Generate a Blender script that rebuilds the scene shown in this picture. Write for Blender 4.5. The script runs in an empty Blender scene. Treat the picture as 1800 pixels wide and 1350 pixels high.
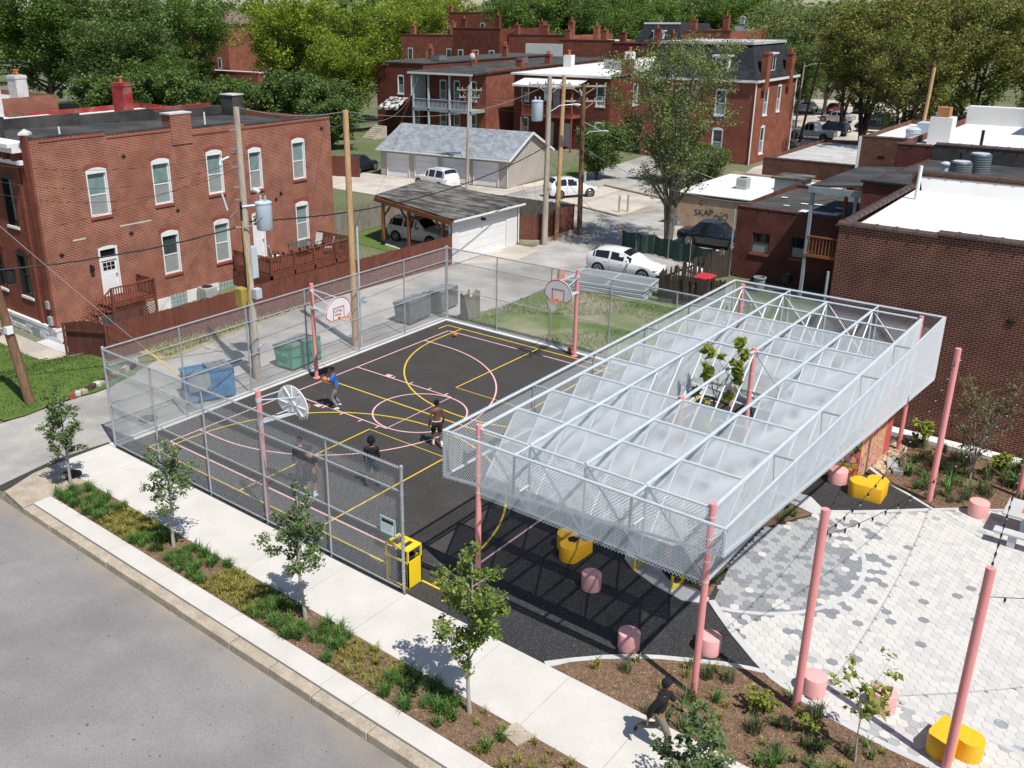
import bpy, bmesh, math, random
import numpy as np
from mathutils import Vector, Matrix
R = math.radians
PI = math.pi
sc = bpy.context.scene
COL = sc.collection
rnd = random.Random(7)
nrs = np.random.RandomState(5)

# ------------------------------------------------------------------ camera
cd = bpy.data.cameras.new('camera')
co = bpy.data.objects.new('camera', cd)
COL.objects.link(co)
CX, CY, CZ = 28.2074, -15.2972, 14.5898
_r = Vector((0.765527, 0.643361, -0.007419)); _u = Vector((-0.213312, 0.264662, 0.940453)); _f = Vector((-0.607014, 0.71836, -0.339842))
co.matrix_world = Matrix(((_r.x, _u.x, -_f.x, CX), (_r.y, _u.y, -_f.y, CY), (_r.z, _u.z, -_f.z, CZ), (0, 0, 0, 1)))
cd.sensor_width = 36.0
cd.sensor_fit = 'HORIZONTAL'
cd.lens = 32.4545
cd.shift_x = 0.06838
cd.shift_y = -0.03835
cd.clip_start = 0.5
cd.clip_end = 6000
sc.camera = co

# ------------------------------------------------------------------ daylight
SUN_EL, SUN_AZ = 59.5, -18.6          # azimuth of the sun measured from +x
w = bpy.data.worlds.new('World')
sc.world = w
w.use_nodes = True
nt = w.node_tree
nt.nodes.clear()
sky = nt.nodes.new('ShaderNodeTexSky')
sky.sky_type = 'NISHITA'
sky.sun_disc = False
sky.sun_elevation = R(SUN_EL)
sky.sun_rotation = R(90 - SUN_AZ)
sky.air_density = 1.0
sky.dust_density = 0.6
sky.ozone_density = 1.0
bg = nt.nodes.new('ShaderNodeBackground')
bg.inputs['Strength'].default_value = 0.09
wo = nt.nodes.new('ShaderNodeOutputWorld')
nt.links.new(sky.outputs[0], bg.inputs[0])
nt.links.new(bg.outputs[0], wo.inputs[0])
sl = bpy.data.lights.new('sun', 'SUN')
sl.energy = 4.8
sl.angle = R(0.53)
sl.color = (1.0, 0.955, 0.89)
so = bpy.data.objects.new('sun', sl)
COL.objects.link(so)
so.location = (60, -20, 90)
sd = Vector((math.cos(R(SUN_EL)) * math.cos(R(SUN_AZ)), math.cos(R(SUN_EL)) * math.sin(R(SUN_AZ)), math.sin(R(SUN_EL))))
so.rotation_euler = sd.to_track_quat('Z', 'Y').to_euler()
vs = sc.view_settings
vs.view_transform = 'Standard'
vs.look = 'None'
vs.exposure = 0.16
vs.gamma = 1.0
vs.use_curve_mapping = False

# ------------------------------------------------------------------ materials
MATS = {}
def _n(nt, t, **k):
    n = nt.nodes.new(t)
    for a, b in k.items():
        setattr(n, a, b)
    return n
def mat(name, col, col2=None, scale=2.0, rough=0.8, metal=0.0, bump=0.0, bscale=None, fine=None, fscale=60.0,
        isl=0.0, trans=0.0, spec=0.35, detail=5.0, lo=0.35, hi=0.65, col3=None, scale3=0.3, stretch=None, coat=0.0, dark=None, dscale=90.0, dthr=0.72, edge=None):
    """procedural surface: base noise mix, optional second large mix, fine speckle, dark specks, bump"""
    if name in MATS: return MATS[name]
    m = bpy.data.materials.new(name); m.use_nodes = True
    nt = m.node_tree; N = nt.nodes; Lk = nt.links
    b = N['Principled BSDF']
    b.inputs['Roughness'].default_value = rough
    b.inputs['Metallic'].default_value = metal
    b.inputs['Specular IOR Level'].default_value = spec
    if coat: b.inputs['Coat Weight'].default_value = coat; b.inputs['Coat Roughness'].default_value = 0.08
    geo = _n(nt, 'ShaderNodeNewGeometry')
    vec = geo.outputs['Position']
    if stretch:
        mp = _n(nt, 'ShaderNodeMapping'); mp.inputs['Scale'].default_value = stretch
        Lk.new(vec, mp.inputs[0]); vec = mp.outputs[0]
    def noise(s, d=detail):
        n = _n(nt, 'ShaderNodeTexNoise'); n.inputs['Scale'].default_value = s; n.inputs['Detail'].default_value = d
        n.inputs['Roughness'].default_value = 0.6
        Lk.new(vec, n.inputs['Vector']); return n.outputs['Fac']
    def ramp(f, a, c):
        r_ = _n(nt, 'ShaderNodeMapRange'); r_.inputs[1].default_value = a; r_.inputs[2].default_value = c
        Lk.new(f, r_.inputs[0]); return r_.outputs[0]
    def mix(f, a, c, mode='MIX'):
        x = _n(nt, 'ShaderNodeMix', data_type='RGBA', blend_type=mode)
        if isinstance(f, float): x.inputs[0].default_value = f
        else: Lk.new(f, x.inputs[0])
        for i, q in ((6, a), (7, c)):
            if isinstance(q, tuple): x.inputs[i].default_value = q + (1,)
            else: Lk.new(q, x.inputs[i])
        return x.outputs[2]
    c = col
    if col2: c = mix(ramp(noise(scale), lo, hi), col, col2)
    if col3: c = mix(ramp(noise(scale3), 0.45, 0.62), c, col3)
    if fine:
        c = mix(1.0, c, mix(ramp(noise(fscale, 2.0), 0.3, 0.7), (1 - fine,) * 3, (1 + fine,) * 3), 'MULTIPLY')
    if edge:
        se = _n(nt, 'ShaderNodeSeparateXYZ'); Lk.new(geo.outputs['Position'], se.inputs[0])
        ml = _n(nt, 'ShaderNodeMath', operation='MULTIPLY'); Lk.new(ramp(se.outputs[1], edge[0], edge[1]), ml.inputs[0]); Lk.new(ramp(noise(0.9, 6.0), 0.36, 0.62), ml.inputs[1])
        c = mix(ml.outputs[0], c, edge[2])
    if dark:
        c = mix(ramp(noise(dscale, 1.0), dthr, dthr + 0.03), c, dark)
    if isl:
        hs = _n(nt, 'ShaderNodeHueSaturation')
        mr = _n(nt, 'ShaderNodeMapRange'); mr.inputs[3].default_value = 1 - isl; mr.inputs[4].default_value = 1 + isl
        Lk.new(geo.outputs['Random Per Island'], mr.inputs[0]); Lk.new(mr.outputs[0], hs.inputs['Value'])
        if isinstance(c, tuple): hs.inputs['Color'].default_value = c + (1,)
        else: Lk.new(c, hs.inputs['Color'])
        c = hs.outputs[0]
    if isinstance(c, tuple): b.inputs['Base Color'].default_value = c + (1,)
    else: Lk.new(c, b.inputs['Base Color'])
    if bump:
        bp = _n(nt, 'ShaderNodeBump'); bp.inputs['Strength'].default_value = bump; bp.inputs['Distance'].default_value = 0.02
        Lk.new(noise(bscale or scale * 6), bp.inputs['Height']); Lk.new(bp.outputs[0], b.inputs['Normal'])
    if trans:
        o = N['Material Output']
        tr = _n(nt, 'ShaderNodeBsdfTranslucent'); ms = _n(nt, 'ShaderNodeMixShader'); ms.inputs[0].default_value = trans
        if isinstance(c, tuple): tr.inputs[0].default_value = c + (1,)
        else: Lk.new(c, tr.inputs[0])
        Lk.new(b.outputs[0], ms.inputs[1]); Lk.new(tr.outputs[0], ms.inputs[2]); Lk.new(ms.outputs[0], o.inputs[0])
    MATS[name] = m
    return m
def brick(name, c1, c2, mortar, c3=None, mort=0.011, bw=0.215, bh=0.072, wear=None, wscale=0.35, rough=0.9, off=0.5, bstr=0.35):
    if name in MATS: return MATS[name]
    m = bpy.data.materials.new(name); m.use_nodes = True
    nt = m.node_tree; Lk = nt.links; b = nt.nodes['Principled BSDF']
    b.inputs['Roughness'].default_value = rough; b.inputs['Specular IOR Level'].default_value = 0.2
    geo = _n(nt, 'ShaderNodeNewGeometry'); sp = _n(nt, 'ShaderNodeSeparateXYZ'); Lk.new(geo.outputs['Position'], sp.inputs[0])
    ad = _n(nt, 'ShaderNodeMath', operation='ADD'); Lk.new(sp.outputs[0], ad.inputs[0]); Lk.new(sp.outputs[1], ad.inputs[1])
    cb = _n(nt, 'ShaderNodeCombineXYZ'); Lk.new(ad.outputs[0], cb.inputs[0]); Lk.new(sp.outputs[2], cb.inputs[1])
    br = _n(nt, 'ShaderNodeTexBrick'); Lk.new(cb.outputs[0], br.inputs['Vector'])
    br.offset = off
    br.inputs['Scale'].default_value = 1.0; br.inputs['Brick Width'].default_value = bw; br.inputs['Row Height'].default_value = bh
    br.inputs['Mortar Size'].default_value = mort; br.inputs['Mortar Smooth'].default_value = 0.1; br.inputs['Bias'].default_value = 0.0
    br.inputs['Color1'].default_value = c1 + (1,); br.inputs['Color2'].default_value = c2 + (1,); br.inputs['Mortar'].default_value = mortar + (1,)
    out = br.outputs['Color']
    def nz(s, d=4):
        n = _n(nt, 'ShaderNodeTexNoise'); n.inputs['Scale'].default_value = s; n.inputs['Detail'].default_value = d
        Lk.new(geo.outputs['Position'], n.inputs['Vector']); return n.outputs['Fac']
    def mr(f, a, c, lo=0.0, hi=1.0):
        r_ = _n(nt, 'ShaderNodeMapRange'); r_.inputs[1].default_value = a; r_.inputs[2].default_value = c; r_.inputs[3].default_value = lo; r_.inputs[4].default_value = hi
        Lk.new(f, r_.inputs[0]); return r_.outputs[0]
    mx = _n(nt, 'ShaderNodeMix', data_type='RGBA', blend_type='MULTIPLY'); mx.inputs[0].default_value = 1.0
    cv = _n(nt, 'ShaderNodeCombineColor')
    v = mr(nz(1.3, 6), 0.25, 0.75, 0.72, 1.28)
    for i in range(3): Lk.new(v, cv.inputs[i])
    Lk.new(out, mx.inputs[6]); Lk.new(cv.outputs[0], mx.inputs[7]); out = mx.outputs[2]
    if wear:
        w_ = _n(nt, 'ShaderNodeMix', data_type='RGBA')
        Lk.new(mr(nz(wscale, 7), 0.52, 0.75, 0.0, 0.65), w_.inputs[0]); Lk.new(out, w_.inputs[6]); w_.inputs[7].default_value = wear + (1,); out = w_.outputs[2]
    Lk.new(out, b.inputs['Base Color'])
    bp = _n(nt, 'ShaderNodeBump'); bp.inputs['Strength'].default_value = bstr; bp.inputs['Distance'].default_value = 0.01; bp.invert = True
    Lk.new(br.outputs['Fac'], bp.inputs['Height']); Lk.new(bp.outputs[0], b.inputs['Normal'])
    MATS[name] = m
    return m

M = {}
M['asphalt_street'] = mat('asphalt_street', (0.225, 0.218, 0.212), (0.275, 0.268, 0.262), scale=0.3, rough=0.9, fine=0.22, fscale=38, col3=(0.19, 0.182, 0.18), scale3=0.16, bump=0.25, bscale=70, dark=(0.05, 0.05, 0.05), dscale=7.5, dthr=0.745, edge=(-5.1, -4.35, (0.30, 0.25, 0.205)))
M['asphalt_alley'] = mat('asphalt_alley', (0.33, 0.315, 0.295), (0.43, 0.415, 0.39), scale=0.6, rough=0.92, fine=0.2, fscale=22, col3=(0.26, 0.25, 0.235), scale3=0.25, bump=0.3, bscale=40)
M['asphalt_court'] = mat('asphalt_court', (0.043, 0.040, 0.038), (0.054, 0.050, 0.048), scale=0.7, rough=0.9, fine=0.5, fscale=26, bump=0.5, bscale=60, dark=(0.16, 0.15, 0.14), dscale=42, dthr=0.69)
M['rubber'] = mat('rubber', (0.026, 0.0265, 0.028), (0.035, 0.035, 0.037), scale=0.9, rough=0.88, fine=0.6, fscale=30, bump=0.5, bscale=70, dark=(0.22, 0.22, 0.22), dscale=38, dthr=0.66)
M['concrete'] = mat('concrete', (0.52, 0.50, 0.465), (0.585, 0.56, 0.525), scale=0.8, rough=0.9, fine=0.07, fscale=30, dark=(0.42, 0.39, 0.35), dscale=30, dthr=0.72, bump=0.15, bscale=60)
M['concrete_old'] = mat('concrete_old', (0.45, 0.385, 0.30), (0.33, 0.275, 0.215), scale=2.2, rough=0.9, fine=0.18, fscale=25, dark=(0.22, 0.18, 0.14), dscale=14, dthr=0.68, bump=0.4, bscale=30)
M['concrete_grey'] = mat('concrete_grey', (0.46, 0.46, 0.465), (0.53, 0.53, 0.535), scale=1.5, rough=0.88, fine=0.06, fscale=40)
M['concrete_pad'] = mat('concrete_pad', (0.56, 0.50, 0.43), (0.46, 0.41, 0.355), scale=0.5, rough=0.9, fine=0.12, fscale=20, col3=(0.38, 0.34, 0.30), scale3=0.3)
M['white_curb'] = mat('white_curb', (0.66, 0.66, 0.65), (0.74, 0.74, 0.73), scale=1.2, rough=0.8, fine=0.06, fscale=30)
M['line_yellow'] = mat('line_yellow', (0.72, 0.50, 0.03), (0.64, 0.44, 0.035), scale=3, rough=0.75, fine=0.12, fscale=70)
M['line_pink'] = mat('line_pink', (0.76, 0.46, 0.47), (0.70, 0.41, 0.42), scale=3, rough=0.75, fine=0.12, fscale=70)
M['mulch'] = mat('mulch', (0.125, 0.075, 0.046), (0.20, 0.128, 0.082), scale=9, rough=0.95, fine=0.7, fscale=45, bump=1.0, bscale=45, dark=(0.34, 0.24, 0.16), dscale=55, dthr=0.62)
M['mulch_chip'] = mat('mulch_chip', (0.17, 0.105, 0.066), (0.27, 0.18, 0.115), scale=3, rough=0.95, isl=0.55)
M['gravel'] = mat('gravel', (0.50, 0.40, 0.28), (0.36, 0.29, 0.2), scale=9, rough=0.9, isl=0.35)
M['grass'] = mat('grass', (0.07, 0.125, 0.022), (0.105, 0.165, 0.032), scale=1.4, rough=0.9, fine=0.45, fscale=30, bump=0.8, bscale=45)
M['grass_patchy'] = mat('grass_patchy', (0.095, 0.155, 0.035), (0.135, 0.18, 0.05), scale=0.8, rough=0.95, fine=0.4, fscale=22, col3=(0.34, 0.285, 0.20), scale3=0.22, bump=0.8, bscale=35)
M['soil_far'] = mat('soil_far', (0.085, 0.12, 0.04), (0.13, 0.145, 0.065), scale=0.16, rough=0.95, fine=0.3, fscale=6, col3=(0.17, 0.165, 0.12), scale3=0.05)
M['weeds'] = mat('weeds', (0.38, 0.31, 0.21), (0.20, 0.22, 0.09), scale=1.6, rough=0.95, fine=0.4, fscale=14, bump=1.0, bscale=18)
M['grass_blade'] = mat('grass_blade', (0.075, 0.14, 0.02), (0.12, 0.19, 0.035), scale=1.2, rough=0.7, isl=0.4, trans=0.25)
M['tuft'] = mat('tuft', (0.07, 0.155, 0.028), (0.105, 0.20, 0.04), scale=2.5, rough=0.6, isl=0.5, trans=0.25)
M['tuft_yellow'] = mat('tuft_yellow', (0.23, 0.24, 0.045), (0.31, 0.27, 0.07), scale=2.5, rough=0.7, isl=0.45, trans=0.25)
M['tuft_grey'] = mat('tuft_grey', (0.095, 0.135, 0.055), (0.15, 0.17, 0.085), scale=2.5, rough=0.7, isl=0.45, trans=0.2)
M['leaf_bright'] = mat('leaf_bright', (0.22, 0.27, 0.035), (0.28, 0.31, 0.05), scale=2.5, rough=0.6, isl=0.4, trans=0.35)
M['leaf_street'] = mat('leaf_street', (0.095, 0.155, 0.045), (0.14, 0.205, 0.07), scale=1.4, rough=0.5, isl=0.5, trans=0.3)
M['leaf_street_bright'] = mat('leaf_street_bright', (0.14, 0.205, 0.035), (0.195, 0.255, 0.055), scale=1.4, rough=0.5, isl=0.45, trans=0.3)  # brighter, yellower green for one street tree and a shrub
M['leaf_dark'] = mat('leaf_dark', (0.085, 0.165, 0.026), (0.15, 0.235, 0.04), scale=0.35, rough=0.55, isl=0.55, trans=0.38)
M['leaf_mid'] = mat('leaf_mid', (0.09, 0.155, 0.035), (0.14, 0.205, 0.055), scale=0.4, rough=0.55, isl=0.5, trans=0.38)
M['leaf_yellow'] = mat('leaf_yellow', (0.17, 0.25, 0.022), (0.27, 0.335, 0.035), scale=0.3, rough=0.55, isl=0.5, trans=0.42)
M['leaf_olive'] = mat('leaf_olive', (0.15, 0.205, 0.055), (0.215, 0.25, 0.085), scale=0.4, rough=0.6, isl=0.45, trans=0.35)
M['leaf_bronze'] = mat('leaf_bronze', (0.135, 0.185, 0.032), (0.22, 0.20, 0.048), scale=0.3, rough=0.6, isl=0.5, trans=0.35)
M['leaf_sparse'] = mat('leaf_sparse', (0.085, 0.11, 0.035), (0.16, 0.12, 0.055), scale=2, rough=0.6, isl=0.45, trans=0.25)
M['bark'] = mat('bark', (0.13, 0.105, 0.085), (0.21, 0.18, 0.15), scale=4, rough=0.95, bump=0.8, bscale=14, stretch=(1, 1, 0.25))
M['bark_pale'] = mat('bark_pale', (0.33, 0.30, 0.26), (0.42, 0.39, 0.35), scale=6, rough=0.9, bump=0.5, bscale=24, stretch=(1, 1, 0.3))
M['bark_dark'] = mat('bark_dark', (0.045, 0.036, 0.03), (0.08, 0.065, 0.052), scale=3, rough=0.95, bump=0.6, bscale=12)
M['galv'] = mat('galv', (0.50, 0.56, 0.605), (0.58, 0.635, 0.675), scale=5, rough=0.45, metal=0.15, spec=0.5)
M['galv_dark'] = mat('galv_dark', (0.34, 0.37, 0.39), (0.43, 0.46, 0.48), scale=5, rough=0.5, metal=0.3, spec=0.5)
M['wire'] = mat('wire', (0.62, 0.665, 0.70), rough=0.5, metal=0.0, spec=0.5)
M['wire_fence'] = mat('wire_fence', (0.40, 0.43, 0.45), (0.50, 0.53, 0.55), scale=9, rough=0.45, metal=0.1, spec=0.5)
M['pink_paint'] = mat('pink_paint', (0.76, 0.30, 0.295), (0.74, 0.285, 0.28), scale=2, rough=0.45, spec=0.4, fine=0.06, fscale=25, dark=(0.55, 0.30, 0.28), dscale=16, dthr=0.70)
M['pink_stool'] = mat('pink_stool', (0.78, 0.40, 0.385), (0.76, 0.375, 0.365), scale=3, rough=0.62, fine=0.07, fscale=30, dark=(0.62, 0.36, 0.34), dscale=18, dthr=0.69)
M['orange_stool'] = mat('orange_stool', (0.84, 0.46, 0.022), (0.82, 0.435, 0.022), scale=3, rough=0.5, fine=0.06, fscale=25, dark=(0.62, 0.33, 0.03), dscale=14, dthr=0.70)
M['yellow_paint'] = mat('yellow_paint', (0.80, 0.58, 0.022), (0.77, 0.55, 0.022), scale=2, rough=0.4)
M['black_metal'] = mat('black_metal', (0.018, 0.018, 0.02), rough=0.5)
M['dark_void'] = mat('dark_void', (0.008, 0.008, 0.009), rough=0.9)
M['white_paint'] = mat('white_paint', (0.76, 0.765, 0.77), (0.70, 0.705, 0.71), scale=2.5, rough=0.5, fine=0.03)
M['white_board'] = mat('white_board', (0.78, 0.78, 0.78), (0.74, 0.74, 0.74), scale=3, rough=0.35)
M['orange_rim'] = mat('orange_rim', (0.72, 0.16, 0.02), rough=0.45)
M['red_line'] = mat('red_line', (0.55, 0.045, 0.03), rough=0.5)
M['net'] = mat('net', (0.72, 0.72, 0.72), rough=0.8)
M['ball'] = mat('ball', (0.66, 0.17, 0.045), (0.58, 0.14, 0.04), scale=20, rough=0.7)
M['wood_pole'] = mat('wood_pole', (0.34, 0.28, 0.22), (0.46, 0.40, 0.33), scale=3, rough=0.95, fine=0.25, fscale=20, stretch=(1, 1, 0.12), bump=0.6, bscale=20)
M['wood_pole_new'] = mat('wood_pole_new', (0.56, 0.36, 0.19), (0.44, 0.27, 0.14), scale=3, rough=0.9, fine=0.22, fscale=20, stretch=(1, 1, 0.15), bump=0.5, bscale=20)
M['wood_pole_dark'] = mat('wood_pole_dark', (0.14, 0.075, 0.042), (0.21, 0.125, 0.075), scale=3, rough=0.9, fine=0.3, fscale=20, stretch=(1, 1, 0.12), bump=0.6, bscale=20)
M['fence_brown'] = mat('fence_brown', (0.125, 0.040, 0.026), (0.165, 0.058, 0.038), scale=2.5, rough=0.85, isl=0.0, fine=0.2, fscale=20, stretch=(1, 1, 0.15))
M['deck_brown'] = mat('deck_brown', (0.14, 0.045, 0.028), (0.19, 0.066, 0.042), scale=3, rough=0.75, fine=0.15, fscale=25)
M['fence_grey'] = mat('fence_grey', (0.18, 0.165, 0.14), (0.27, 0.25, 0.215), scale=2, rough=0.95, fine=0.25, fscale=20, stretch=(1, 1, 0.15))
M['fence_black'] = mat('fence_black', (0.042, 0.033, 0.028), (0.068, 0.054, 0.045), scale=2, rough=0.95, fine=0.2, fscale=20, stretch=(1, 1, 0.15))
M['cedar'] = mat('cedar', (0.25, 0.088, 0.035), (0.31, 0.12, 0.05), scale=2, rough=0.8, fine=0.2, fscale=18)
M['cedar_light'] = mat('cedar_light', (0.42, 0.20, 0.09), (0.34, 0.15, 0.065), scale=2, rough=0.85, fine=0.15, fscale=18)
M['brick_house'] = brick('brick_house', (0.235, 0.054, 0.032), (0.165, 0.038, 0.026), (0.46, 0.29, 0.21), mort=0.011, bw=0.23, bh=0.08, wear=(0.25, 0.088, 0.055), wscale=0.3)
M['brick_house_front'] = brick('brick_house_front', (0.21, 0.058, 0.036), (0.17, 0.046, 0.03), (0.24, 0.10, 0.07), mort=0.006)
M['brick_dark'] = brick('brick_dark', (0.120, 0.040, 0.027), (0.082, 0.027, 0.020), (0.33, 0.22, 0.16), mort=0.008, bw=0.235, bh=0.082, wear=(0.085, 0.028, 0.022), wscale=0.3)
M['brick_deep'] = brick('brick_deep', (0.125, 0.030, 0.023), (0.085, 0.022, 0.018), (0.19, 0.10, 0.085), mort=0.009, wear=(0.045, 0.016, 0.015), wscale=0.5)
M['brick_far'] = brick('brick_far', (0.255, 0.076, 0.046), (0.20, 0.058, 0.037), (0.30, 0.15, 0.11), mort=0.007, wear=(0.18, 0.055, 0.038), wscale=0.25)
M['brick_far_dark'] = brick('brick_far_dark', (0.15, 0.040, 0.028), (0.115, 0.031, 0.023), (0.20, 0.085, 0.06), mort=0.007)
M['brick_red_paint'] = brick('brick_red_paint', (0.30, 0.035, 0.030), (0.26, 0.03, 0.026), (0.24, 0.035, 0.03), wear=(0.30, 0.22, 0.20), wscale=1.1)
M['block_tan'] = brick('block_tan', (0.46, 0.34, 0.235), (0.43, 0.315, 0.22), (0.33, 0.235, 0.165), mort=0.012, bw=0.42, bh=0.21, wear=(0.24, 0.195, 0.165), wscale=0.3, bstr=0.2)
M['stone_white'] = mat('stone_white', (0.72, 0.72, 0.71), (0.62, 0.62, 0.61), scale=1.5, rough=0.85, bump=0.6, bscale=6, fine=0.05)
M['stone_trim'] = mat('stone_trim', (0.58, 0.565, 0.55), (0.48, 0.465, 0.45), scale=3, rough=0.85)
M['terracotta'] = mat('terracotta', (0.20, 0.065, 0.045), (0.13, 0.048, 0.036), scale=3, rough=0.8)
M['coping_dark'] = mat('coping_dark', (0.052, 0.034, 0.031), (0.10, 0.062, 0.052), scale=4, rough=0.5, spec=0.5)
M['clay_pot'] = mat('clay_pot', (0.50, 0.16, 0.07), (0.40, 0.12, 0.055), scale=3, rough=0.8)
M['sill_red'] = mat('sill_red', (0.24, 0.062, 0.045), (0.28, 0.085, 0.06), scale=4, rough=0.8)
M['roof_black'] = mat('roof_black', (0.028, 0.028, 0.029), (0.048, 0.047, 0.046), scale=0.8, rough=0.85, fine=0.25, fscale=12, col3=(0.075, 0.073, 0.07), scale3=0.5)
M['roof_flat'] = mat('roof_flat', (0.058, 0.056, 0.054), (0.085, 0.082, 0.079), scale=0.8, rough=0.9, fine=0.25, fscale=12, col3=(0.045, 0.043, 0.042), scale3=0.35)
M['roof_white'] = mat('roof_white', (0.66, 0.66, 0.65), (0.74, 0.74, 0.73), scale=0.7, rough=0.6, fine=0.05, col3=(0.66, 0.65, 0.63), scale3=0.35)
M['roof_lightgrey'] = mat('roof_lightgrey', (0.36, 0.36, 0.355), (0.52, 0.52, 0.51), scale=1.2, rough=0.8)
M['roof_weathered'] = mat('roof_weathered', (0.045, 0.041, 0.038), (0.20, 0.19, 0.175), scale=1.1, rough=0.95, fine=0.3, fscale=14, lo=0.42, hi=0.66, stretch=(0.6, 1.5, 1))
M['shingle'] = brick('shingle', (0.29, 0.315, 0.345), (0.205, 0.228, 0.255), (0.16, 0.175, 0.195), mort=0.012, bw=0.33, bh=0.15, wear=(0.255, 0.275, 0.30), wscale=0.9, bstr=0.4)
M['slate'] = brick('slate', (0.042, 0.047, 0.056), (0.028, 0.032, 0.040), (0.015, 0.017, 0.02), mort=0.02, bw=0.3, bh=0.2, bstr=0.5)
M['roof_brownfar'] = mat('roof_brownfar', (0.20, 0.135, 0.115), (0.15, 0.10, 0.09), scale=1.0, rough=0.9)
M['siding_tan'] = mat('siding_tan', (0.47, 0.425, 0.375), (0.44, 0.40, 0.355), scale=1, rough=0.7)
M['siding_white'] = mat('siding_white', (0.70, 0.71, 0.715), (0.66, 0.67, 0.675), scale=1, rough=0.65)
M['siding_blue'] = mat('siding_blue', (0.50, 0.54, 0.57), (0.46, 0.50, 0.53), scale=1, rough=0.7)
M['paint_greyblue'] = mat('paint_greyblue', (0.26, 0.31, 0.34), (0.32, 0.37, 0.40), scale=3, rough=0.6)
M['glass'] = mat('glass', (0.035, 0.05, 0.055), (0.06, 0.08, 0.082), scale=1.5, rough=0.06, spec=0.8)
M['glass_blind_reflect'] = mat('glass_blind_reflect', (0.15, 0.235, 0.225), (0.23, 0.315, 0.30), scale=2.2, rough=0.12, spec=0.7)  # blind plus the teal reflection of sky and trees, painted into the pane colour
M['glass_pale'] = mat('glass_pale', (0.26, 0.34, 0.325), (0.18, 0.26, 0.25), scale=1.1, rough=0.14, spec=0.7)  # paler variant, the reflection again painted into the pane colour
M['glass_screen'] = mat('glass_screen', (0.25, 0.27, 0.265), (0.29, 0.31, 0.30), scale=2.5, rough=0.35, spec=0.5)
M['glass_dark'] = mat('glass_dark', (0.012, 0.014, 0.016), rough=0.05, spec=0.8)
M['glass_block'] = mat('glass_block', (0.26, 0.33, 0.34), (0.34, 0.41, 0.42), scale=6, rough=0.12, spec=0.7)
M['car_white'] = mat('car_white', (0.74, 0.745, 0.75), rough=0.25, spec=0.5, coat=0.6)
M['car_black'] = mat('car_black', (0.010, 0.014, 0.02), rough=0.2, spec=0.5, coat=0.8)
M['car_blue'] = mat('car_blue', (0.015, 0.05, 0.17), rough=0.25, coat=0.7)
M['car_navy'] = mat('car_navy', (0.02, 0.026, 0.045), rough=0.25, coat=0.7)
M['car_silver'] = mat('car_silver', (0.40, 0.42, 0.44), rough=0.3, metal=0.4, coat=0.5)
M['car_red'] = mat('car_red', (0.20, 0.03, 0.03), rough=0.3, coat=0.6)
M['car_orange'] = mat('car_orange', (0.45, 0.12, 0.03), rough=0.3, coat=0.6)
M['tyre'] = mat('tyre', (0.018, 0.018, 0.019), rough=0.85)
M['rim'] = mat('rim', (0.52, 0.53, 0.54), rough=0.3, metal=0.7)
M['lamp_glass'] = mat('lamp_glass', (0.65, 0.68, 0.70), rough=0.1, spec=0.8)
M['tail_red'] = mat('tail_red', (0.36, 0.015, 0.015), rough=0.15, spec=0.7)
M['dumpster_blue'] = mat('dumpster_blue', (0.045, 0.20, 0.42), (0.07, 0.26, 0.50), scale=3, rough=0.6, fine=0.1, col3=(0.04, 0.16, 0.33), scale3=1.3)
M['dumpster_green'] = mat('dumpster_green', (0.075, 0.33, 0.215), (0.11, 0.41, 0.28), scale=2.5, rough=0.6, fine=0.1, col3=(0.06, 0.25, 0.16), scale3=1.3)
M['dumpster_grey'] = mat('dumpster_grey', (0.125, 0.135, 0.14), (0.19, 0.20, 0.20), scale=3, rough=0.65, fine=0.1)
M['lid_grey'] = mat('lid_grey', (0.20, 0.23, 0.25), (0.28, 0.31, 0.33), scale=2.5, rough=0.6)
M['bin_red'] = mat('bin_red', (0.46, 0.035, 0.045), rough=0.5)
M['metal_blue'] = mat('metal_blue', (0.47, 0.55, 0.63), (0.55, 0.63, 0.70), scale=2, rough=0.45, metal=0.1)
M['box_yellow'] = mat('box_yellow', (0.42, 0.31, 0.05), (0.30, 0.235, 0.06), scale=3, rough=0.8)
M['cable'] = mat('cable', (0.015, 0.015, 0.016), rough=0.6)
M['cable_grey'] = mat('cable_grey', (0.32, 0.33, 0.34), rough=0.5, metal=0.3)
M['guy_yellow'] = mat('guy_yellow', (0.75, 0.52, 0.02), rough=0.5)
M['bulb'] = mat('bulb', (0.42, 0.39, 0.33), rough=0.1, spec=0.8)
M['ac_metal'] = mat('ac_metal', (0.46, 0.47, 0.46), (0.40, 0.41, 0.40), scale=3, rough=0.5, metal=0.2)
M['ac_dark'] = mat('ac_dark', (0.075, 0.10, 0.115), (0.10, 0.125, 0.14), scale=3, rough=0.5, metal=0.2)
M['mesh_green'] = mat('mesh_green', (0.018, 0.045, 0.038), (0.03, 0.065, 0.055), scale=4, rough=0.8)
M['slat_dark'] = mat('slat_dark', (0.06, 0.042, 0.036), (0.085, 0.06, 0.05), scale=4, rough=0.7)
M['skin_dark'] = mat('skin_dark', (0.15, 0.072, 0.046), (0.175, 0.086, 0.055), scale=6, rough=0.5)
M['skin_mid'] = mat('skin_mid', (0.27, 0.125, 0.08), (0.31, 0.15, 0.095), scale=6, rough=0.5)
M['hair_black'] = mat('hair_black', (0.008, 0.007, 0.007), rough=0.9, bump=0.8, bscale=60)
M['cloth_black'] = mat('cloth_black', (0.011, 0.012, 0.016), (0.017, 0.018, 0.023), scale=8, rough=0.9, bump=0.5, bscale=18)
M['cloth_navy'] = mat('cloth_navy', (0.02, 0.04, 0.085), (0.03, 0.055, 0.11), scale=8, rough=0.9, bump=0.5, bscale=18)
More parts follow.
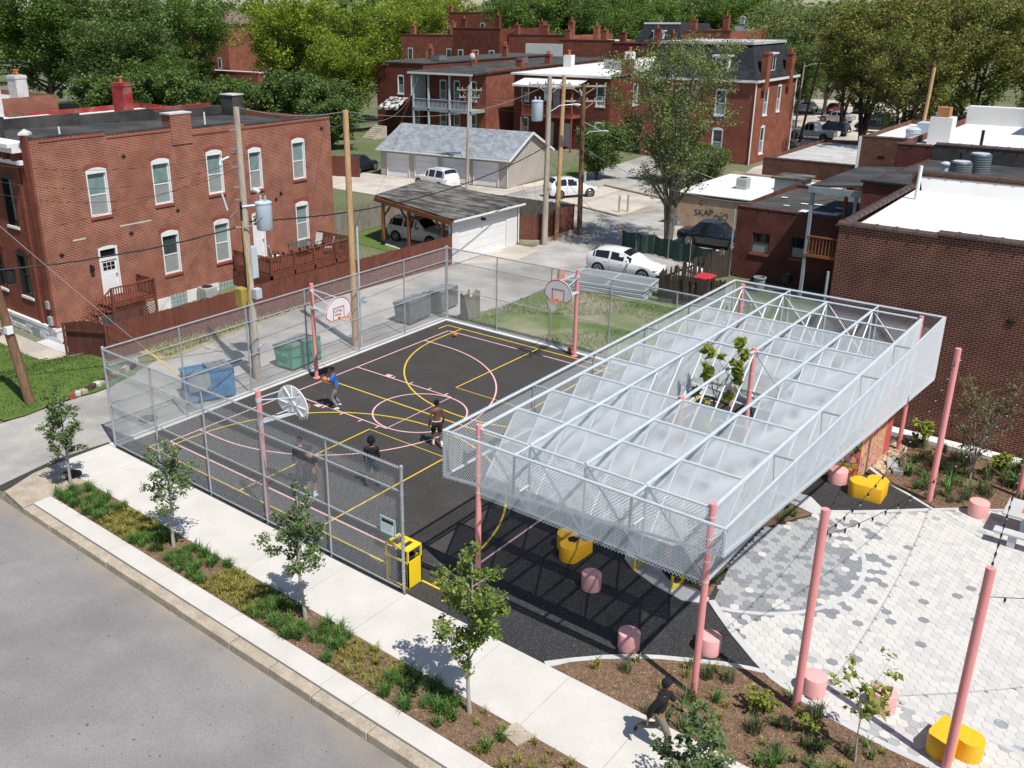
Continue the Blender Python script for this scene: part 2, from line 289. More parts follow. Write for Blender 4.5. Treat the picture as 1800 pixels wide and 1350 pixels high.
M['cloth_blue'] = mat('cloth_blue', (0.02, 0.115, 0.42), (0.025, 0.135, 0.48), scale=8, rough=0.9, bump=0.5, bscale=18)
M['cloth_grey'] = mat('cloth_grey', (0.15, 0.155, 0.165), (0.20, 0.205, 0.215), scale=8, rough=0.9, bump=0.5, bscale=18)
M['cloth_olive'] = mat('cloth_olive', (0.155, 0.14, 0.105), (0.20, 0.18, 0.14), scale=8, rough=0.9, bump=0.5, bscale=18)
M['cloth_white'] = mat('cloth_white', (0.70, 0.70, 0.70), (0.62, 0.63, 0.64), scale=8, rough=0.9)
M['cloth_denim'] = mat('cloth_denim', (0.15, 0.20, 0.32), (0.22, 0.28, 0.40), scale=14, rough=0.9)
M['sole'] = mat('sole', (0.66, 0.66, 0.65), rough=0.7)
M['shoe_orange'] = mat('shoe_orange', (0.72, 0.36, 0.08), rough=0.7)
M['eye'] = mat('eye', (0.02, 0.015, 0.012), rough=0.2)
M['sign_teal'] = mat('sign_teal', (0.12, 0.42, 0.45), rough=0.5)
M['sign_white'] = mat('sign_white', (0.72, 0.75, 0.76), rough=0.5)
M['ink'] = mat('ink', (0.02, 0.02, 0.022), rough=0.7)
M['barrel_plastic'] = mat('barrel_plastic', (0.70, 0.19, 0.06), (0.6, 0.4, 0.32), scale=5, rough=0.7)
M['hydrangea'] = mat('hydrangea', (0.10, 0.15, 0.03), (0.15, 0.20, 0.04), scale=3, rough=0.7, isl=0.4, trans=0.2)
M['pool_blue'] = mat('pool_blue', (0.10, 0.42, 0.60), rough=0.5)
M['awning'] = mat('awning', (0.62, 0.62, 0.60), (0.06, 0.06, 0.06), scale=2.2, rough=0.7, lo=0.46, hi=0.52)
M['pave_light'] = mat('pave_light', (0.575, 0.56, 0.53), (0.535, 0.52, 0.495), scale=2, rough=0.85, fine=0.05, fscale=40)
M['pave_pale'] = mat('pave_pale', (0.475, 0.47, 0.46), (0.525, 0.515, 0.50), scale=2, rough=0.85, fine=0.05, fscale=40)
M['pave_mid'] = mat('pave_mid', (0.325, 0.335, 0.34), (0.38, 0.385, 0.39), scale=2, rough=0.85, fine=0.06, fscale=40)
M['pave_dark'] = mat('pave_dark', (0.205, 0.218, 0.235), (0.25, 0.263, 0.28), scale=2, rough=0.85, fine=0.06, fscale=40)
M['pave_joint'] = mat('pave_joint', (0.30, 0.295, 0.28), (0.22, 0.215, 0.205), scale=5, rough=0.95)
def mural_mat():
    m = bpy.data.materials.new('mural_print'); m.use_nodes = True
    nt = m.node_tree; Lk = nt.links; b = nt.nodes['Principled BSDF']; b.inputs['Roughness'].default_value = 0.6
    geo = _n(nt, 'ShaderNodeNewGeometry')
    v = _n(nt, 'ShaderNodeTexVoronoi'); v.inputs['Scale'].default_value = 4.6; Lk.new(geo.outputs['Position'], v.inputs['Vector'])
    cr = _n(nt, 'ShaderNodeValToRGB'); cr.color_ramp.interpolation = 'CONSTANT'
    sp = _n(nt, 'ShaderNodeSeparateColor'); Lk.new(v.outputs['Color'], sp.inputs[0]); Lk.new(sp.outputs[0], cr.inputs[0])
    cols = [(0.62, 0.27, 0.08), (0.60, 0.40, 0.10), (0.03, 0.27, 0.45), (0.55, 0.12, 0.10), (0.62, 0.30, 0.20), (0.45, 0.18, 0.36), (0.62, 0.36, 0.06), (0.20, 0.33, 0.10)]
    e = cr.color_ramp.elements
    e[0].color = cols[0] + (1,)
    e[1].position = 0.16; e[1].color = cols[1] + (1,)
    for i in range(2, 8):
        q = e.new(0.02 + i * 0.125); q.color = cols[i] + (1,)
    ds = _n(nt, 'ShaderNodeTexWave', wave_type='RINGS'); ds.inputs['Scale'].default_value = 1.0
    v2 = _n(nt, 'ShaderNodeTexVoronoi', feature='DISTANCE_TO_EDGE'); v2.inputs['Scale'].default_value = 4.6; Lk.new(geo.outputs['Position'], v2.inputs['Vector'])
    mr = _n(nt, 'ShaderNodeMapRange'); mr.inputs[1].default_value = 0.035; mr.inputs[2].default_value = 0.05; Lk.new(v2.outputs['Distance'], mr.inputs[0])
    mx = _n(nt, 'ShaderNodeMix', data_type='RGBA'); mx.inputs[6].default_value = (0.035, 0.02, 0.02, 1)
    Lk.new(mr.outputs[0], mx.inputs[0]); Lk.new(cr.outputs[0], mx.inputs[7])
    mr2 = _n(nt, 'ShaderNodeMapRange'); mr2.inputs[1].default_value = 0.08; mr2.inputs[2].default_value = 0.09; Lk.new(v.outputs['Distance'], mr2.inputs[0])
    mx2 = _n(nt, 'ShaderNodeMix', data_type='RGBA'); mx2.inputs[6].default_value = (0.62, 0.42, 0.16, 1)
    Lk.new(mr2.outputs[0], mx2.inputs[0]); Lk.new(mx.outputs[2], mx2.inputs[7])
    Lk.new(mx2.outputs[2], b.inputs['Base Color'])
    return m
M['mural'] = mural_mat()
M['mural_peach'] = mat('mural_peach', (0.66, 0.36, 0.22), (0.70, 0.50, 0.18), scale=1.6, rough=0.6, col3=(0.62, 0.24, 0.22), scale3=2.6, dark=(0.40, 0.13, 0.38), dscale=7, dthr=0.585)
M['mural_red'] = mat('mural_red', (0.60, 0.12, 0.09), rough=0.6)
# ------------------------------------------------------------------ helpers
def tag(o, label=None, cat=None, group=None, kind=None):
    if label: o['label'] = label
    if cat: o['category'] = cat
    if group: o['group'] = group
    if kind: o['kind'] = kind
    return o
def thing(name, label, cat, loc=(0, 0, 0), group=None, rz=0.0):
    o = bpy.data.objects.new(name, None)
    o.empty_display_size = 0.3
    COL.objects.link(o)
    o.location = loc; o.rotation_euler = (0, 0, rz)
    return tag(o, label, cat, group)
def woff(o):
    v = Vector((0, 0, 0))
    while o is not None:
        v += o.location; o = o.parent
    return v
def kids(o): return list(o.children)
def dup(o, parent=None, loc=None, rz=None, label=None, group=None, scale=None):
    c = o.copy(); COL.objects.link(c)
    if parent is not None: c.parent = parent
    for ch in kids(o): dup(ch, c)
    if loc is not None: c.location = loc
    if rz is not None: c.rotation_euler = (0, 0, rz)
    if scale is not None: c.scale = scale if isinstance(scale, tuple) else (scale,) * 3
    if label: c['label'] = label
    if group: c['group'] = group
    return c
def link_mesh(name, me, m, parent=None, loc=None):
    o = bpy.data.objects.new(name, me)
    COL.objects.link(o)
    if m is not None and not me.materials:
        for q in (m if isinstance(m, list) else [m]):
            me.materials.append(M[q] if isinstance(q, str) else q)
    if parent is not None: o.parent = parent
    if loc is not None: o.location = loc
    return o
def npmesh(name, V, F):
    """V (n,3) float, F (m,k) int"""
    me = bpy.data.meshes.new(name)
    V = np.asarray(V, np.float32); F = np.asarray(F, np.int32)
    me.vertices.add(len(V)); me.vertices.foreach_set('co', V.ravel())
    k = F.shape[1]
    me.loops.add(F.size); me.loops.foreach_set('vertex_index', F.ravel())
    me.polygons.add(len(F)); me.polygons.foreach_set('loop_start', np.arange(0, F.size, k, dtype=np.int32))
    me.polygons.foreach_set('loop_total', np.full(len(F), k, np.int32))
    me.update(calc_edges=True)
    return me
class MB:
    def __init__(s): s.v = []; s.f = []; s.mi = []; s.cur = 0
    def add(s, vs, fs):
        b = len(s.v); s.v.extend([tuple(q) for q in vs])
        for f in fs: s.f.append([b + i for i in f]); s.mi.append(s.cur)
        return s
    def box(s, x0, y0, z0, x1, y1, z1):
        return s.add([(x0, y0, z0), (x1, y0, z0), (x1, y1, z0), (x0, y1, z0), (x0, y0, z1), (x1, y0, z1), (x1, y1, z1), (x0, y1, z1)],
                     [(0, 3, 2, 1), (4, 5, 6, 7), (0, 1, 5, 4), (1, 2, 6, 5), (2, 3, 7, 6), (3, 0, 4, 7)])
    def obox(s, c, size, rz=0.0, rx=0.0, ry=0.0):
        mt = Matrix.Rotation(rz, 3, 'Z') @ Matrix.Rotation(ry, 3, 'Y') @ Matrix.Rotation(rx, 3, 'X')
        h = [q / 2 for q in size]
        vs = [Vector(c) + mt @ Vector((a * h[0], b * h[1], d * h[2])) for a, b, d in
              ((-1, -1, -1), (1, -1, -1), (1, 1, -1), (-1, 1, -1), (-1, -1, 1), (1, -1, 1), (1, 1, 1), (-1, 1, 1))]
        return s.add(vs, [(0, 3, 2, 1), (4, 5, 6, 7), (0, 1, 5, 4), (1, 2, 6, 5), (2, 3, 7, 6), (3, 0, 4, 7)])
    def bar(s, p, q, w, h):
        """rectangular bar between two points"""
        p = Vector(p); q = Vector(q); d = (q - p); L = d.length; d.normalize()
        up = Vector((0, 0, 1)) if abs(d.z) < 0.95 else Vector((1, 0, 0))
        a = d.cross(up).normalized(); b = a.cross(d)
        vs = [e + a * (i * w / 2) + b * (j * h / 2) for e in (p, q) for i, j in ((-1, -1), (1, -1), (1, 1), (-1, 1))]
        return s.add(vs, [(0, 1, 2, 3), (7, 6, 5, 4), (0, 4, 5, 1), (1, 5, 6, 2), (2, 6, 7, 3), (3, 7, 4, 0)])
    def tube(s, pts, r, n=8, cap=True):
        pts = [Vector(q) for q in pts]
        rs = r if isinstance(r, (list, tuple)) else [r] * len(pts)
        d0 = (pts[1] - pts[0]).normalized()
        ref = Vector((0, 0, 1)) if abs(d0.z) < 0.9 else Vector((1, 0, 0))
        vs = []
        for i, q in enumerate(pts):
            a = pts[max(i - 1, 0)]; b = pts[min(i + 1, len(pts) - 1)]
            d = (b - a).normalized()
            x = d.cross(ref)
            if x.length < 1e-5: x = d.cross(Vector((0, 1, 0)))
            x.normalize(); y = d.cross(x)
            for k in range(n):
                t = 2 * PI * k / n
                vs.append(q + (x * math.cos(t) + y * math.sin(t)) * rs[i])
        fs = []
        for i in range(len(pts) - 1):
            for k in range(n):
                a = i * n + k; b = i * n + (k + 1) % n
                fs.append((a, a + n, b + n, b))
        if cap:
            fs.append(tuple(range(n))); e = (len(pts) - 1) * n
            fs.append(tuple(e + n - 1 - k for k in range(n)))
        return s.add(vs, fs)
    def lathe(s, prof, c=(0, 0, 0), n=20, cap=True):
        vs = []; fs = []
        for r, z in prof:
            for k in range(n):
                t = 2 * PI * k / n
                vs.append((c[0] + r * math.cos(t), c[1] + r * math.sin(t), c[2] + z))
        for i in range(len(prof) - 1):
            for k in range(n):
                a = i * n + k; b = i * n + (k + 1) % n
                fs.append((a, b, b + n, a + n))
        if cap:
            fs.append(tuple(n - 1 - k for k in range(n))); e = (len(prof) - 1) * n
            fs.append(tuple(e + k for k in range(n)))
        return s.add(vs, fs)
    def prism(s, poly, z0, z1):
        a = sum(poly[i][0] * poly[(i + 1) % len(poly)][1] - poly[(i + 1) % len(poly)][0] * poly[i][1] for i in range(len(poly)))
        if a < 0: poly = poly[::-1]
        n = len(poly)
        return s.add([(x, y, z0) for x, y in poly] + [(x, y, z1) for x, y in poly],
                     [tuple(range(n - 1, -1, -1)), tuple(range(n, 2 * n))] + [(i, (i + 1) % n, n + (i + 1) % n, n + i) for i in range(n)])
    def quad(s, *q): return s.add(q, [tuple(range(len(q)))])
    def sphere(s, c, r, n=10, m=7, sc=(1, 1, 1)):
        prof = [(math.sin(PI * i / m), -math.cos(PI * i / m)) for i in range(m + 1)]
        vs = []; fs = []
        for a, z in prof:
            for k in range(n):
                t = 2 * PI * k / n
                vs.append((c[0] + r * sc[0] * a * math.cos(t), c[1] + r * sc[1] * a * math.sin(t), c[2] + r * sc[2] * z))
        for i in range(m):
            for k in range(n):
                a = i * n + k; b = i * n + (k + 1) % n
                fs.append((a, b, b + n, a + n))
        return s.add(vs, fs)
    def build(s, name, m, parent=None, origin=None, smooth=False, W=True, bevel=0.0):
        off = Vector((0, 0, 0))
        if origin is not None: off = Vector(origin)
        elif parent is not None and W: off = woff(parent)
        me = bpy.data.meshes.new(name)
        me.from_pydata([(q[0] - off.x, q[1] - off.y, q[2] - off.z) for q in s.v], [], s.f)
        ms = m if isinstance(m, list) else [m]
        for q in ms: me.materials.append(M[q] if isinstance(q, str) else q)
        if len(ms) > 1: me.polygons.foreach_set('material_index', s.mi)
        if smooth:
            me.polygons.foreach_set('use_smooth', [True] * len(me.polygons))
            try: me.set_sharp_from_angle(angle=R(38))
            except Exception: pass
        me.update()
        o = link_mesh(name, me, None, parent, tuple(off) if origin is not None else None)
        if bevel:
            b = o.modifiers.new('bevel', 'BEVEL'); b.width = bevel; b.segments = 2; b.limit_method = 'ANGLE'
        return o
def arc(cx, cy, r, a0, a1, n=24):
    return [(cx + r * math.cos(R(a0 + (a1 - a0) * i / n)), cy + r * math.sin(R(a0 + (a1 - a0) * i / n))) for i in range(n + 1)]
def ribbon(pts, w, z, mb=None, closed=False):
    """flat strip along a polyline"""
    mb = mb or MB()
    n = len(pts); L = []; Rr = []
    for i in range(n):
        a = pts[(i - 1) % n if closed else max(i - 1, 0)]; b = pts[(i + 1) % n if closed else min(i + 1, n - 1)]
        dx, dy = b[0] - a[0], b[1] - a[1]; l = math.hypot(dx, dy) or 1
        nx, ny = -dy / l * w / 2, dx / l * w / 2
        L.append((pts[i][0] + nx, pts[i][1] + ny, z)); Rr.append((pts[i][0] - nx, pts[i][1] - ny, z))
    m = n if closed else n - 1
    vs = L + Rr
    mb.add(vs, [(n + i, n + (i + 1) % n, (i + 1) % n, i) for i in range(m)])
    return mb
def strip3(pts, w, z0, z1, mb=None):
    """raised band (kerb) along a polyline"""
    mb = mb or MB(); n = len(pts); a = []; b = []
    for i in range(n):
        p = pts[max(i - 1, 0)]; q = pts[min(i + 1, n - 1)]
        dx, dy = q[0] - p[0], q[1] - p[1]; l = math.hypot(dx, dy) or 1
        nx, ny = -dy / l * w / 2, dx / l * w / 2
        a.append((pts[i][0] + nx, pts[i][1] + ny)); b.append((pts[i][0] - nx, pts[i][1] - ny))
    for i in range(n - 1):
        mb.prism([b[i], b[i + 1], a[i + 1], a[i]], z0, z1)
    return mb
def inside(poly, x, y):
    c = False; n = len(poly); j = n - 1
    for i in range(n):
        if (poly[i][1] > y) != (poly[j][1] > y) and x < (poly[j][0] - poly[i][0]) * (y - poly[i][1]) / (poly[j][1] - poly[i][1]) + poly[i][0]: c = not c
        j = i
    return c
def clip_line(poly, px, py, dx, dy):
    """line against convex ccw polygon -> (t0,t1) or None"""
    t0, t1 = -1e9, 1e9; n = len(poly)
    for i in range(n):
        ax, ay = poly[i]; bx, by = poly[(i + 1) % n]
        nx, ny = -(by - ay), bx - ax
        den = nx * dx + ny * dy; num = nx * (px - ax) + ny * (py - ay)
        if abs(den) < 1e-12:
            if num < 0: return None
            continue
        t = -num / den
        if den > 0: t0 = max(t0, t)
        else: t1 = min(t1, t)
    return (t0, t1) if t1 > t0 + 1e-4 else None
def chainlink(name, m, O, U, V, poly, parent, pitch=0.072, r=0.0026, ext=0.03, slope=1.0):
    """woven wire as two families of straight strands, clipped to a convex polygon in the plane O + u*U + v*V"""
    O = np.array(O, float); U = np.array(U, float); U /= np.linalg.norm(U); V = np.array(V, float); V /= np.linalg.norm(V)
    Nn = np.cross(U, V)
    a = sum(poly[i][0] * poly[(i + 1) % len(poly)][1] - poly[(i + 1) % len(poly)][0] * poly[i][1] for i in range(len(poly)))
    if a < 0: poly = poly[::-1]
    us = [q[0] for q in poly]; vv = [q[1] for q in poly]
    P0 = []; P1 = []; SD = []
    for sgn in (1, -1):
        l = math.hypot(1, slope); dx, dy = sgn / l, slope / l
        H = (max(vv) - min(vv)) / slope
        u = min(us) - H - pitch; v0 = min(vv)
        while u < max(us) + H + pitch:
            c = clip_line(poly, u, v0, dx, dy)
            if c:
                t0, t1 = c[0] - ext, c[1] + ext
                P0.append((u + dx * t0, v0 + dy * t0)); P1.append((u + dx * t1, v0 + dy * t1)); SD.append(sgn)
            u += pitch
    if not P0: return None
    P0 = np.array(P0); P1 = np.array(P1); SD = np.array(SD)[:, None]
    A = O + P0[:, :1] * U + P0[:, 1:] * V + Nn * SD * r * 0.9; B = O + P1[:, :1] * U + P1[:, 1:] * V + Nn * SD * r * 0.9
    D = B - A; D /= np.linalg.norm(D, axis=1)[:, None]
    X = np.cross(D, Nn); X /= np.linalg.norm(X, axis=1)[:, None]
    vs = []
    for e in (A, B):
        for k in range(3):
            t = 2 * PI * k / 3
            vs.append(e + (X * math.cos(t) + Nn * math.sin(t)) * r)
    n = len(A); Vv = np.stack(vs, 1).reshape(-1, 3)
    b = np.arange(n)[:, None] * 6
    F = np.concatenate([b + np.array([k, k + 3, (k + 1) % 3 + 3, (k + 1) % 3]) for k in range(3)])
    off = np.array(woff(parent)) if parent is not None else 0
    return link_mesh(name, npmesh(name, Vv - off, F), m, parent)
def leaves_mesh(name, pts, size, flat=0.7, asp=0.62, jit=0.6):
    """one small folded-diamond quad per point"""
    P = np.asarray(pts, float); n = len(P)
    N = nrs.normal(size=(n, 3)); N[:, 2] = np.abs(N[:, 2]) + flat; N /= np.linalg.norm(N, axis=1)[:, None]
    T = nrs.normal(size=(n, 3)); T -= (T * N).sum(1)[:, None] * N; T /= np.linalg.norm(T, axis=1)[:, None]
    B = np.cross(N, T)
    s = size * (1 + jit * nrs.uniform(-1, 1, n))[:, None]
    V = np.stack([P - T * s * 0.5, P + B * s * asp * 0.5 + N * s * 0.08, P + T * s * 0.5 - N * s * 0.1, P - B * s * asp * 0.5 + N * s * 0.08], 1).reshape(-1, 3)
    F = np.arange(n * 4).reshape(n, 4)
    return npmesh(name, V, F)
def blades_mesh(name, P, h, wid, lean=0.5, hv=0.4, nseg=2):
    """arching blades, each a tapering strip"""
    P = np.asarray(P, float); n = len(P)
    a = nrs.uniform(0, 2 * PI, n); hh = h * (1 + hv * nrs.uniform(-1, 1, n)); ln = lean * nrs.uniform(0.3, 1.0, n) * hh
    D = np.stack([np.cos(a), np.sin(a), 0 * a], 1); S = np.stack([-np.sin(a), np.cos(a), 0 * a], 1)
    w_ = wid * nrs.uniform(0.7, 1.2, n)[:, None]
    Z = np.array([0, 0, 1.0])
    mid = P + D * (ln * 0.4)[:, None] + Z * (hh * 0.7)[:, None]; tip = P + D * ln[:, None] + Z * (hh * (1.0 - 0.25 * ln / hh))[:, None]
    V = np.stack([P - S * w_ / 2, P + S * w_ / 2, mid + S * w_ * 0.42, mid - S * w_ * 0.42, tip + S * w_ * 0.08, tip - S * w_ * 0.08], 1).reshape(-1, 3)
    b = np.arange(n)[:, None] * 6
    F = np.concatenate([b + np.array([0, 1, 2, 3]), b + np.array([3, 2, 4, 5])])
    return npmesh(name, V, F)
def text_obj(name, txt, m, parent, size, mtx):
    cu = bpy.data.curves.new(name, 'FONT'); cu.body = txt; cu.size = size; cu.align_x = 'CENTER'; cu.align_y = 'CENTER'; cu.resolution_u = 2
    cu.extrude = 0.002
    t = bpy.data.objects.new(name, cu); COL.objects.link(t)
    bpy.context.view_layer.update()
    me = bpy.data.meshes.new_from_object(t.evaluated_get(bpy.context.evaluated_depsgraph_get()))
    bpy.data.objects.remove(t)
    me.name = name
    me.transform(mtx)
    off = woff(parent)
    me.transform(Matrix.Translation(-off))
    me.materials.clear(); me.materials.append(M[m])
    return link_mesh(name, me, None, parent)

def ss(t):
    t = max(0.0, min(1.0, t)); return t * t * (3 - 2 * t)
def gz(x, y):
    """terrain height: level lot, yard left of the alley falling to the front"""
    h = -1.3 * ss((-8.9 - x) / 5.5) * max(0.0, min(1.0, (24 - y) / 14))
    if y < -4.28: h -= 0.13
    return h
# ------------------------------------------------------------------ ground
xs = [-1500, -700, -350, -200, -120, -80, -60, -45, -36, -30, -26, -22, -19, -17, -16, -15, -14, -13, -12, -11, -10, -9.4, -8.9, -7, -4, -0.4, 4, 9, 14, 19, 24, 30, 40, 60, 100, 200, 500, 1500]
ys = [-1500, -500, -200, -80, -40, -25, -15, -9, -4.36, -4.27, -2, 0, 2, 4, 6, 8, 10, 12, 14, 16, 18, 20, 22, 24, 28, 34, 42, 52, 65, 80, 100, 130, 180, 260, 400, 800, 2500]
V = [(x, y, gz(x, y) - 0.03) for y in ys for x in xs]
nx = len(xs)
F = [(j * nx + i, j * nx + i + 1, (j + 1) * nx + i + 1, (j + 1) * nx + i) for j in range(len(ys) - 1) for i in range(nx - 1)]
g = MB(); g.add(V, F)
tag(g.build('ground', 'soil_far'), 'open ground of thin grass, soil and old paving', None, None, 'structure')
def flat(name, m, poly, z):
    b = MB(); n = len(poly)
    a = sum(poly[i][0] * poly[(i + 1) % n][1] - poly[(i + 1) % n][0] * poly[i][1] for i in range(n))
    if a < 0: poly = poly[::-1]
    b.quad(*[(x, y, z) for x, y in poly])
    o = b.build(name, m)
    return tag(o, kind='structure')
tag(flat('street', 'asphalt_street', [(-80, -60), (60, -60), (60, -4.3), (-80, -4.3)], -0.14), 'worn light grey asphalt street in the foreground')
# alley with side branches and old concrete aprons
al = flat('alley', 'asphalt_alley', [(-5.2, -4.3), (-0.35, -4.3), (-0.35, 18.6), (0.9, 22), (0.6, 27.2), (1.5, 33), (6.5, 33.5), (7.6, 35.1), (7.6, 45.4), (-3, 47), (-5.6, 62), (-12, 74), (-19, 74), (-17.5, 56), (-17.6, 40.5), (-6, 39.8), (-5.3, 34), (-6.4, 27.2), (-7.6, 26), (-8.5, 12), (-6.3, 5.5), (-5.3, 3.0)], -0.006)
al['label'] = 'pale cracked asphalt alley between fence and houses'
pd = flat('driveway', 'concrete_pad', [(-40, 40.6), (-17.6, 40.6), (-17.6, 58), (-19.0, 58), (-19.3, 49.5), (-33, 48.4), (-40, 48)], -0.002)
pd['label'] = 'concrete apron in front of the long garage'
pd2 = flat('driveway', 'concrete_pad', [(-6.55, 27.4), (-4.1, 29.3), (-4.6, 33.6), (-6.8, 33.6)], -0.001)
pd2['label'] = 'tan concrete apron at the white garage door'
pd3 = flat('driveway', 'concrete_pad', [(-12.5, 47.5), (-5.6, 45.4), (-6.2, 53.5), (-13.2, 56)], -0.001)
pd3['label'] = 'concrete parking pad behind the alley'
gl = flat('lawn', 'grass_patchy', [(0.45, 18.75), (14.5, 18.6), (15, 27.0), (6.0, 29.5), (0.95, 27.2), (1.0, 22.5), (0.1, 19.6)], -0.004)
gl['label'] = 'patchy grass lot behind the court fence'
wd = flat('weed_verge', 'weeds', [(-8.35, 6.0), (-6.0, 6.2), (-7.0, 12), (-7.4, 18), (-7.1, 24), (-6.4, 27.1), (-6.8, 27.1), (-8.2, 16)], 0.004)
wd['label'] = 'dry weedy verge below the brown fence'
gb = flat('lawn', 'grass', [(-17.4, 27.6), (-8.6, 26.6), (-8.4, 27.1), (-10.5, 28.4), (-14.0, 28.1), (-16.2, 30), (-17.4, 36.5)], 0.0)
gb['label'] = 'small green lawn behind the brick house'
cpad = flat('driveway', 'concrete_pad', [(-14.0, 28.2), (-7.0, 27.15), (-7.0, 34.2), (-15.5, 35.2)], 0.003)
cpad['label'] = 'concrete floor under the carport'
g2 = flat('lawn', 'grass', [(-20, 58), (-13.4, 56.2), (-6.2, 53.7), (-4, 62), (-12, 72), (-22, 70)], -0.012)
g2['label'] = 'green back lawn beyond the alley'
rd = flat('street', 'concrete_pad', [(-8, 47.5), (8, 46.5), (8, 50), (2.5, 52), (-3, 70), (-4, 92), (8, 93), (24, 101), (24, 150), (-30, 150), (-24, 112), (-13.5, 100), (-7.2, 87), (-7.0, 74), (-4.8, 62)], -0.016)
rd['label'] = 'far side street and parking lot under the big trees'
# front-left lawn and walk
def hsheet(name, m, x0, x1, y0, y1, nx_, ny_, dz, edge=None):
    b = MB(); vs = []
    for j in range(ny_ + 1):
        for i in range(nx_ + 1):
            x = x0 + (x1 - x0) * i / nx_; y = y0 + (y1 - y0) * j / ny_
            if edge and i == nx_: x = edge(y)
            vs.append((x, y, gz(x, y) + dz))
    b.add(vs, [(j * (nx_ + 1) + i, j * (nx_ + 1) + i + 1, (j + 1) * (nx_ + 1) + i + 1, (j + 1) * (nx_ + 1) + i) for j in range(ny_) for i in range(nx_)])
    return tag(b.build(name, m), kind='structure')
edge = lambda y: -5.25 - 0.12 * math.sin(y * 2.1) - max(0, y - 3) * 0.28
h = hsheet('lawn', 'grass', -26, -5.3, -1.55, 4.45, 16, 8, 0.05, edge); h['label'] = 'mown green lawn beside the alley mouth'
h = hsheet('lawn', 'grass', -26, -9.5, -3.9, -1.55, 12, 4, 0.05); h['label'] = 'grass strip along the street'
h = hsheet('yard_walk', 'concrete_pad', -26, -10.2, 4.15, 5.35, 14, 2, 0.075); h['label'] = 'buff concrete walk in front of the brick house'
h = hsheet('walkway', 'concrete_pad', -26, -5.2, -4.28, -3.9, 12, 2, 0.04); h['label'] = 'kerb edge beside the street at far left'
h = hsheet('yard_walk', 'concrete_grey', -16.5, -10.6, 5.35, 6.35, 6, 2, 0.09); h['label'] = 'pale concrete strip along the white stone footing'

# ------------------------------------------------------------------ kerb, sidewalk and planting strip along the street
kerb = thing('kerb', None, None, (0, -4.2, 0)); tag(kerb, 'weathered tan stone kerb along the street', None, None, 'structure')
x = 1.75; k = 0
while x < 40:
    L_ = rnd.uniform(1.35, 2.1); b = MB()
    j = rnd.uniform(-0.012, 0.012); t = rnd.uniform(-0.012, 0.008)
    b.prism([(x + 0.012, -4.33 + j), (x + L_ - 0.012, -4.33 + j + rnd.uniform(-.01, .01)), (x + L_ - 0.012, -4.02), (x + 0.012, -4.02)], -0.25, 0.075 + t)
    b.build('kerb_stone', 'concrete_old', kerb, bevel=0.02); x += L_
walk = thing('sidewalk', None, None, (0, -1.2, 0)); tag(walk, 'clean white concrete sidewalk', None, None, 'structure')
J = [-0.3, 1.75, 5.2, 9.75, 11.9, 14.05, 17.2, 19.15, 21.15, 23.15, 25.15, 27.15, 29.15, 31.15, 35]
for a, c in zip(J[:-1], J[1:]):
    b = MB()
    if a < 0: b.prism([(-0.28, -0.16), (c - 0.006, -0.16), (c - 0.006, -2.16), (-0.3, -2.16)], -0.2, 0.085)
    else: b.prism([(a + 0.006, -2.16), (c - 0.006, -2.16), (c - 0.006, -0.16 if a < 13.5 else -0.08), (a + 0.006, -0.16 if a < 13.5 else -0.08)], -0.2, 0.085)
    b.build('sidewalk_slab', 'concrete', walk)
st = thing('kerb_strip', None, None, (0, -3.7, 0)); tag(st, 'white concrete strip between kerb and planting', None, None, 'structure')
J = [1.72, 6.05, 8.35, 11.3, 14.9, 15.9, 19.2, 22.6, 26, 29.5, 35]
for a, c in zip(J[:-1], J[1:]):
    MB().prism([(a + 0.006, -3.99), (c - 0.006, -3.99), (c - 0.006, -3.40), (a + 0.006, -3.40)], -0.2, 0.088).build('strip_slab', 'concrete', st)
cap = thing('corner_slab', None, None, (0.9, -3.2, 0)); tag(cap, 'buff old concrete drain inlet slab at the alley corner', None, None, 'structure')
b = MB(); b.prism([(0.28, -4.2), (1.72, -4.33), (1.72, -2.17), (-0.3, -2.17), (-0.22, -3.0)], 0.0, 0.088); b.prism([(0.36, -4.12), (0.55, -4.14), (0.5, -2.4), (-0.1, -2.4)], -0.25, 0.0); b.prism([(1.5, -4.3), (1.72, -4.32), (1.72, -2.4), (1.5, -2.4)], -0.25, 0.0)
b.build('inlet_slab', 'concrete_old', cap)
MB().prism([(0.55, -3.9), (1.5, -3.95), (1.5, -3.85), (0.55, -3.8)], -0.25, -0.001).build('inlet_opening', 'dark_void', cap)
o = MB().lathe([(0.30, 0), (0.30, 0.012), (0.27, 0.016)], (0.72, -2.62, 0.088), 24).build('inlet_cover', 'concrete_old', cap)
mh = MB().lathe([(0.36, 0), (0.36, 0.008), (0.33, 0.011), (0.32, 0.004)], (0.86, -1.62 - 0.62, 0.0855), 28).build('manhole_cover', 'black_metal', origin=(0.86, -2.24, 0.0855))
tag(mh, 'round black iron manhole cover behind the corner street tree', 'manhole cover')
mh = MB().lathe([(0.36, 0), (0.36, 0.01), (0.33, 0.014)], (-1.25, 2.1, 0), 24).build('manhole_cover', 'roof_flat', origin=(-1.25, 2.1, 0.0)); tag(mh, 'dull round manhole cover in the alley surface', 'manhole cover')
bed = flat('planting_bed', 'mulch', [(1.72, -3.4), (36, -3.4), (36, -2.16), (1.72, -2.16)], 0.06); bed['label'] = 'mulched planting strip with street trees'
fs = MB(); ribbon([(-0.3, 0.0), (-0.55, -2.17)], 0.55, 0.0, fs); ribbon([(-0.55, -2.17), (-0.2, -4.2)], 0.4, 0.0, fs)
tag(fs.build('asphalt_patch', 'asphalt_court'), 'dark asphalt patch along the sidewalk edge', kind='structure')
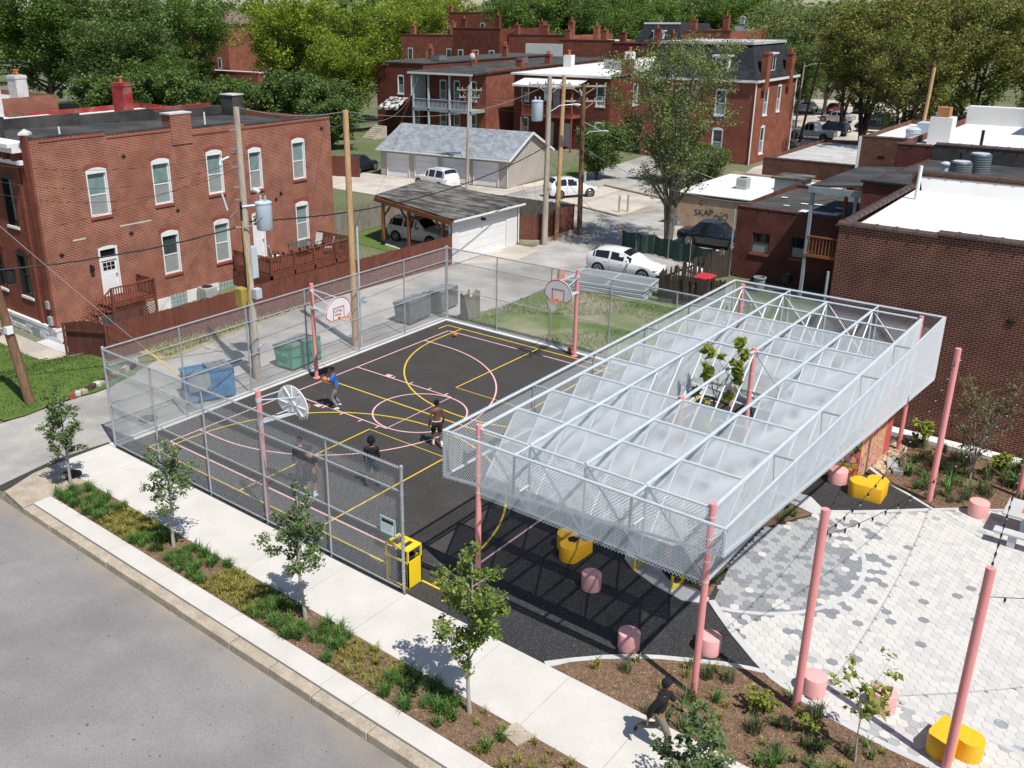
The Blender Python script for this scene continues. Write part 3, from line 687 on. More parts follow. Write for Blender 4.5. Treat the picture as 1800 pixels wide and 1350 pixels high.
ap = MB(); ap.quad((-0.28, -0.155, 0.02), (14.2, -0.155, 0.02), (14.2, 0.1, 0.02), (-0.28, 0.1, 0.02)); tag(ap.build('asphalt_edge', 'rubber'), 'dark strip below the court fence', kind='structure')

# ------------------------------------------------------------------ court
court = thing('court', None, None, (7, 9, 0)); tag(court, 'dark asphalt basketball court', None, None, 'structure')
b = MB(); b.quad((-0.1, 0.05, 0.008), (15.3, 0.05, 0.008), (15.3, 18.45, 0.008), (-0.1, 18.45, 0.008)); b.build('court_surface', 'asphalt_court', court)
cb = MB(); cb.box(-0.34, -0.1, -0.1, 0.02, 18.72, 0.06); cb.build('white_kerb', 'white_curb', court)
cb = MB(); cb.box(0.02, 18.36, -0.1, 15.6, 18.70, 0.058); cb.build('white_kerb', 'white_curb', court)
def line(pts, m, z=0.012, w=0.065, n='court_line', closed=False): ribbon(pts, w, z, None, closed).build(n, m, court)
Yv, Pk = 'line_yellow', 'line_pink'
Z1, Z2 = 0.0125, 0.0165
# yellow: long court
line([(0.92, 0.72), (15.35, 0.72)], Yv); line([(0.92, 0.755), (0.92, 1.48)], Yv); line([(0.55, 17.87), (15.3, 17.87)], Yv); line([(0.55, 17.84), (0.55, 17.2)], Yv)
line([(0.98, 9.2), (14.6, 9.2)], Yv)
c3 = [(1.45, 0.755), (1.45, 1.9)] + arc(7.85, 2.0, 6.4, 179, 1, 48) + [(14.25, 1.9), (14.25, 0.755)]; line(c3, Yv, Z1 + 0.0008)
c3 = [(1.45, 17.835), (1.45, 16.3)] + arc(7.8, 16.15, 6.35, 181, 359, 48) + [(14.15, 17.835)]; line(c3, Yv, Z1 + 0.0008)
line([(6.0, 0.755), (6.0, 6.77), (9.68, 6.77), (9.68, 0.755)], Yv, Z1 - 0.0008); line([(5.95, 17.835), (5.95, 11.92), (9.6, 11.92), (9.6, 17.835)], Yv, Z1 - 0.0008)
line([(14.9, 0.35), (15.3, 0.75)], Yv, Z1 + 0.0016)
# pink: cross court to the left-hand hoop
line([(1.13, 1.46), (1.13, 17.22)], Pk, Z2); line([(1.165, 1.46), (15.0, 1.46)], Pk, Z2 + 0.0004); line([(1.165, 17.24), (15.0, 17.24)], Pk, Z2 + 0.0004)
line([(1.165, 2.75), (2.2, 2.75)] + arc(2.2, 9.1, 6.35, -90, 90, 48) + [(1.165, 15.45)], Pk, Z2 + 0.0008)
line([(1.165, 7.2), (6.45, 7.2), (6.45, 11.0), (1.165, 11.0)], Pk, Z2 + 0.0012); line(arc(6.45, 9.1, 1.83, 0, 360, 48)[:-1], Pk, Z2 + 0.0016, closed=True)
line([(14.6, 1.49), (14.6, 17.2)], Pk, Z2 + 0.0008)
for yy, s_ in ((7.2, -1), (11.0, 1)):
    for xx in (3.2, 4.2, 5.2, 6.1): line([(xx, yy + s_ * 0.03), (xx, yy + s_ * 0.22)], Pk, Z2 + 0.002)
    b = MB(); b.quad((2.75, yy + (0.03 if s_ > 0 else -0.25), Z2 + 0.002), (3.05, yy + (0.03 if s_ > 0 else -0.25), Z2 + 0.002), (3.05, yy + (0.25 if s_ > 0 else -0.03), Z2 + 0.002), (2.75, yy + (0.25 if s_ > 0 else -0.03), Z2 + 0.002)); b.build('lane_block', Pk, court)

# ------------------------------------------------------------------ rubber play area, bands, beds, hex plaza
rb = flat('rubber_surface', 'rubber', [(14.0, -0.09), (18.27, -0.09), (18.27, 0.0), (18.69, 0.52), (19.21, 1.07), (19.71, 1.52), (20.23, 1.92), (21.07, 2.41), (22.4, 3.0), (22.6, 3.0), (21.9, 3.6), (21.2, 4.1), (20.5, 4.6), (20.6, 11.4), (21.3, 11.4), (22.3, 12.3), (23.6, 13.6), (22.2, 14.5), (21.2, 15.4), (21.2, 18.9), (15.3, 18.4), (15.3, 0.05), (14.0, 0.05)], 0.004)
rb['label'] = 'black speckled rubber surface under the canopy'
def band(pts, w, name, label, z=0.03, m='concrete_grey'):
    o = strip3(pts, w, -0.05, z).build(name, m); return tag(o, label, kind='structure')
band([(18.42, -0.02), (18.85, 0.50), (19.36, 1.05), (19.88, 1.53), (20.42, 1.92), (21.13, 2.34), (21.7, 2.67), (22.25, 2.90), (22.5, 2.98)], 0.20, 'concrete_band', 'curved grey concrete edging of the front planting bed', 0.033)
ARC = [(20.36, 4.84), (20.72, 4.5), (21.38, 3.92), (22.2, 3.3), (22.62, 3.02), (23.0, 2.83), (23.5, 2.65), (24.1, 2.52), (24.7, 2.45), (25.4, 2.38), (26.5, 2.35), (28, 2.5), (31, 3.2)]
band(ARC, 0.19, 'concrete_band', 'long curved concrete edge of the paved plaza', 0.036)
band(arc(19.6, 8.0, 3.5, -72, 62, 34), 0.13, 'concrete_band', 'curved concrete ring set in the hexagon paving', 0.031)
band([(22.8, 3.02), (23.77, 3.42), (24.33, 3.63), (25.21, 3.88), (25.92, 4.0), (26.9, 4.02), (27.8, 3.9), (30, 3.5)], 0.14, 'concrete_band', 'concrete strip crossing the near end of the plaza', 0.0315)
band([(21.17, 15.31), (21.6, 14.95), (22.18, 14.43), (22.81, 14.09), (23.6, 13.6)], 0.18, 'concrete_band', 'concrete edge between rubber and the wall planting', 0.036)
band([(23.55, 13.52), (24.13, 14.06), (24.95, 14.69), (25.77, 15.23), (27.5, 16.2), (31, 17.6)], 0.15, 'concrete_band', 'concrete edge of the planting by the brick wall', 0.034)
band([(23.63, 13.55), (24.78, 12.92), (25.64, 12.59), (26.6, 12.3), (31, 11.2)], 0.16, 'concrete_band', 'straight concrete strip at the far end of the plaza', 0.032)
band([(21.15, 11.38), (21.8, 11.9), (22.3, 12.33), (23.55, 13.5)], 0.15, 'concrete_band', 'concrete edge below the yellow heart seat', 0.033)
for poly, lab in (([(17.62, 5.15), (18.07, 4.80), (18.86, 4.52), (19.75, 4.36), (20.3, 4.62), (20.28, 4.9), (19.9, 5.06), (19.1, 4.97), (18.2, 5.6), (17.9, 6.6), (17.5, 7.5), (17.2, 6.2)], 'pale concrete apron under the front bench'),
                  ([(20.9, 10.95), (21.1, 11.35), (20.4, 12.0), (19.6, 11.9), (20.0, 11.2)], 'pale concrete wedge beside the canopy bed')):
    o = MB().prism(poly, -0.05, 0.028).build('concrete_apron', 'concrete_grey'); tag(o, lab, kind='structure')
pb = flat('planting_bed', 'mulch', [(19.15, 4.98), (19.95, 5.08), (20.25, 4.95), (19.95, 7), (19.96, 9.14), (20.29, 9.79), (20.85, 10.92), (20.03, 11.16), (18.9, 10.5), (18.2, 8), (18.3, 6.2)], 0.035); pb['label'] = 'narrow mulched bed under the canopy'
pb = flat('planting_bed', 'mulch', [(18.55, -0.08), (36, -0.08), (36, 3.6), (31, 3.15), (28, 2.42), (26.5, 2.28), (25.4, 2.30), (24.7, 2.37), (24.1, 2.45), (23.5, 2.58), (23.0, 2.76), (22.5, 2.93), (22.25, 2.85), (21.7, 2.6), (21.13, 2.27), (20.42, 1.85), (19.9, 1.45), (19.36, 0.97), (18.85, 0.42)], 0.04); pb['label'] = 'mulched planting bed beside the sidewalk'
pb = flat('planting_bed', 'mulch', [(21.2, 15.35), (22.2, 14.48), (23.6, 13.63), (24.13, 14.1), (25.77, 15.28), (27.5, 16.25), (31, 17.65), (31, 18.35), (21.3, 18.35)], 0.036); pb['label'] = 'mulched planting bed below the dark brick wall'
gr = flat('gravel_strip', 'gravel', [(21.3, 15.3), (21.75, 14.98), (21.95, 15.6), (22.0, 16.6), (21.75, 17.6), (21.3, 17.7)], 0.04); gr['label'] = 'tan gravel beside the painted wall'
cw = MB().box(20.6, 18.35, -0.1, 40, 18.85, 0.16).build('white_kerb', 'white_curb'); tag(cw, 'white concrete kerb along the foot of the dark brick wall', kind='structure')
PLZ = [(20.4, 4.93), (20.78, 4.58), (21.44, 4.0), (22.24, 3.4), (22.66, 3.12), (23.04, 2.93), (23.54, 2.75), (24.1, 2.62), (24.7, 2.55), (25.4, 2.48), (26.5, 2.45), (28, 2.6), (31, 3.3), (33, 4), (33, 17), (31, 17.52), (27.5, 16.1), (25.77, 15.14), (24.95, 14.6), (24.13, 13.97), (23.6, 13.45), (22.35, 12.25), (21.2, 11.28), (20.92, 10.9), (20.36, 9.78), (20.03, 9.1), (20.0, 7)]
flat('plaza_bed', 'pave_joint', PLZ, 0.006)['label'] = 'sand joints below the hexagon pavers'
plaza = thing('plaza', None, None, (24, 8, 0)); tag(plaza, 'plaza of hexagonal concrete pavers in white and greys', None, None, 'structure')
HS = 0.137; hexes = []
for j in range(-2, 80):
    for i in range(-2, 80):
        hx = 19.5 + i * HS * 1.5; hy = 2.0 + j * HS * math.sqrt(3) + (HS * math.sqrt(3) / 2 if i % 2 else 0)
        if hx > 32 or hy > 17 or not inside(PLZ, hx, hy): continue
        hexes.append((hx, hy))
def hexcol(x, y):
    d = math.hypot(x - 19.6, y - 8.0) - 3.5
    q = rnd.random()
    if d < 0:
        lightp = 0.005 + 0.40 * max(0, 1 + d / 0.9) ** 1.4
        if y < 6.0 and x < 22: lightp = max(lightp, 0.15)
        return 'pave_light' if q < lightp else ('pave_dark' if q < lightp + 0.35 + 0.45 * max(0, 1 + d / 1.2) else 'pave_mid')
    darkp = 0.55 * math.exp(-d / 0.40) + (0.014 if d < 3 else 0)
    if q < darkp: return 'pave_dark'
    edge = min(abs(x - 23.2 - (y - 3) * 0) + 9, 9)
    near = y < 4.3 and x > 22.6
    far = y > 12.6
    gp = 0.42 if near else (0.5 if far else 0.10 + 0.05 * math.sin(x * 0.9 + y * 0.6))
    if q < darkp + gp * 0.5: return 'pave_mid' if (near or far) and rnd.random() < 0.7 else 'pave_pale'
    return 'pave_light' if rnd.random() < 0.72 else 'pave_pale'
HX = [(math.cos(PI / 3 * k), math.sin(PI / 3 * k)) for k in range(6)]
def hexgeo(b, x, y, z):
    s1, s0 = HS - 0.0065, HS - 0.003
    vs = [(x + s0 * c, y + s0 * s, 0.007) for c, s in HX] + [(x + s0 * c, y + s0 * s, z - 0.004) for c, s in HX] + [(x + s1 * c, y + s1 * s, z) for c, s in HX]
    b.add(vs, [(i, (i + 1) % 6, 6 + (i + 1) % 6, 6 + i) for i in range(6)] + [(6 + i, 6 + (i + 1) % 6, 12 + (i + 1) % 6, 12 + i) for i in range(6)] + [(12, 13, 14, 15, 16, 17)])
hexes.sort(key=lambda q: (q[0] - CX) ** 2 + (q[1] - CY) ** 2 + (0 if q[0] < 27.9 - (q[1] - 3.8) * 0.167 else 900))
PM = ['pave_light', 'pave_pale', 'pave_mid', 'pave_dark']
proto = {}
for m in PM:
    b = MB(); hexgeo(b, 0, 0, 0.026); proto[m] = b.build('paver', m); proto[m].location = (0, 0, -5)
b = MB()
for k, (x, y) in enumerate(hexes):
    m = hexcol(x, y); z = rnd.uniform(-0.0025, 0.0025)
    if k < 300:
        o = bpy.data.objects.new('paver', proto[m].data); COL.objects.link(o); o.parent = plaza; o.location = (x - 24, y - 8, z)
    else:
        b.cur = PM.index(m); hexgeo(b, x, y, 0.026 + z)
for q in proto.values(): bpy.data.objects.remove(q)
tag(b.build('pavers', PM, plaza), kind='stuff')
dr = MB(); dr.lathe([(0.14, 0), (0.14, 0.006), (0.11, 0.009), (0.10, 0.004)], (27.1, 4.62, 0.027), 20); tag(dr.build('drain_cover', 'galv_dark', origin=(27.1, 4.62, 0.027)), 'small round dark drain cover in the pale pavers', 'drain cover')
dp = MB(); dp.prism([(18.9, -2.5), (19.45, -2.62), (19.6, -2.14), (19.05, -2.05)], 0.0, 0.10); dp.lathe([(0.05, 0), (0.05, 0.004)], (19.25, -2.33, 0.10), 10); tag(dp.build('utility_box_lid', 'concrete_old', origin=(19.25, -2.3, 0.0)), 'square concrete utility lid lying in the mulch strip', 'utility lid')
# ------------------------------------------------------------------ buildings
class Face:
    """a wall plane: axis 'x' (plane x=c, u=y) or 'y' (plane y=c, u=x); s = outward sign"""
    def __init__(f, axis, c, s): f.a, f.c, f.s = axis, c, s
    def p(f, u, z, out=0.0):
        q = f.c + out * f.s
        return (q, u, z) if f.a == 'x' else (u, q, z)
    def box(f, mb, u0, z0, u1, z1, o0, o1):
        a = f.p(u0, z0, o0); b = f.p(u1, z1, o1)
        return mb.box(min(a[0], b[0]), min(a[1], b[1]), z0, max(a[0], b[0]), max(a[1], b[1]), z1)
    def poly(f, mb, pts, o0, o1):
        n = len(pts); A = [f.p(u, z, o0) for u, z in pts]; B = [f.p(u, z, o1) for u, z in pts]
        fs = [tuple(range(n - 1, -1, -1)), tuple(range(n, 2 * n))] + [(i, (i + 1) % n, n + (i + 1) % n, n + i) for i in range(n)]
        flip = (f.a == 'x') != (f.s > 0)
        return mb.add(A + B, [q[::-1] for q in fs] if flip else fs)
def wall(f, mb, u0, u1, z0, z1, ops=(), depth=0.13):
    us = sorted({u0, u1} | {q for o in ops for q in (o[0], o[2])}); zs = sorted({z0, z1} | {q for o in ops for q in (o[1], o[3])})
    flip = (f.a == 'x') != (f.s > 0)
    def quad(*q): mb.quad(*(q[::-1] if flip else q))
    for i in range(len(us) - 1):
        run = None
        for j in range(len(zs) - 1):
            cu, cz = (us[i] + us[i + 1]) / 2, (zs[j] + zs[j + 1]) / 2
            if any(o[0] < cu < o[2] and o[1] < cz < o[3] for o in ops): continue
            quad(f.p(us[i], zs[j]), f.p(us[i + 1], zs[j]), f.p(us[i + 1], zs[j + 1]), f.p(us[i], zs[j + 1]))
    for a, b, c, d in ops:
        quad(f.p(a, b), f.p(a, d), f.p(a, d, -depth), f.p(a, b, -depth)); quad(f.p(c, d), f.p(c, b), f.p(c, b, -depth), f.p(c, d, -depth))
        quad(f.p(a, d), f.p(c, d), f.p(c, d, -depth), f.p(a, d, -depth)); quad(f.p(c, b), f.p(a, b), f.p(a, b, -depth), f.p(c, b, -depth))
def window(root, f, u0, z0, u1, z1, arch=0.12, fm='white_paint', top='glass_blind_reflect', bot='glass_screen', sill='sill_red', depth=0.16, head=0.22, fw=0.085, brickarch=None, simple=False):
    b = MB(); d0, d1 = -depth + 0.005, -depth + 0.075
    f.box(b, u0 + .004, z0 + .004, u0 + fw, z1 - .004, d0, d1); f.box(b, u1 - fw, z0 + .004, u1 - .004, z1 - .004, d0, d1); f.box(b, u0 + fw, z0 + .004, u1 - fw, z0 + fw, d0, d1); f.box(b, u0 + fw, z1 - fw, u1 - fw, z1 - .004, d0, d1)
    zm = (z0 + z1 - head) / 2
    f.box(b, u0 + fw, zm - 0.03, u1 - fw, zm + 0.03, d0, d1 - 0.02)
    if arch:
        w = u1 - u0; n = 8
        pts = [(u0 - 0.02, z1 - head), (u1 + 0.02, z1 - head)] + [(u1 + 0.02 - (w + 0.04) * i / n, z1 - 0.04 + arch * (1 - (2 * i / n - 1) ** 2)) for i in range(n + 1)]
        f.poly(b, pts, d1, 0.012)
        f.box(b, u0 - 0.02, z0, u0 + 0.045, z1 - head, d1, 0.012); f.box(b, u1 - 0.045, z0, u1 + 0.02, z1 - head, d1, 0.012)
    wo_ = b.build('window', fm, root)
    if top == 'glass_blind_reflect': top = rnd.choice(['glass_blind_reflect', 'glass_blind_reflect', 'glass_pale', 'glass'])
    p1 = MB(); f.box(p1, u0 + fw, zm + 0.03, u1 - fw, z1 - fw, d0 + 0.01, d0 + 0.03); p1.build('pane', top, wo_)
    p2 = MB(); f.box(p2, u0 + fw, z0 + fw, u1 - fw, zm - 0.03, d0 + 0.01, d0 + 0.025); p2.build('pane', bot, wo_)
    if sill:
        s = MB(); f.box(s, u0 - 0.07, z0 - 0.13, u1 + 0.07, z0 - 0.001, -depth + 0.004, 0.07); s.build('sill', sill, wo_)
    if brickarch:
        a = MB(); n = 11; w = u1 - u0 + 0.16; r_ = (w * w / 4 + arch * arch) / (2 * arch + 1e-6); c0 = (u0 + u1) / 2; cz = z1 - 0.03 + arch - r_
        th = math.asin(min(1, w / 2 / r_))
        for i in range(n):
            t0, t1 = -th + 2 * th * (i + 0.07) / n, -th + 2 * th * (i + 0.93) / n
            f.poly(a, [(c0 + rr * math.sin(t), cz + rr * math.cos(t)) for rr, t in ((r_ + 0.02, t1), (r_ + 0.02, t0), (r_ + 0.23, t0), (r_ + 0.23, t1))][::-1], -0.01, 0.018)
        a.build('brick_arch', brickarch, wo_)
    return wo_
def slab2(root, name, m, x0, y0, x1, y1, z0, z1): return slab(root, name, m, x0, y0, z0, x1, y1, z1)
def slab(root, name, m, x0, y0, z0, x1, y1, z1):
    if not (x0 < x1 and y0 < y1 and z0 < z1): print('BADSLAB', name, x0, y0, z0, x1, y1, z1)
    return MB().box(x0, y0, z0, x1, y1, z1).build(name, m, root)
def chimney(root, x, y, z0, z1, w=0.7, d=0.5, m='brick_far', pots=2, potm='clay_pot'):
    b = MB(); b.box(x - w / 2, y - d / 2, z0, x + w / 2, y + d / 2, z1); b.box(x - w / 2 - .04, y - d / 2 - .04, z1 - 0.22, x + w / 2 + .04, y + d / 2 + .04, z1 - 0.05)
    c = b.build('chimney', m, root)
    for i in range(pots):
        MB().lathe([(0.11, 0), (0.10, 0.3), (0.15, 0.33), (0.13, 0.38)], (x + (i - (pots - 1) / 2) * 0.3, y, z1), 10).build('chimney_pot', potm, c)
    return c
def coping(root, x0, y0, x1, y1, z, m='coping_dark', w=0.36, seg=0.62, h=0.14):
    """half-round clay coping tiles along a wall top"""
    L_ = math.hypot(x1 - x0, y1 - y0); n = max(1, int(L_ / seg)); dx, dy = (x1 - x0) / L_, (y1 - y0) / L_
    me = None
    for i in range(n):
        cx, cy = x0 + dx * L_ * (i + .5) / n, y0 + dy * L_ * (i + .5) / n
        if me is None:
            b = MB(); l = L_ / n; N_ = 7; vs = []
            for e, rr in ((-l / 2, 1.0), (l / 2 - 0.09, 1.0), (l / 2 - 0.085, 1.16), (l / 2 - 0.004, 1.16)):
                for k in range(N_): t = PI * k / (N_ - 1); vs.append((e, w / 2 * rr * math.cos(t), h * rr * math.sin(t)))
            fs = [(j * N_ + k, (j + 1) * N_ + k, (j + 1) * N_ + k + 1, j * N_ + k + 1) for j in range(3) for k in range(N_ - 1)]
            fs += [tuple(range(N_))[::-1], tuple(range(3 * N_, 4 * N_))]
            b.add(vs, fs); o = b.build('coping_tile', m, root, W=False); me = o.data
        else:
            o = link_mesh('coping_tile', me, None, root)
        o.location = Vector((cx, cy, z)) - woff(root); o.rotation_euler = (0, 0, math.atan2(dy, dx))

# ---- brick house on the left
HX0, HX, HY0, HY1 = -25.5, -15.5, 6.1, 25.65
hl = thing('brick_house', 'long two storey red brick house with white framed windows at the left', 'house', (-20, 16, -1.3))
fr = Face('x', HX, 1)
up = [(8.8, 4.80, 9.9, 7.2), (12.58, 4.82, 13.66, 7.22), (16.1, 4.88, 17.15, 7.28), (19.05, 4.70, 19.98, 7.1), (22.4, 4.85, 23.4, 7.3)]
lo = [(12.7, 0.90, 13.76, 3.28), (16.2, 0.86, 17.24, 3.32), (22.42, 1.0, 23.42, 3.4)]
dr1 = (8.87, 0.55, 9.97, 3.15); dr2 = (18.95, 0.55, 19.9, 3.3)
stp = [(6.1, 10.1, 8.95), (10.1, 14.0, 8.78), (14.0, 15.3, 8.78), (15.3, 18.9, 8.62), (18.9, 25.65, 8.42)]
ops = up + lo + [dr1, dr2]
b = MB(); wall(fr, b, HY0, HY1, -0.45, 8.35, ops, .16)
for a, c, z in stp: wall(fr, b, a, c, 8.35, z)
b.box(HX0, HY1 - 0.02, -1.5, HX - 0.001, HY1, 8.35); b.box(HX0, HY0 + 0.3, -1.5, HX0 + 0.3, HY1, 8.5)
b.box(HX - 0.34, HY0 + .4, 8.2, HX - 0.002, HY1, 8.34)
for a, c, z in stp: b.box(HX - 0.3, a + 0.002, 8.35, HX - 0.003, c - 0.002, z - 0.001)
b.build('wall', 'brick_house', hl)
for i, o in enumerate(up): window(hl, fr, *o, brickarch='sill_red')
for o in lo: window(hl, fr, *o, brickarch='sill_red')
b = MB(); fr.box(b, HY0 - 0.06, -1.6, 11.3, -0.45, -0.3, 0.07); fr.box(b, 11.3, -1.6, 12.8, -0.36, -0.3, 0.07)
for a, c in ((13.9, 16.1), (17.3, HY1)): fr.box(b, a, -1.6, c, -0.28, -0.3, 0.07)
fr.box(b, 12.8, -1.6, 13.9, -1.2, -0.3, 0.07); fr.box(b, 16.1, -1.6, 17.3, -1.2, -0.3, 0.07)
b.build('stone_footing', 'stone_white', hl)
for a in (12.8, 16.1):
    gb_ = MB()
    for i in range(5):
        for j in range(4): fr.box(gb_, a + 0.02 + i * 0.22, -1.18 + j * 0.22, a + 0.20 + i * 0.22, -0.99 + j * 0.22, -0.16, 0.03)
    w_ = MB(); fr.box(w_, a, -1.2, a + 1.12, -0.3, -0.2, -0.03); wo_ = w_.build('basement_window', 'white_paint', hl); gb_.build('glass_block', 'glass_block', wo_)
# front door with transom, side door
def door(root, f, o, lite=True, transom=True, m='white_paint'):
    u0, z0, u1, z1 = o; b = MB(); d0, d1 = -0.125, -0.02
    f.box(b, u0, z0, u0 + .1, z1, d0, d1 + .03); f.box(b, u1 - .1, z0, u1, z1, d0, d1 + .03); zt = z1 - (0.62 if transom else 0.1)
    f.box(b, u0 + .1, zt - .08, u1 - .1, zt + .06, d0, d1); 
    n = 8; w = u1 - u0; f.poly(b, [(u0, z1 - .12), (u1, z1 - .12)] + [(u1 - w * i / n, z1 - 0.03 + .1 * (1 - (2 * i / n - 1) ** 2)) for i in range(n + 1)], d1, 0.012)
    fo = b.build('door_frame', m, root)
    if transom: t = MB(); f.box(t, u0 + .1, zt + .06, u1 - .1, z1 - .12, d0 + .02, d0 + .04); t.build('transom_pane', 'glass_dark', fo)
    l = MB(); f.box(l, u0 + .1, z0, u1 - .1, zt - .08, d0 + .01, d0 + .05)
    for k in range(2): f.box(l, u0 + .18 + k * (w - .36) / 2 + .02 * k, z0 + .12, u0 + .18 + (k + 1) * (w - .36) / 2 - .02 * (1 - k), z0 + 1.15, d0 + .05, d0 + .06)
    do = l.build('door', m, root)
    if lite:
        g_ = MB()
        for i in range(3):
            for j in range(2): f.box(g_, u0 + .2 + i * (w - .4) / 3 + .015, zt - .62 + j * .22, u0 + .2 + (i + 1) * (w - .4) / 3 - .015, zt - .62 + j * .22 + .19, d0 + .05, d0 + .056)
        g_.build('door_pane', 'glass_dark', do)
    h_ = MB(); f.box(h_, u1 - .2, z0 + 0.95, u1 - .15, z0 + 1.12, d0 + .05, d0 + .09); h_.build('handle', 'black_metal', do)
door(hl, fr, dr1); door(hl, fr, dr2, True, False)
lt = MB(); fr.box(lt, 8.3, 2.05, 8.42, 2.4, 0.0, 0.16); fr.box(lt, 8.26, 2.1, 8.46, 2.32, 0.05, 0.2); lt.build('wall_lamp', 'black_metal', hl)
for u, z in ((10.9, 3.6), (6.9, 3.2), (13.9, 4.35), (11.0, 7.65), (24.9, 7.75), (20.9, 3.9), (21.3, 4.2)):
    st_ = MB()
    for k in range(3): a_ = PI * k / 3; st_.bar(fr.p(u - .13 * math.cos(a_), z - .13 * math.sin(a_), 0.02), fr.p(u + .13 * math.cos(a_), z + .13 * math.sin(a_), 0.02), 0.03, 0.03)
    st_.build('tie_plate', 'black_metal', hl)
for u0, z0, u1, z1 in ((7.6, 3.78, 8.3, 3.86), (10.3, 4.05, 12.2, 4.12)):
    pp = MB(); fr.box(pp, u0, z0, u1, z1, 0, 0.012); pp.build('mortar_scar', 'stone_trim', hl)
# roof
rf = MB(); rf.add([(HX0 + .3, HY0 + .3, 8.5), (HX - .34, HY0 + .3, 8.5), (HX - .34, HY1, 8.0), (HX0 + .3, HY1, 8.0)], [(0, 1, 2, 3)])
rf.build('roof', 'roof_black', hl)
b = MB()
for a, c, z in stp: b.box(HX - 0.42, a + .003, z - 0.0, HX - 0.05, c - .003, z + 0.10)
b.build('roof_flashing', 'roof_black', hl)
for a, c, z in ((HY0, 9.6, 9.15), (9.6, 14.2, 9.0), (14.2, 19.3, 8.85), (19.3, 25.6, 8.65)):
    slab2(hl, 'far_parapet', 'roof_black', HX0 - .05, a + .003, HX0 + .42, c - .003, 8.1, z)
slab2(hl, 'brick_course', 'sill_red', HX - 0.06, HY0 + .5, HX + 0.035, 10.05, 8.80, 8.88); slab2(hl, 'brick_course', 'sill_red', HX - 0.06, 10.15, HX + 0.035, 13.95, 8.63, 8.71); slab2(hl, 'brick_course', 'sill_red', HX - 0.06, 15.35, HX + 0.035, 25.6, 8.28, 8.35)
slab2(hl, 'chimney', 'brick_house', HX - 0.75, 14.0, HX + 0.055, 15.3, 7.9, 9.48); slab2(hl, 'chimney_cap', 'stone_trim', HX - 0.8, 13.93, HX + 0.09, 15.36, 9.48, 9.56)
slab2(hl, 'chimney', 'roof_black', HX0 + 0.4, 24.6, HX0 + 1.7, 25.5, 8.0, 9.35); slab2(hl, 'chimney_cap', 'stone_trim', HX0 + 0.35, 24.55, HX0 + 1.75, 25.55, 9.35, 9.42)
for y in (9.3, 18.4): MB().tube([(-18.5, y, 8.2), (-18.5, y, 9.1)], 0.05, 8).build('vent_pipe', 'white_paint', hl)
# front facade
ff2 = Face('y', HY0, -1)
fo_ = [(-18.95, 4.45, -17.85, 6.95), (-18.65, 0.75, -17.55, 3.0), (-21.4, 4.45, -20.3, 6.95), (-21.4, 0.75, -20.3, 3.0), (-24.3, 4.45, -23.2, 6.95), (-24.3, 0.75, -23.2, 3.0)]
b = MB(); wall(ff2, b, HX0, HX, -0.45, 8.35, fo_, 0.2); ff2.box(b, HX - 0.62, -0.45, HX - 0.02, 9.2, 0.001, 0.10); ff2.box(b, -17.0, -0.45, -16.75, 8.3, 0.001, 0.09); b.build('facade', 'brick_house_front', hl)
MB().lathe([(0.36, 0), (0.33, 0.1), (0.0, 0.28)], (HX - 0.32, HY0 + 0.05, 9.2), 4).build('pier_cap', 'stone_trim', hl)
for o in fo_: window(hl, ff2, *o, arch=0.32, fm='black_metal', top='glass_dark', bot='glass_dark', sill='white_paint', depth=0.2, head=0.1, brickarch='brick_house_front')
b = MB(); ff2.box(b, HX0, -1.6, HX + 0.075, -0.62, -0.3, 0.09); b.build('stone_footing', 'stone_white', hl)
b = MB(); ff2.box(b, HX0, -0.62, HX + 0.11, -0.45, -0.3, 0.17); b.build('water_table', 'white_paint', hl)
st2 = MB()
for j in range(3):
    for i in range(12): ff2.box(st2, -25 + i * 0.8 + (0.4 if j % 2 else 0), -1.55 + j * 0.31, -24.24 + i * 0.8 + (0.4 if j % 2 else 0), -1.27 + j * 0.31, 0.09, 0.09 + 0.05 * rnd.random() + 0.02)
tag(st2.build('footing_stones', 'stone_white', hl, bevel=0.03), kind='stuff')
bw = MB(); ff2.box(bw, -17.9, -1.45, -17.1, -0.8, 0.05, 0.17); bw.build('basement_window', 'glass_block', hl)
cor = MB(); ff2.box(cor, HX0, 8.35, HX - .65, 8.62, -0.3, 0.55); ff2.box(cor, HX0, 8.62, HX - .65, 8.8, -0.3, 0.75); ff2.box(cor, HX0, 7.75, HX - .65, 7.95, -0.02, 0.28); cor.build('cornice', 'white_paint', hl)
cb_ = MB()
for i in range(10): ff2.box(cb_, -25.2 + i * .95, 7.95, -25.0 + i * .95, 8.35, 0, 0.42)
cb_.build('cornice_bracket', 'brick_house_front', hl)
slab2(hl, 'roof_hump', 'roof_black', HX0 + 2.2, HY0 + 0.2, HX - 4.4, HY0 + 1.0, 8.3, 9.55)
for q_ in ((-15.95, 0.55, -15.7, 0.95, 0.1, 0.22), (-15.9, -0.3, -15.6, 0.15, 0.1, 0.25)): em = MB(); ff2.box(em, *q_); em.build('meter_box', 'galv_dark', hl)

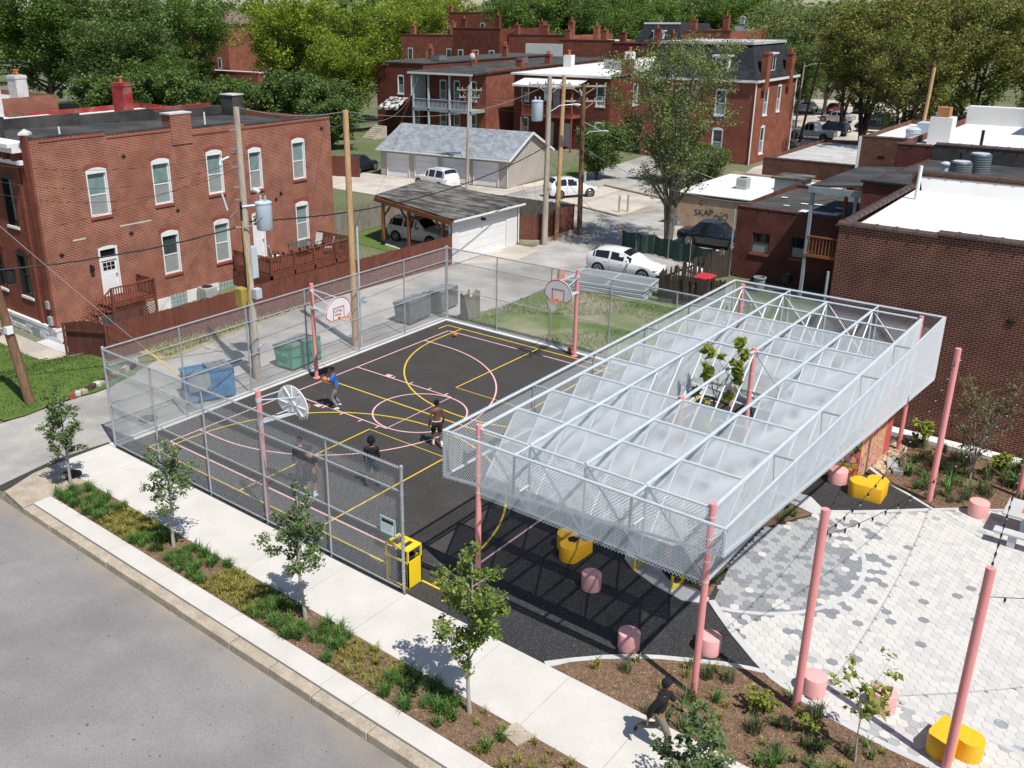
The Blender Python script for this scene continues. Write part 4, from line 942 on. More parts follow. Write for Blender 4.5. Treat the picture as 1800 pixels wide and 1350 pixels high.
# ---- wooden stoop, deck and brown fence beside the house
def rail_run(root, p, q, z0, z1, m, n, bal=True):
    p = Vector(p); q = Vector(q)
    MB().bar(p + Vector((0, 0, z1)), q + Vector((0, 0, z1)), 0.13, 0.045).build('top_rail', m, root)
    MB().bar(p + Vector((0, 0, z0 + 0.1)), q + Vector((0, 0, z0 + 0.1)), 0.045, 0.07).build('bottom_rail', m, root)
    me = None
    for i in range(1, n):
        c = p + (q - p) * i / n
        if me is None:
            o = MB().box(-.02, -.02, 0, .02, .02, z1 - z0 - .16).build('baluster', m, root, W=False); me = o.data
        else: o = link_mesh('baluster', me, None, root)
        o.location = Vector((c.x, c.y, c.z + z0 + 0.135)) - woff(root)
def lattice(root, A, d, L_, z0, z1, m):
    b = MB(); A = Vector(A); d = Vector(d).normalized(); H = z1 - z0
    for s in (1, -1):
        u = -H
        while u < L_ + H:
            c = clip_line([(0, 0), (L_, 0), (L_, H), (0, H)], u, 0, s * .7071, .7071)
            if c:
                p0 = (u + s * .7071 * c[0], .7071 * c[0]); p1 = (u + s * .7071 * c[1], .7071 * c[1])
                nn = Vector((-d.y, d.x, 0)) * 0.012 * s
                b.bar(A + d * p0[0] + Vector((0, 0, z0 + p0[1])) + nn, A + d * p1[0] + Vector((0, 0, z0 + p1[1])) + nn, 0.012, 0.04)
            u += 0.16
    return b.build('lattice', m, root)
dk = thing('deck', 'brown wooden deck with railing behind the brick house', 'deck', (-13.6, 20.5, 0))
DX0, DX1, DY0, DY1, DZ = -15.4, -11.9, 17.2, 23.9, 0.5
for i in range(24):
    y = DY0 + (DY1 - DY0) * i / 24; MB().box(DX0, y + .008, DZ - .04, DX1, y + (DY1 - DY0) / 24 - .008, DZ).build('deck_board', 'deck_brown', dk)
slab2(dk, 'rim_board', 'deck_brown', DX1 - .04, DY0, DX1, DY1, DZ - .28, DZ - .045); slab2(dk, 'rim_board', 'deck_brown', DX0, DY0, DX1 - .045, DY0 + .04, DZ - .28, DZ - .045)
for x, y in ((DX1 - .06, DY0 + .06), (DX1 - .06, (DY0 + DY1) / 2), (DX1 - .06, DY1 - .06), (DX0 + .2, DY0 + .06), (DX1 - .06, 19.0), (DX1 - .06, 22.3)): slab(dk, 'post', 'deck_brown', x - .06, y - .06, -0.7, x + .06, y + .06, DZ + 1.02)
rail_run(dk, (DX1 - .06, DY0 + .06, DZ), (DX1 - .06, DY1 - .06, DZ), 0, 1.0, 'deck_brown', 52)
rail_run(dk, (DX0 + .2, DY0 + .06, DZ), (DX1 - .06, DY0 + .06, DZ), 0, 1.0, 'deck_brown', 26)
rail_run(dk, (DX0 + .2, DY1 - .06, DZ), (DX1 - .06, DY1 - .06, DZ), 0, 1.0, 'deck_brown', 26)
lattice(dk, (DX1, DY0, 0), (0, 1, 0), DY1 - DY0, -0.9, DZ - .3, 'deck_brown'); lattice(dk, (DX0, DY0, 0), (1, 0, 0), DX1 - DX0, -0.9, DZ - .3, 'deck_brown')
tb = thing('patio_table', 'glass topped black patio table standing on the deck', 'table', (-14.2, 21.6, DZ))
MB().box(-14.85, 20.9, DZ + .70, -13.55, 22.3, DZ + .72).build('table_top', 'glass', tb)
b = MB()
for x in (-14.75, -13.65):
    for y in (21.0, 22.2): b.tube([(x, y, DZ), (x, y, DZ + .70)], 0.02, 6)
b.build('leg', 'black_metal', tb)
def chair(x, y, rz, label):
    t = thing('patio_chair', label, 'chair', (x, y, DZ), 'patio chairs on the deck', rz)
    MB().box(-.25, -.25, .40, .25, .25, .43).build('seat', 'stone_trim', t, W=False)
    MB().obox((0, .28, .75), (.5, .03, .62), 0, R(-14)).build('backrest', 'stone_trim', t, W=False)
    b = MB()
    for s in (-.26, .26):
        b.bar((s, -.24, 0), (s, -.24, .62), .03, .03); b.bar((s, .26, 0), (s, .34, .95), .03, .03); b.bar((s, -.26, .62), (s, .3, .60), .04, .025); b.bar((s, -.25, .4), (s, .25, .4), .03, .03)
    b.build('frame', 'black_metal', t, W=False)
chair(-14.0, 19.3, R(150), 'beige sling patio chair nearest the pole on the deck'); chair(-14.4, 23.0, R(10), 'beige sling patio chair behind the glass table'); chair(-13.1, 22.8, R(-40), 'beige sling patio chair at the far deck railing')
for i in range(7):
    y = 17.6 + i * 0.62; x = DX1 - .06
    b = MB().lathe([(.06, 0), (.085, .15), (.07, .155)], (x, y, DZ + 1.023), 10); o = b.build('flower_pot', 'black_metal', origin=(x, y, DZ + 1.023)); tag(o, 'small black flower pot standing in the row on the deck railing', 'flower pot', 'flower pots on the deck railing')
sp_ = thing('stoop', 'brown wooden stoop with railing below the white door', 'stoop', (-14.6, 9.4, -1))
SX0_, SX1_, SY0_, SY1_, SZ = -15.4, -13.75, 8.3, 10.9, 0.45
for i in range(10): MB().box(SX0_, SY0_ + i * .26 + .006, SZ - .04, SX1_, SY0_ + (i + 1) * .26 - .006, SZ).build('deck_board', 'deck_brown', sp_)
for x, y in ((SX1_ - .05, SY0_ + .05), (SX1_ - .05, SY1_ - .05), (SX0_ + .1, SY1_ - .05)): slab(sp_, 'post', 'deck_brown', x - .055, y - .055, -1.35, x + .055, y + .055, SZ + 1.0)
rail_run(sp_, (SX1_ - .05, SY0_ + .05, SZ), (SX1_ - .05, SY1_ - .05, SZ), 0, .98, 'deck_brown', 18); rail_run(sp_, (SX0_ + .1, SY1_ - .05, SZ), (SX1_ - .05, SY1_ - .05, SZ), 0, .98, 'deck_brown', 11)
MB().bar((SX1_ - .05, SY0_ + .05, SZ + .98), (SX1_ - .05, SY0_ - 2.1, SZ - .6), .1, .045).build('stair_rail', 'deck_brown', sp_)
for i in range(1, 12):
    t = i / 12; y = SY0_ + .05 - 2.15 * t; z = SZ + .96 - 1.58 * t; slab(sp_, 'baluster', 'deck_brown', SX1_ - .07, y - .02, z - .85, SX1_ - .03, y + .02, z)
for i in range(8): slab(sp_, 'stair_tread', 'deck_brown', SX0_ + .1, SY0_ - .28 * (i + 1), SZ - .2 * (i + 1) - .04, SX1_ - .1, SY0_ - .28 * i, SZ - .2 * (i + 1))
lattice(sp_, (SX1_, SY0_, 0), (0, 1, 0), SY1_ - SY0_, -1.3, SZ - .1, 'deck_brown')
def board_fence(name, label, A, B, h, m, bw=0.145, jag=0.02, posts=2.4, dz=lambda p: 0.0, limit=290, group='wooden board fences', gapm=0.008, lean=0.0):
    A = Vector(A); B = Vector(B); L_ = (B - A).length; d = (B - A).normalized(); ang = math.atan2(d.y, d.x)
    t = thing(name, label, 'fence', tuple(A), group)
    n = int(L_ / bw); me = MB().box(-bw / 2 + gapm / 2, -.011, 0, bw / 2 - gapm / 2, .011, 1.0)
    me = me.build('board', m, t, W=False); first = True; me0 = me.data
    for i in range(n):
        c = A + d * (L_ * (i + .5) / n); z = dz(c)
        o = me if first else link_mesh('board', me0, None, t)
        first = False
        o.location = Vector((c.x, c.y, c.z + z)) - woff(t); o.rotation_euler = (rnd.uniform(-lean, lean), 0, ang); o.scale = (1, 1, h + rnd.uniform(-jag, jag))
    nn = Vector((-d.y, d.x, 0)) * 0.05
    for zz in (0.3, h - 0.35):
        MB().bar(A + nn + Vector((0, 0, zz + dz(A))), B + nn + Vector((0, 0, zz + dz(B))), 0.04, 0.09).build('fence_rail', m, t)
    k = max(1, int(L_ / posts))
    for i in range(k + 1):
        c = A + d * (L_ * i / k) + nn * 1.8; slab(t, 'fence_post', m, c.x - .045, c.y - .045, c.z + dz(c) - .1, c.x + .045, c.y + .045, c.z + dz(c) + h + .02)
    return t
gzf = lambda p: gz(p.x, p.y) 
board_fence('board_fence', 'long brown board fence along the alley behind the court', (-8.15, 4.75, -0.05), (-6.72, 27.05, 0.0), 1.78, 'fence_brown', dz=lambda p: -0.12 * max(0, (12 - p.y) / 8))
board_fence('board_fence', 'short dark brown board fence return beside the brick house', (-8.15, 4.72, -0.15), (-11.6, 4.55, -0.25), 1.78, 'fence_brown', dz=lambda p: gz(p.x, p.y) * 0.75)
board_fence('board_fence', 'brown board fence standing right of the white garage', (-5.62, 34.75, 0.25), (-5.55, 38.95, 0.25), 1.72, 'fence_brown')
board_fence('board_fence', 'short brown board fence between white garage and utility pole', (-6.75, 34.0, 0.2), (-5.7, 34.6, 0.2), 1.62, 'fence_brown')
o = MB().prism([(-6.7, 33.95), (-5.45, 34.6), (-5.35, 39.05), (-5.7, 39.1), (-5.75, 34.85), (-6.8, 34.2)], -0.1, 0.24).build('retaining_wall', 'concrete_old', origin=(-6, 36, 0)); tag(o, 'low rough stone wall below the brown fence by the poles', 'wall')
board_fence('board_fence', 'weathered grey board fence behind the carport lawn', (-17.5, 27.3, 0), (-17.5, 36.8, 0), 1.8, 'fence_grey')
board_fence('board_fence', 'dark grey board fence behind the carport roof', (-17.5, 38.9, 0), (-5.9, 39.3, 0), 1.85, 'fence_grey')
board_fence('board_fence', 'brown board fence left of the long garage', (-40.5, 43.5, 0), (-33.6, 46.0, 0), 1.9, 'fence_brown')
board_fence('board_fence', 'leaning dark board fence in front of the red bin', (6.75, 27.9, 0), (10.0, 28.6, 0), 1.55, 'fence_black', jag=.06, lean=.05)
board_fence('board_fence', 'broken dark board fence between bin and brick building', (6.6, 28.6, 0), (6.9, 33.4, 0), 1.5, 'fence_black', jag=.12, lean=.09)
board_fence('board_fence', 'dark board fence next to the corner of the dark brick building', (6.9, 33.5, 0), (7.55, 35.0, 0), 1.6, 'fence_black', jag=.1, lean=.05)
board_fence('board_fence', 'short piece of old grey board fence at the far court corner', (0.62, 18.95, 0), (0.98, 19.9, 0), 1.35, 'fence_grey', jag=.2)

# ---- white garage with carport
gr_ = thing('garage', 'white one door garage with weathered low roof and open carport', 'garage', (-10.5, 31, 0))
gx = Face('x', -6.7, 1)
b = MB(); wall(gx, b, 27.05, 33.8, 0, 2.62, [(27.7, 0.02, 32.6, 2.02)], 0.12); b.box(-7.0, 33.6, 0, -6.85, 33.8, 2.6); b.box(-6.98, 27.051, 0, -6.86, 27.2, 2.6)
for i in range(12):
    z = 0.03 + i * 0.205
    for a, c in ((27.06, 27.66), (32.64, 33.79)) if z < 2.0 else ((27.06, 33.79),): gx.box(b, a, z, c, z + 0.012, 0.0, 0.012)
b.build('wall', 'siding_white', gr_)
for i in range(4): m_ = MB(); gx.box(m_, 27.72, 0.03 + i * .5, 32.58, 0.515 + i * .5, -0.1, -0.06 + 0.004 * (i % 2)); m_.build('door_panel', 'white_paint', gr_)
b = MB(); b.box(-7.0, 27.3, 0, -6.9, 33.6, 2.5); b.build('back_wall', 'siding_white', gr_)
rf = MB(); Z1_, Z2_ = 2.78, 2.95
rf.add([(-6.35, 26.7, 2.74), (-6.35, 34.2, 2.66), (-16.0, 35.0, 2.95), (-14.6, 28.6, 2.98)] + [(-6.35, 26.7, 2.90), (-6.35, 34.2, 2.82), (-16.0, 35.0, 3.11), (-14.6, 28.6, 3.14)], [(0, 1, 2, 3), (7, 6, 5, 4), (0, 4, 5, 1), (1, 5, 6, 2), (2, 6, 7, 3), (3, 7, 4, 0)])
rf.build('roof', 'roof_weathered', gr_)
MB().bar((-6.42, 26.72, 2.62), (-14.62, 28.55, 2.86), 0.06, 0.28).build('fascia_beam', 'cedar', gr_); MB().bar((-14.7, 28.6, 2.86), (-15.95, 34.9, 2.84), 0.06, 0.24).build('fascia_beam', 'cedar', gr_)
MB().bar((-6.32, 26.75, 2.74), (-6.32, 34.15, 2.66), 0.1, 0.1).build('gutter', 'white_paint', gr_); MB().tube([(-6.34, 33.9, 2.62), (-6.62, 33.85, 2.45), (-6.62, 33.85, 0.1)], 0.045, 8).build('downspout', 'white_paint', gr_)
cp_ = [(-13.75, 28.42), (-10.9, 27.8), (-7.4, 27.05)]
for i, (x, y) in enumerate(cp_):
    slab(gr_, 'carport_post', 'cedar', x - .09, y - .09, 0, x + .09, y + .09, 2.75)
    for s in ((1, 0.22), (-1, -0.22)):
        if (i == 0 and s[0] < 0) or (i == 2 and s[0] > 0): continue
        MB().bar((x, y, 1.75), (x + s[0] * .85, y - s[0] * .2, 2.6), 0.1, 0.1).build('knee_brace', 'cedar', gr_)
slab(gr_, 'carport_post', 'cedar', -15.2, 34.3, 0, -15.02, 34.5, 2.8); lmp = MB().box(-6.7, 29.9, 2.25, -6.45, 30.1, 2.4); lmp.build('lamp', 'black_metal', gr_)
kb = MB().lathe([(.16, 0), (.2, .3), (.19, .33)], (-13.55, 28.15, 0.003), 14).build('planter_pot', 'black_metal', origin=(-13.55, 28.15, 0.003)); tag(kb, 'black plant pot at the foot of the carport corner post', 'plant pot')

# ---- four door garage
g4 = thing('garage', 'long tan four door garage with grey shingle roof', 'garage', (-26, 53, 0))
A0, A1 = Vector((-32.9, 48.3, 0)), Vector((-19.1, 49.75, 0)); dd = (A1 - A0).normalized(); nb = Vector((-dd.y, dd.x, 0)); LG = (A1 - A0).length; DG = 7.6
def gp(u, v, z): q = A0 + dd * u + nb * v; return (q.x, q.y, z)
b = MB()
dws = [(0.75, 3.3), (3.95, 6.5), (7.1, 9.7), (10.35, 12.9)]
us = [0.0] + [q for d_ in dws for q in d_] + [LG]
for i in range(0, len(us), 2): b.quad(gp(us[i], 0, 0), gp(us[i + 1], 0, 0), gp(us[i + 1], 0, 2.55), gp(us[i], 0, 2.55))
for a, c in dws: b.quad(gp(a, 0, 2.15), gp(c, 0, 2.15), gp(c, 0, 2.55), gp(a, 0, 2.55))
b.quad(gp(LG, 0, 0), gp(LG, DG, 0), gp(LG, DG, 2.55), gp(LG, DG / 2, 4.35), gp(LG, 0, 2.55)); b.quad(gp(0, DG, 0), gp(0, 0, 0), gp(0, 0, 2.55), gp(0, DG / 2, 4.35), gp(0, DG, 2.55)); b.quad(gp(LG, DG, 0), gp(0, DG, 0), gp(0, DG, 2.55), gp(LG, DG, 2.55))
b.build('wall', 'siding_tan', g4)
b = MB()
for i in range(20):
    z = 0.1 + i * .2; v0 = 0 if z < 2.55 else (z - 2.55) / 1.8 * DG / 2
    if z > 4.2: break
    q0, q1 = Vector(gp(LG, v0, z)) + dd * .012, Vector(gp(LG, DG - v0, z)) + dd * .012; b.bar(q0, q1, 0.012, 0.02)
    if z < 2.5:
        for j in range(0, len(us), 2): b.bar(Vector(gp(us[j], 0, z)) - nb * .008, Vector(gp(us[j + 1], 0, z)) - nb * .008, 0.012, 0.02)
tag(b.build('siding_laps', 'siding_tan', g4), kind='stuff')
for a, c in dws:
    d_ = MB(); 
    for i in range(4): d_.obox(Vector(gp((a + c) / 2, 0.08, 0.28 + i * .535)), (c - a - .02, .05, .52), math.atan2(dd.y, dd.x))
    d_.build('garage_door', 'white_paint', g4)
    f_ = MB(); 
    for q0, q1 in (((a, 0), (a, 2.15)), ((c, 0), (c, 2.15)), ((a, 2.15), (c, 2.15))): f_.bar(gp(q0[0], -.01, q0[1]), gp(q1[0], -.01, q1[1]), .09, .05)
    f_.build('door_frame', 'white_paint', g4)
for s in (0, 1):
    v0, v1 = (-0.35, DG / 2) if s == 0 else (DG + .35, DG / 2); z0 = 2.55 - .35 * 1.8 / (DG / 2)
    r_ = MB(); P = [gp(-.3, v0, z0), gp(LG + .3, v0, z0), gp(LG + .3, v1, 4.37), gp(-.3, v1, 4.37)]
    r_.add(P + [(x, y, z + .1) for x, y, z in P], [(0, 1, 2, 3)[::-1], (4, 5, 6, 7), (0, 1, 5, 4), (1, 2, 6, 5), (3, 0, 4, 7)] if s == 0 else [(0, 1, 2, 3), (7, 6, 5, 4), (0, 4, 5, 1), (1, 5, 6, 2), (3, 7, 4, 0)])
    r_.build('roof', 'shingle', g4)
    MB().bar(gp(LG + .32, v0, z0 + .02), gp(LG + .32, v1, 4.39), .04, .2).build('barge_board', 'white_paint', g4)
MB().bar(gp(-.3, -.38, 2.42), gp(LG + .3, -.38, 2.42), .1, .1).build('gutter', 'white_paint', g4)
for u in (9.95, LG - .05): MB().tube([gp(u, -.3, 2.4), gp(u, -.04, 2.25), gp(u, -.04, .1)], .04, 6).build('downspout', 'white_paint', g4)
# ---- dark brick building on the right and its neighbours
big = thing('brick_building', 'large windowless dark brick building with white roof at the right', 'building', (26, 24, 0))
fb = Face('y', 19.0, -1)
b = MB(); wall(fb, b, 18.05, 40, -0.05, 7.25); b.quad((18.05, 19, -.05), (18.05, 19, 7.1), (17.75, 29.5, 7.1), (17.75, 29.5, -.05)); b.quad((40, 19, 0), (40, 29.5, 0), (40, 29.5, 7.1), (40, 19, 7.1)); b.box(17.76, 29.4, 0, 40, 29.6, 7.75); b.box(18.06, 19.012, 6.8, 39.9, 19.3, 7.24)
b.build('wall', 'brick_dark', big)
pt_ = MB(); fb.box(pt_, 21.15, 2.55, 22.0, 4.0, 0.0, 0.008); pt_.build('brick_patch', 'brick_house', big)
for u, z in ((23.9, 4.75), (26.4, 4.5)):
    pt_ = MB()
    for k in range(3): a_ = PI * k / 3; pt_.bar(fb.p(u - .14 * math.cos(a_), z - .14 * math.sin(a_), .02), fb.p(u + .14 * math.cos(a_), z + .14 * math.sin(a_), .02), .03, .03)
    pt_.build('tie_plate', 'black_metal', big)
rf = MB(); rf.quad((18.3, 19.3, 7.02), (40, 19.3, 7.02), (40, 29.4, 7.02), (18.0, 29.4, 7.02)); rf.build('roof', 'roof_white', big)
b = MB(); b.add([(18.3, 29.1, 7.02), (40, 29.1, 7.02), (40, 29.39, 7.6), (18.1, 29.39, 7.6)], [(0, 1, 2, 3)]); b.build('upturned_membrane', 'roof_white', big)
coping(big, 18.0, 19.12, 21.3, 19.12, 7.25); coping(big, 21.3, 19.12, 36, 19.12, 7.34); coping(big, 17.95, 19.4, 17.8, 29.4, 7.1); coping(big, 18.0, 29.5, 34, 29.5, 7.75)
b = MB().box(21.25, 19.012, 7.25, 36, 19.3, 7.34); b.build('raised_course', 'brick_dark', big)
MB().tube([(18.62, 26.9, 7.02), (18.62, 26.9, 8.42)], .075, 12).build('vent_pipe', 'white_paint', big, smooth=True)
pp = MB().tube([(17.93, 18.85, 0), (17.93, 18.85, 5.5)], .05, 8).build('downspout', 'galv_dark', big)
# B: dark red brick with two windows
bb = thing('brick_building', 'low dark red brick building with two boarded windows', 'building', (10.6, 40, 0))
f2 = Face('y', 35.2, -1); wb = [(8.62, 1.55, 9.62, 2.72), (10.85, 1.6, 11.8, 2.78)]
b = MB(); wall(f2, b, 7.6, 14.4, 0, 4.1, wb, .12); b.quad((7.6, 44.5, 0), (7.6, 35.2, 0), (7.6, 35.2, 4.1), (7.6, 44.5, 4.1)); b.box(7.601, 44.3, 0, 14.4, 44.5, 4.0); b.box(7.61, 35.21, 3.7, 14.4, 35.45, 4.09); b.build('wall', 'brick_deep', bb)
for o in wb: window(bb, f2, *o, arch=0, fm='bark_dark', top='glass_dark', bot='glass_screen', sill='sill_red', depth=.12, head=0, fw=.05)
rf = MB(); rf.quad((7.7, 35.45, 3.95), (14.4, 35.45, 3.95), (14.4, 44.4, 3.8), (7.7, 44.4, 3.8)); rf.build('roof', 'roof_flat', bb)
wp = MB()
for x, y, w_, h_ in ((10.6, 36.3, 2.1, .75), (9.3, 37.5, .35, .25), (9.9, 38.6, .4, .3), (10.6, 38.8, .6, .3), (11.9, 38.5, .55, .3), (8.3, 39.8, .35, .3), (12.3, 37.0, .5, .3)): wp.quad((x, y, 3.96), (x + w_, y, 3.96), (x + w_, y + h_, 3.955), (x, y + h_, 3.955))
wp.build('roof_patch', 'roof_white', bb); coping(bb, 7.65, 35.32, 13.4, 35.32, 4.08, h=.09, w=.3)
MB().tube([(7.5, 35.1, 0), (7.5, 35.1, 3.9)], .05, 8).build('downspout', 'galv_dark', bb)
# C: tan block garage
cc = thing('block_building', 'low tan block building with black graffiti and white roof', 'building', (3.5, 50, 0))
f3 = Face('y', 45.45, -1)
b = MB(); wall(f3, b, -1.2, 7.5, -.1, 2.35); b.quad((-1.2, 55, 0), (-1.2, 45.45, 0), (-1.2, 45.45, 2.35), (-1.2, 55, 2.35)); b.box(7.3, 45.46, 0, 7.5, 55, 2.3); b.box(-1.19, 54.8, 0, 7.3, 55, 2.6); b.build('wall', 'block_tan', cc)
rf = MB(); rf.box(-1.3, 45.38, 2.352, 7.55, 55.05, 2.44); rf.build('roof', 'roof_white', cc); MB().box(-1.34, 45.34, 2.26, 7.56, 45.44, 2.38).build('roof_edge', 'black_metal', cc)
text_obj('graffiti', 'SKAP', 'ink', cc, 0.62, Matrix.Translation((1.0, 45.44, 1.15)) @ Matrix.Rotation(R(90), 4, 'X') @ Matrix.Rotation(R(4), 4, 'Z'))
gf = MB()
lp = [(2.25 + .52 * math.sin(R(q)), 45.44, .98 + .2 * math.sin(R(2 * q)) + .12 * math.sin(R(q))) for q in range(0, 361, 15)]; gf.tube(lp, .02, 4, False); gf.tube([(2.3, 45.44, 1.32), (2.36, 45.44, 1.37)], .03, 5)
gf.tube([(0.9 + .3 * math.cos(R(q)), 45.44, 1.85 + .16 * math.sin(R(q))) for q in range(0, 270, 20)], .012, 4, False); gf.build('graffiti_scrawl', 'ink', cc)
def ac_box(x, y, z, label, s=.75, h=.8, m='ac_metal', dark=False):
    t = thing('air_conditioner', label, 'air conditioner', (x, y, z), 'air conditioning units')
    b = MB(); b.box(x - s / 2, y - s / 2, z, x + s / 2, y + s / 2, z + h); b.build('casing', m, t, bevel=.03)
    b = MB()
    for i in range(7):
        zz = z + .1 + i * (h - .2) / 7
        b.box(x - s / 2 - .012, y - s / 2 - .012, zz, x + s / 2 + .012, y + s / 2 + .012, zz + .03)
    b.build('louvre', 'galv_dark', t); MB().lathe([(s * .38, 0), (s * .38, .03), (s * .1, .045)], (x, y, z + h), 18).build('fan_grille', 'black_metal', t)
    return t
ac_box(2.1, 49.2, 2.44, 'grey air conditioner on the white roof behind the tree'); ac_box(4.4, 50.6, 2.44, 'small grey air conditioner in the middle of the low white roof', .7, .7)
def ac_round(x, y, z, label, r=.5, h=.95):
    t = thing('air_conditioner', label, 'air conditioner', (x, y, z), 'air conditioning units')
    MB().lathe([(r, 0), (r, h - .06), (r - .05, h)], (x, y, z), 28).build('casing', 'ac_dark', t, smooth=True)
    b = MB()
    for i in range(9): zz = z + .08 + i * (h - .18) / 9; b.lathe([(r + .012, 0), (r + .012, .025)], (x, y, zz), 28, False)
    b.build('louvre', 'galv_dark', t); MB().lathe([(r * .8, 0), (r * .8, .025), (r * .15, .04)], (x, y, z + h), 22).build('fan_grille', 'galv', t)
# D: dark roofed brick block behind, with porch roof on posts
dd_ = thing('brick_building', 'brick building with black flat roof and two round condensers', 'building', (19, 40, 0))
f4 = Face('y', 32.6, -1)
b = MB(); wall(f4, b, 14.85, 36, 0, 6.55); b.quad((14.85, 46, 0), (14.85, 32.6, 0), (14.85, 32.6, 6.55), (14.85, 46, 6.2)); b.box(14.9, 32.62, 6.2, 36, 32.85, 6.54); b.build('wall', 'brick_deep', dd_)
rf = MB(); rf.add([(14.86, 32.7, 6.5), (36, 32.7, 6.42), (36, 45.5, 6.1), (14.86, 45.5, 6.1)], [(0, 1, 2, 3)]); rf.build('roof', 'roof_black', dd_); MB().box(14.75, 32.5, 6.56, 36, 32.84, 6.66).build('roof_edge', 'black_metal', dd_)
b = MB(); b.box(14.9, 45.4, 5.9, 36, 45.7, 7.0); b.build('back_parapet', 'roof_flat', dd_); coping(dd_, 15, 45.55, 32, 45.55, 7.0)
pr = MB(); pr.add([(12.2, 33.0, 5.95), (14.9, 33.0, 6.2), (14.9, 41, 6.1), (12.2, 41, 5.9), (12.2, 33.0, 6.08), (14.9, 33.0, 6.33), (14.9, 41, 6.23), (12.2, 41, 6.03)], [(3, 2, 1, 0), (4, 5, 6, 7), (0, 1, 5, 4), (3, 0, 4, 7), (2, 3, 7, 6)]); pr.build('porch_roof', 'roof_black', dd_)
MB().box(12.15, 32.9, 5.72, 14.84, 32.99, 6.02).build('porch_fascia', 'paint_greyblue', dd_)
for x, y, m_ in ((12.35, 33.1, 'paint_greyblue'), (14.5, 33.1, 'paint_greyblue'), (13.6, 34.5, 'sill_red')): slab(dd_, 'porch_post', m_, x - .075, y - .075, 0, x + .075, y + .075, 5.72)
slab(dd_, 'porch_floor', 'cedar', 12.3, 33.0, 2.35, 14.84, 35.15, 2.5)
for i in range(14): slab(dd_, 'baluster', 'cedar', 12.5 + i * .17, 33.02, 2.5, 12.54 + i * .17, 33.06, 3.4)
slab(dd_, 'porch_rail', 'cedar', 12.4, 33.0, 3.4, 14.84, 33.08, 3.47)
ac_round(18.1, 37.2, 6.35, 'dark round condenser in front on the black roof'); ac_round(18.6, 38.8, 6.3, 'dark round condenser behind the other on the black roof', .52, 1.25)
vt = MB().lathe([(.16, 0), (.16, .5), (.24, .52), (.24, .6), (.1, .68)], (17.1, 38.6, 6.35), 14).build('roof_vent', 'galv', origin=(17.1, 38.6, 6.35)); tag(vt, 'small capped metal vent beside the round condensers', 'vent')
vp = MB().tube([(17.2, 41.5, 6.2), (17.2, 41.5, 7.2)], .09, 8).build('roof_vent', 'black_metal', origin=(17.2, 41.5, 6.2)); tag(vp, 'black vent pipe standing behind the round condensers', 'vent')
# E, F, G further back
def plain_block(name, label, x0, x1, y0, y1, z1, wm, rm, par=.35, cop=True, rz=None, catg='building', m2=None):
    t = thing(name, label, catg, ((x0 + x1) / 2, (y0 + y1) / 2, 0))
    b = MB(); f_ = Face('y', y0, -1); wall(f_, b, x0, x1, -2, z1); b.quad((x0, y1, -2), (x0, y0, -2), (x0, y0, z1), (x0, y1, z1)); b.quad((x1, y0, -2), (x1, y1, -2), (x1, y1, z1), (x1, y0, z1)); b.quad((x1, y1, -2), (x0, y1, -2), (x0, y1, z1), (x1, y1, z1))
    b.box(x0 + .01, y0 + .01, z1 - par, x1 - .01, y0 + .28, z1 - .001); b.build('wall', wm, t)
    rf = MB(); rf.quad((x0 + .02, y0 + .28, z1 - par * .9), (x1 - .02, y0 + .28, z1 - par * .9), (x1 - .02, y1 - .02, z1 - par * .9), (x0 + .02, y1 - .02, z1 - par * .9)); rf.build('roof', rm, t)
    if cop: coping(t, x0, y0 + .14, x1, y0 + .14, z1 - .01, h=.1, w=.32, seg=.9)
    return t
plain_block('brick_building', 'low brown brick building with pale tree shaded roof', -.6, 6.8, 59.5, 74, 3.2, 'brick_dark', 'roof_lightgrey')
F_ = plain_block('brick_building', 'taller brown brick block with white roof edge', 8.0, 14, 55, 68, 6.0, 'brick_dark', 'roof_white')
slab(F_, 'wall_opening', 'dark_void', 9.3, 54.98, 4.55, 9.8, 55.1, 4.75); slab(F_, 'corner_board', 'white_paint', 7.9, 54.93, 3, 8.08, 55.1, 6.0)
G_ = plain_block('flat_roof_building', 'wide white flat roofed building behind the condensers', 12.6, 34, 46.5, 66, 6.75, 'brick_deep', 'roof_white', .5)
slab(G_, 'chimney', 'roof_white', 13.2, 51, 6.3, 14.5, 52.2, 8.0); slab(G_, 'chimney_cap', 'cedar_light', 13.5, 51.2, 8.0, 14.2, 52.0, 8.6)
slab(G_, 'parapet', 'roof_white', 12.6, 64.5, 6.3, 34, 65.5, 7.6); slab(G_, 'vent_pipe', 'black_metal', 16.6, 49.0, 6.3, 16.75, 49.15, 7.6)
ex = thing('exhaust_fan', 'grey boxed exhaust fan on the brown brick block', 'exhaust fan', (11.3, 58, 5.7))
MB().box(10.9, 57.6, 5.7, 12.2, 58.9, 6.9).build('curb_box', 'metal_blue', ex); MB().lathe([(.5, 0), (.5, .25), (.46, .27), (.46, .5), (.5, .52), (.5, .8), (.2, .95)], (10.9, 57.0, 5.7), 20).build('fan_drum', 'galv', ex, smooth=True)
sh = thing('roof_shed', 'small grey shed roof behind the dark brick building roof', 'roof hatch', (6.2, 46.5, 3.8))
MB().box(5.6, 45.8, 2.4, 7.4, 47.6, 4.0).build('shed_wall', 'siding_white', sh); MB().box(5.4, 45.6, 4.0, 7.6, 47.8, 4.12).build('shed_roof', 'roof_weathered', sh)
lean = thing('shack', 'pale lean-to roofed shack on the far white roof at the right', 'shed', (20, 62, 6.5))
b = MB(); b.add([(17.6, 59, 8.3), (26, 59, 9.4), (26, 64, 9.6), (17.6, 64, 8.5)], [(0, 1, 2, 3)]); b.build('roof', 'roof_lightgrey', lean)
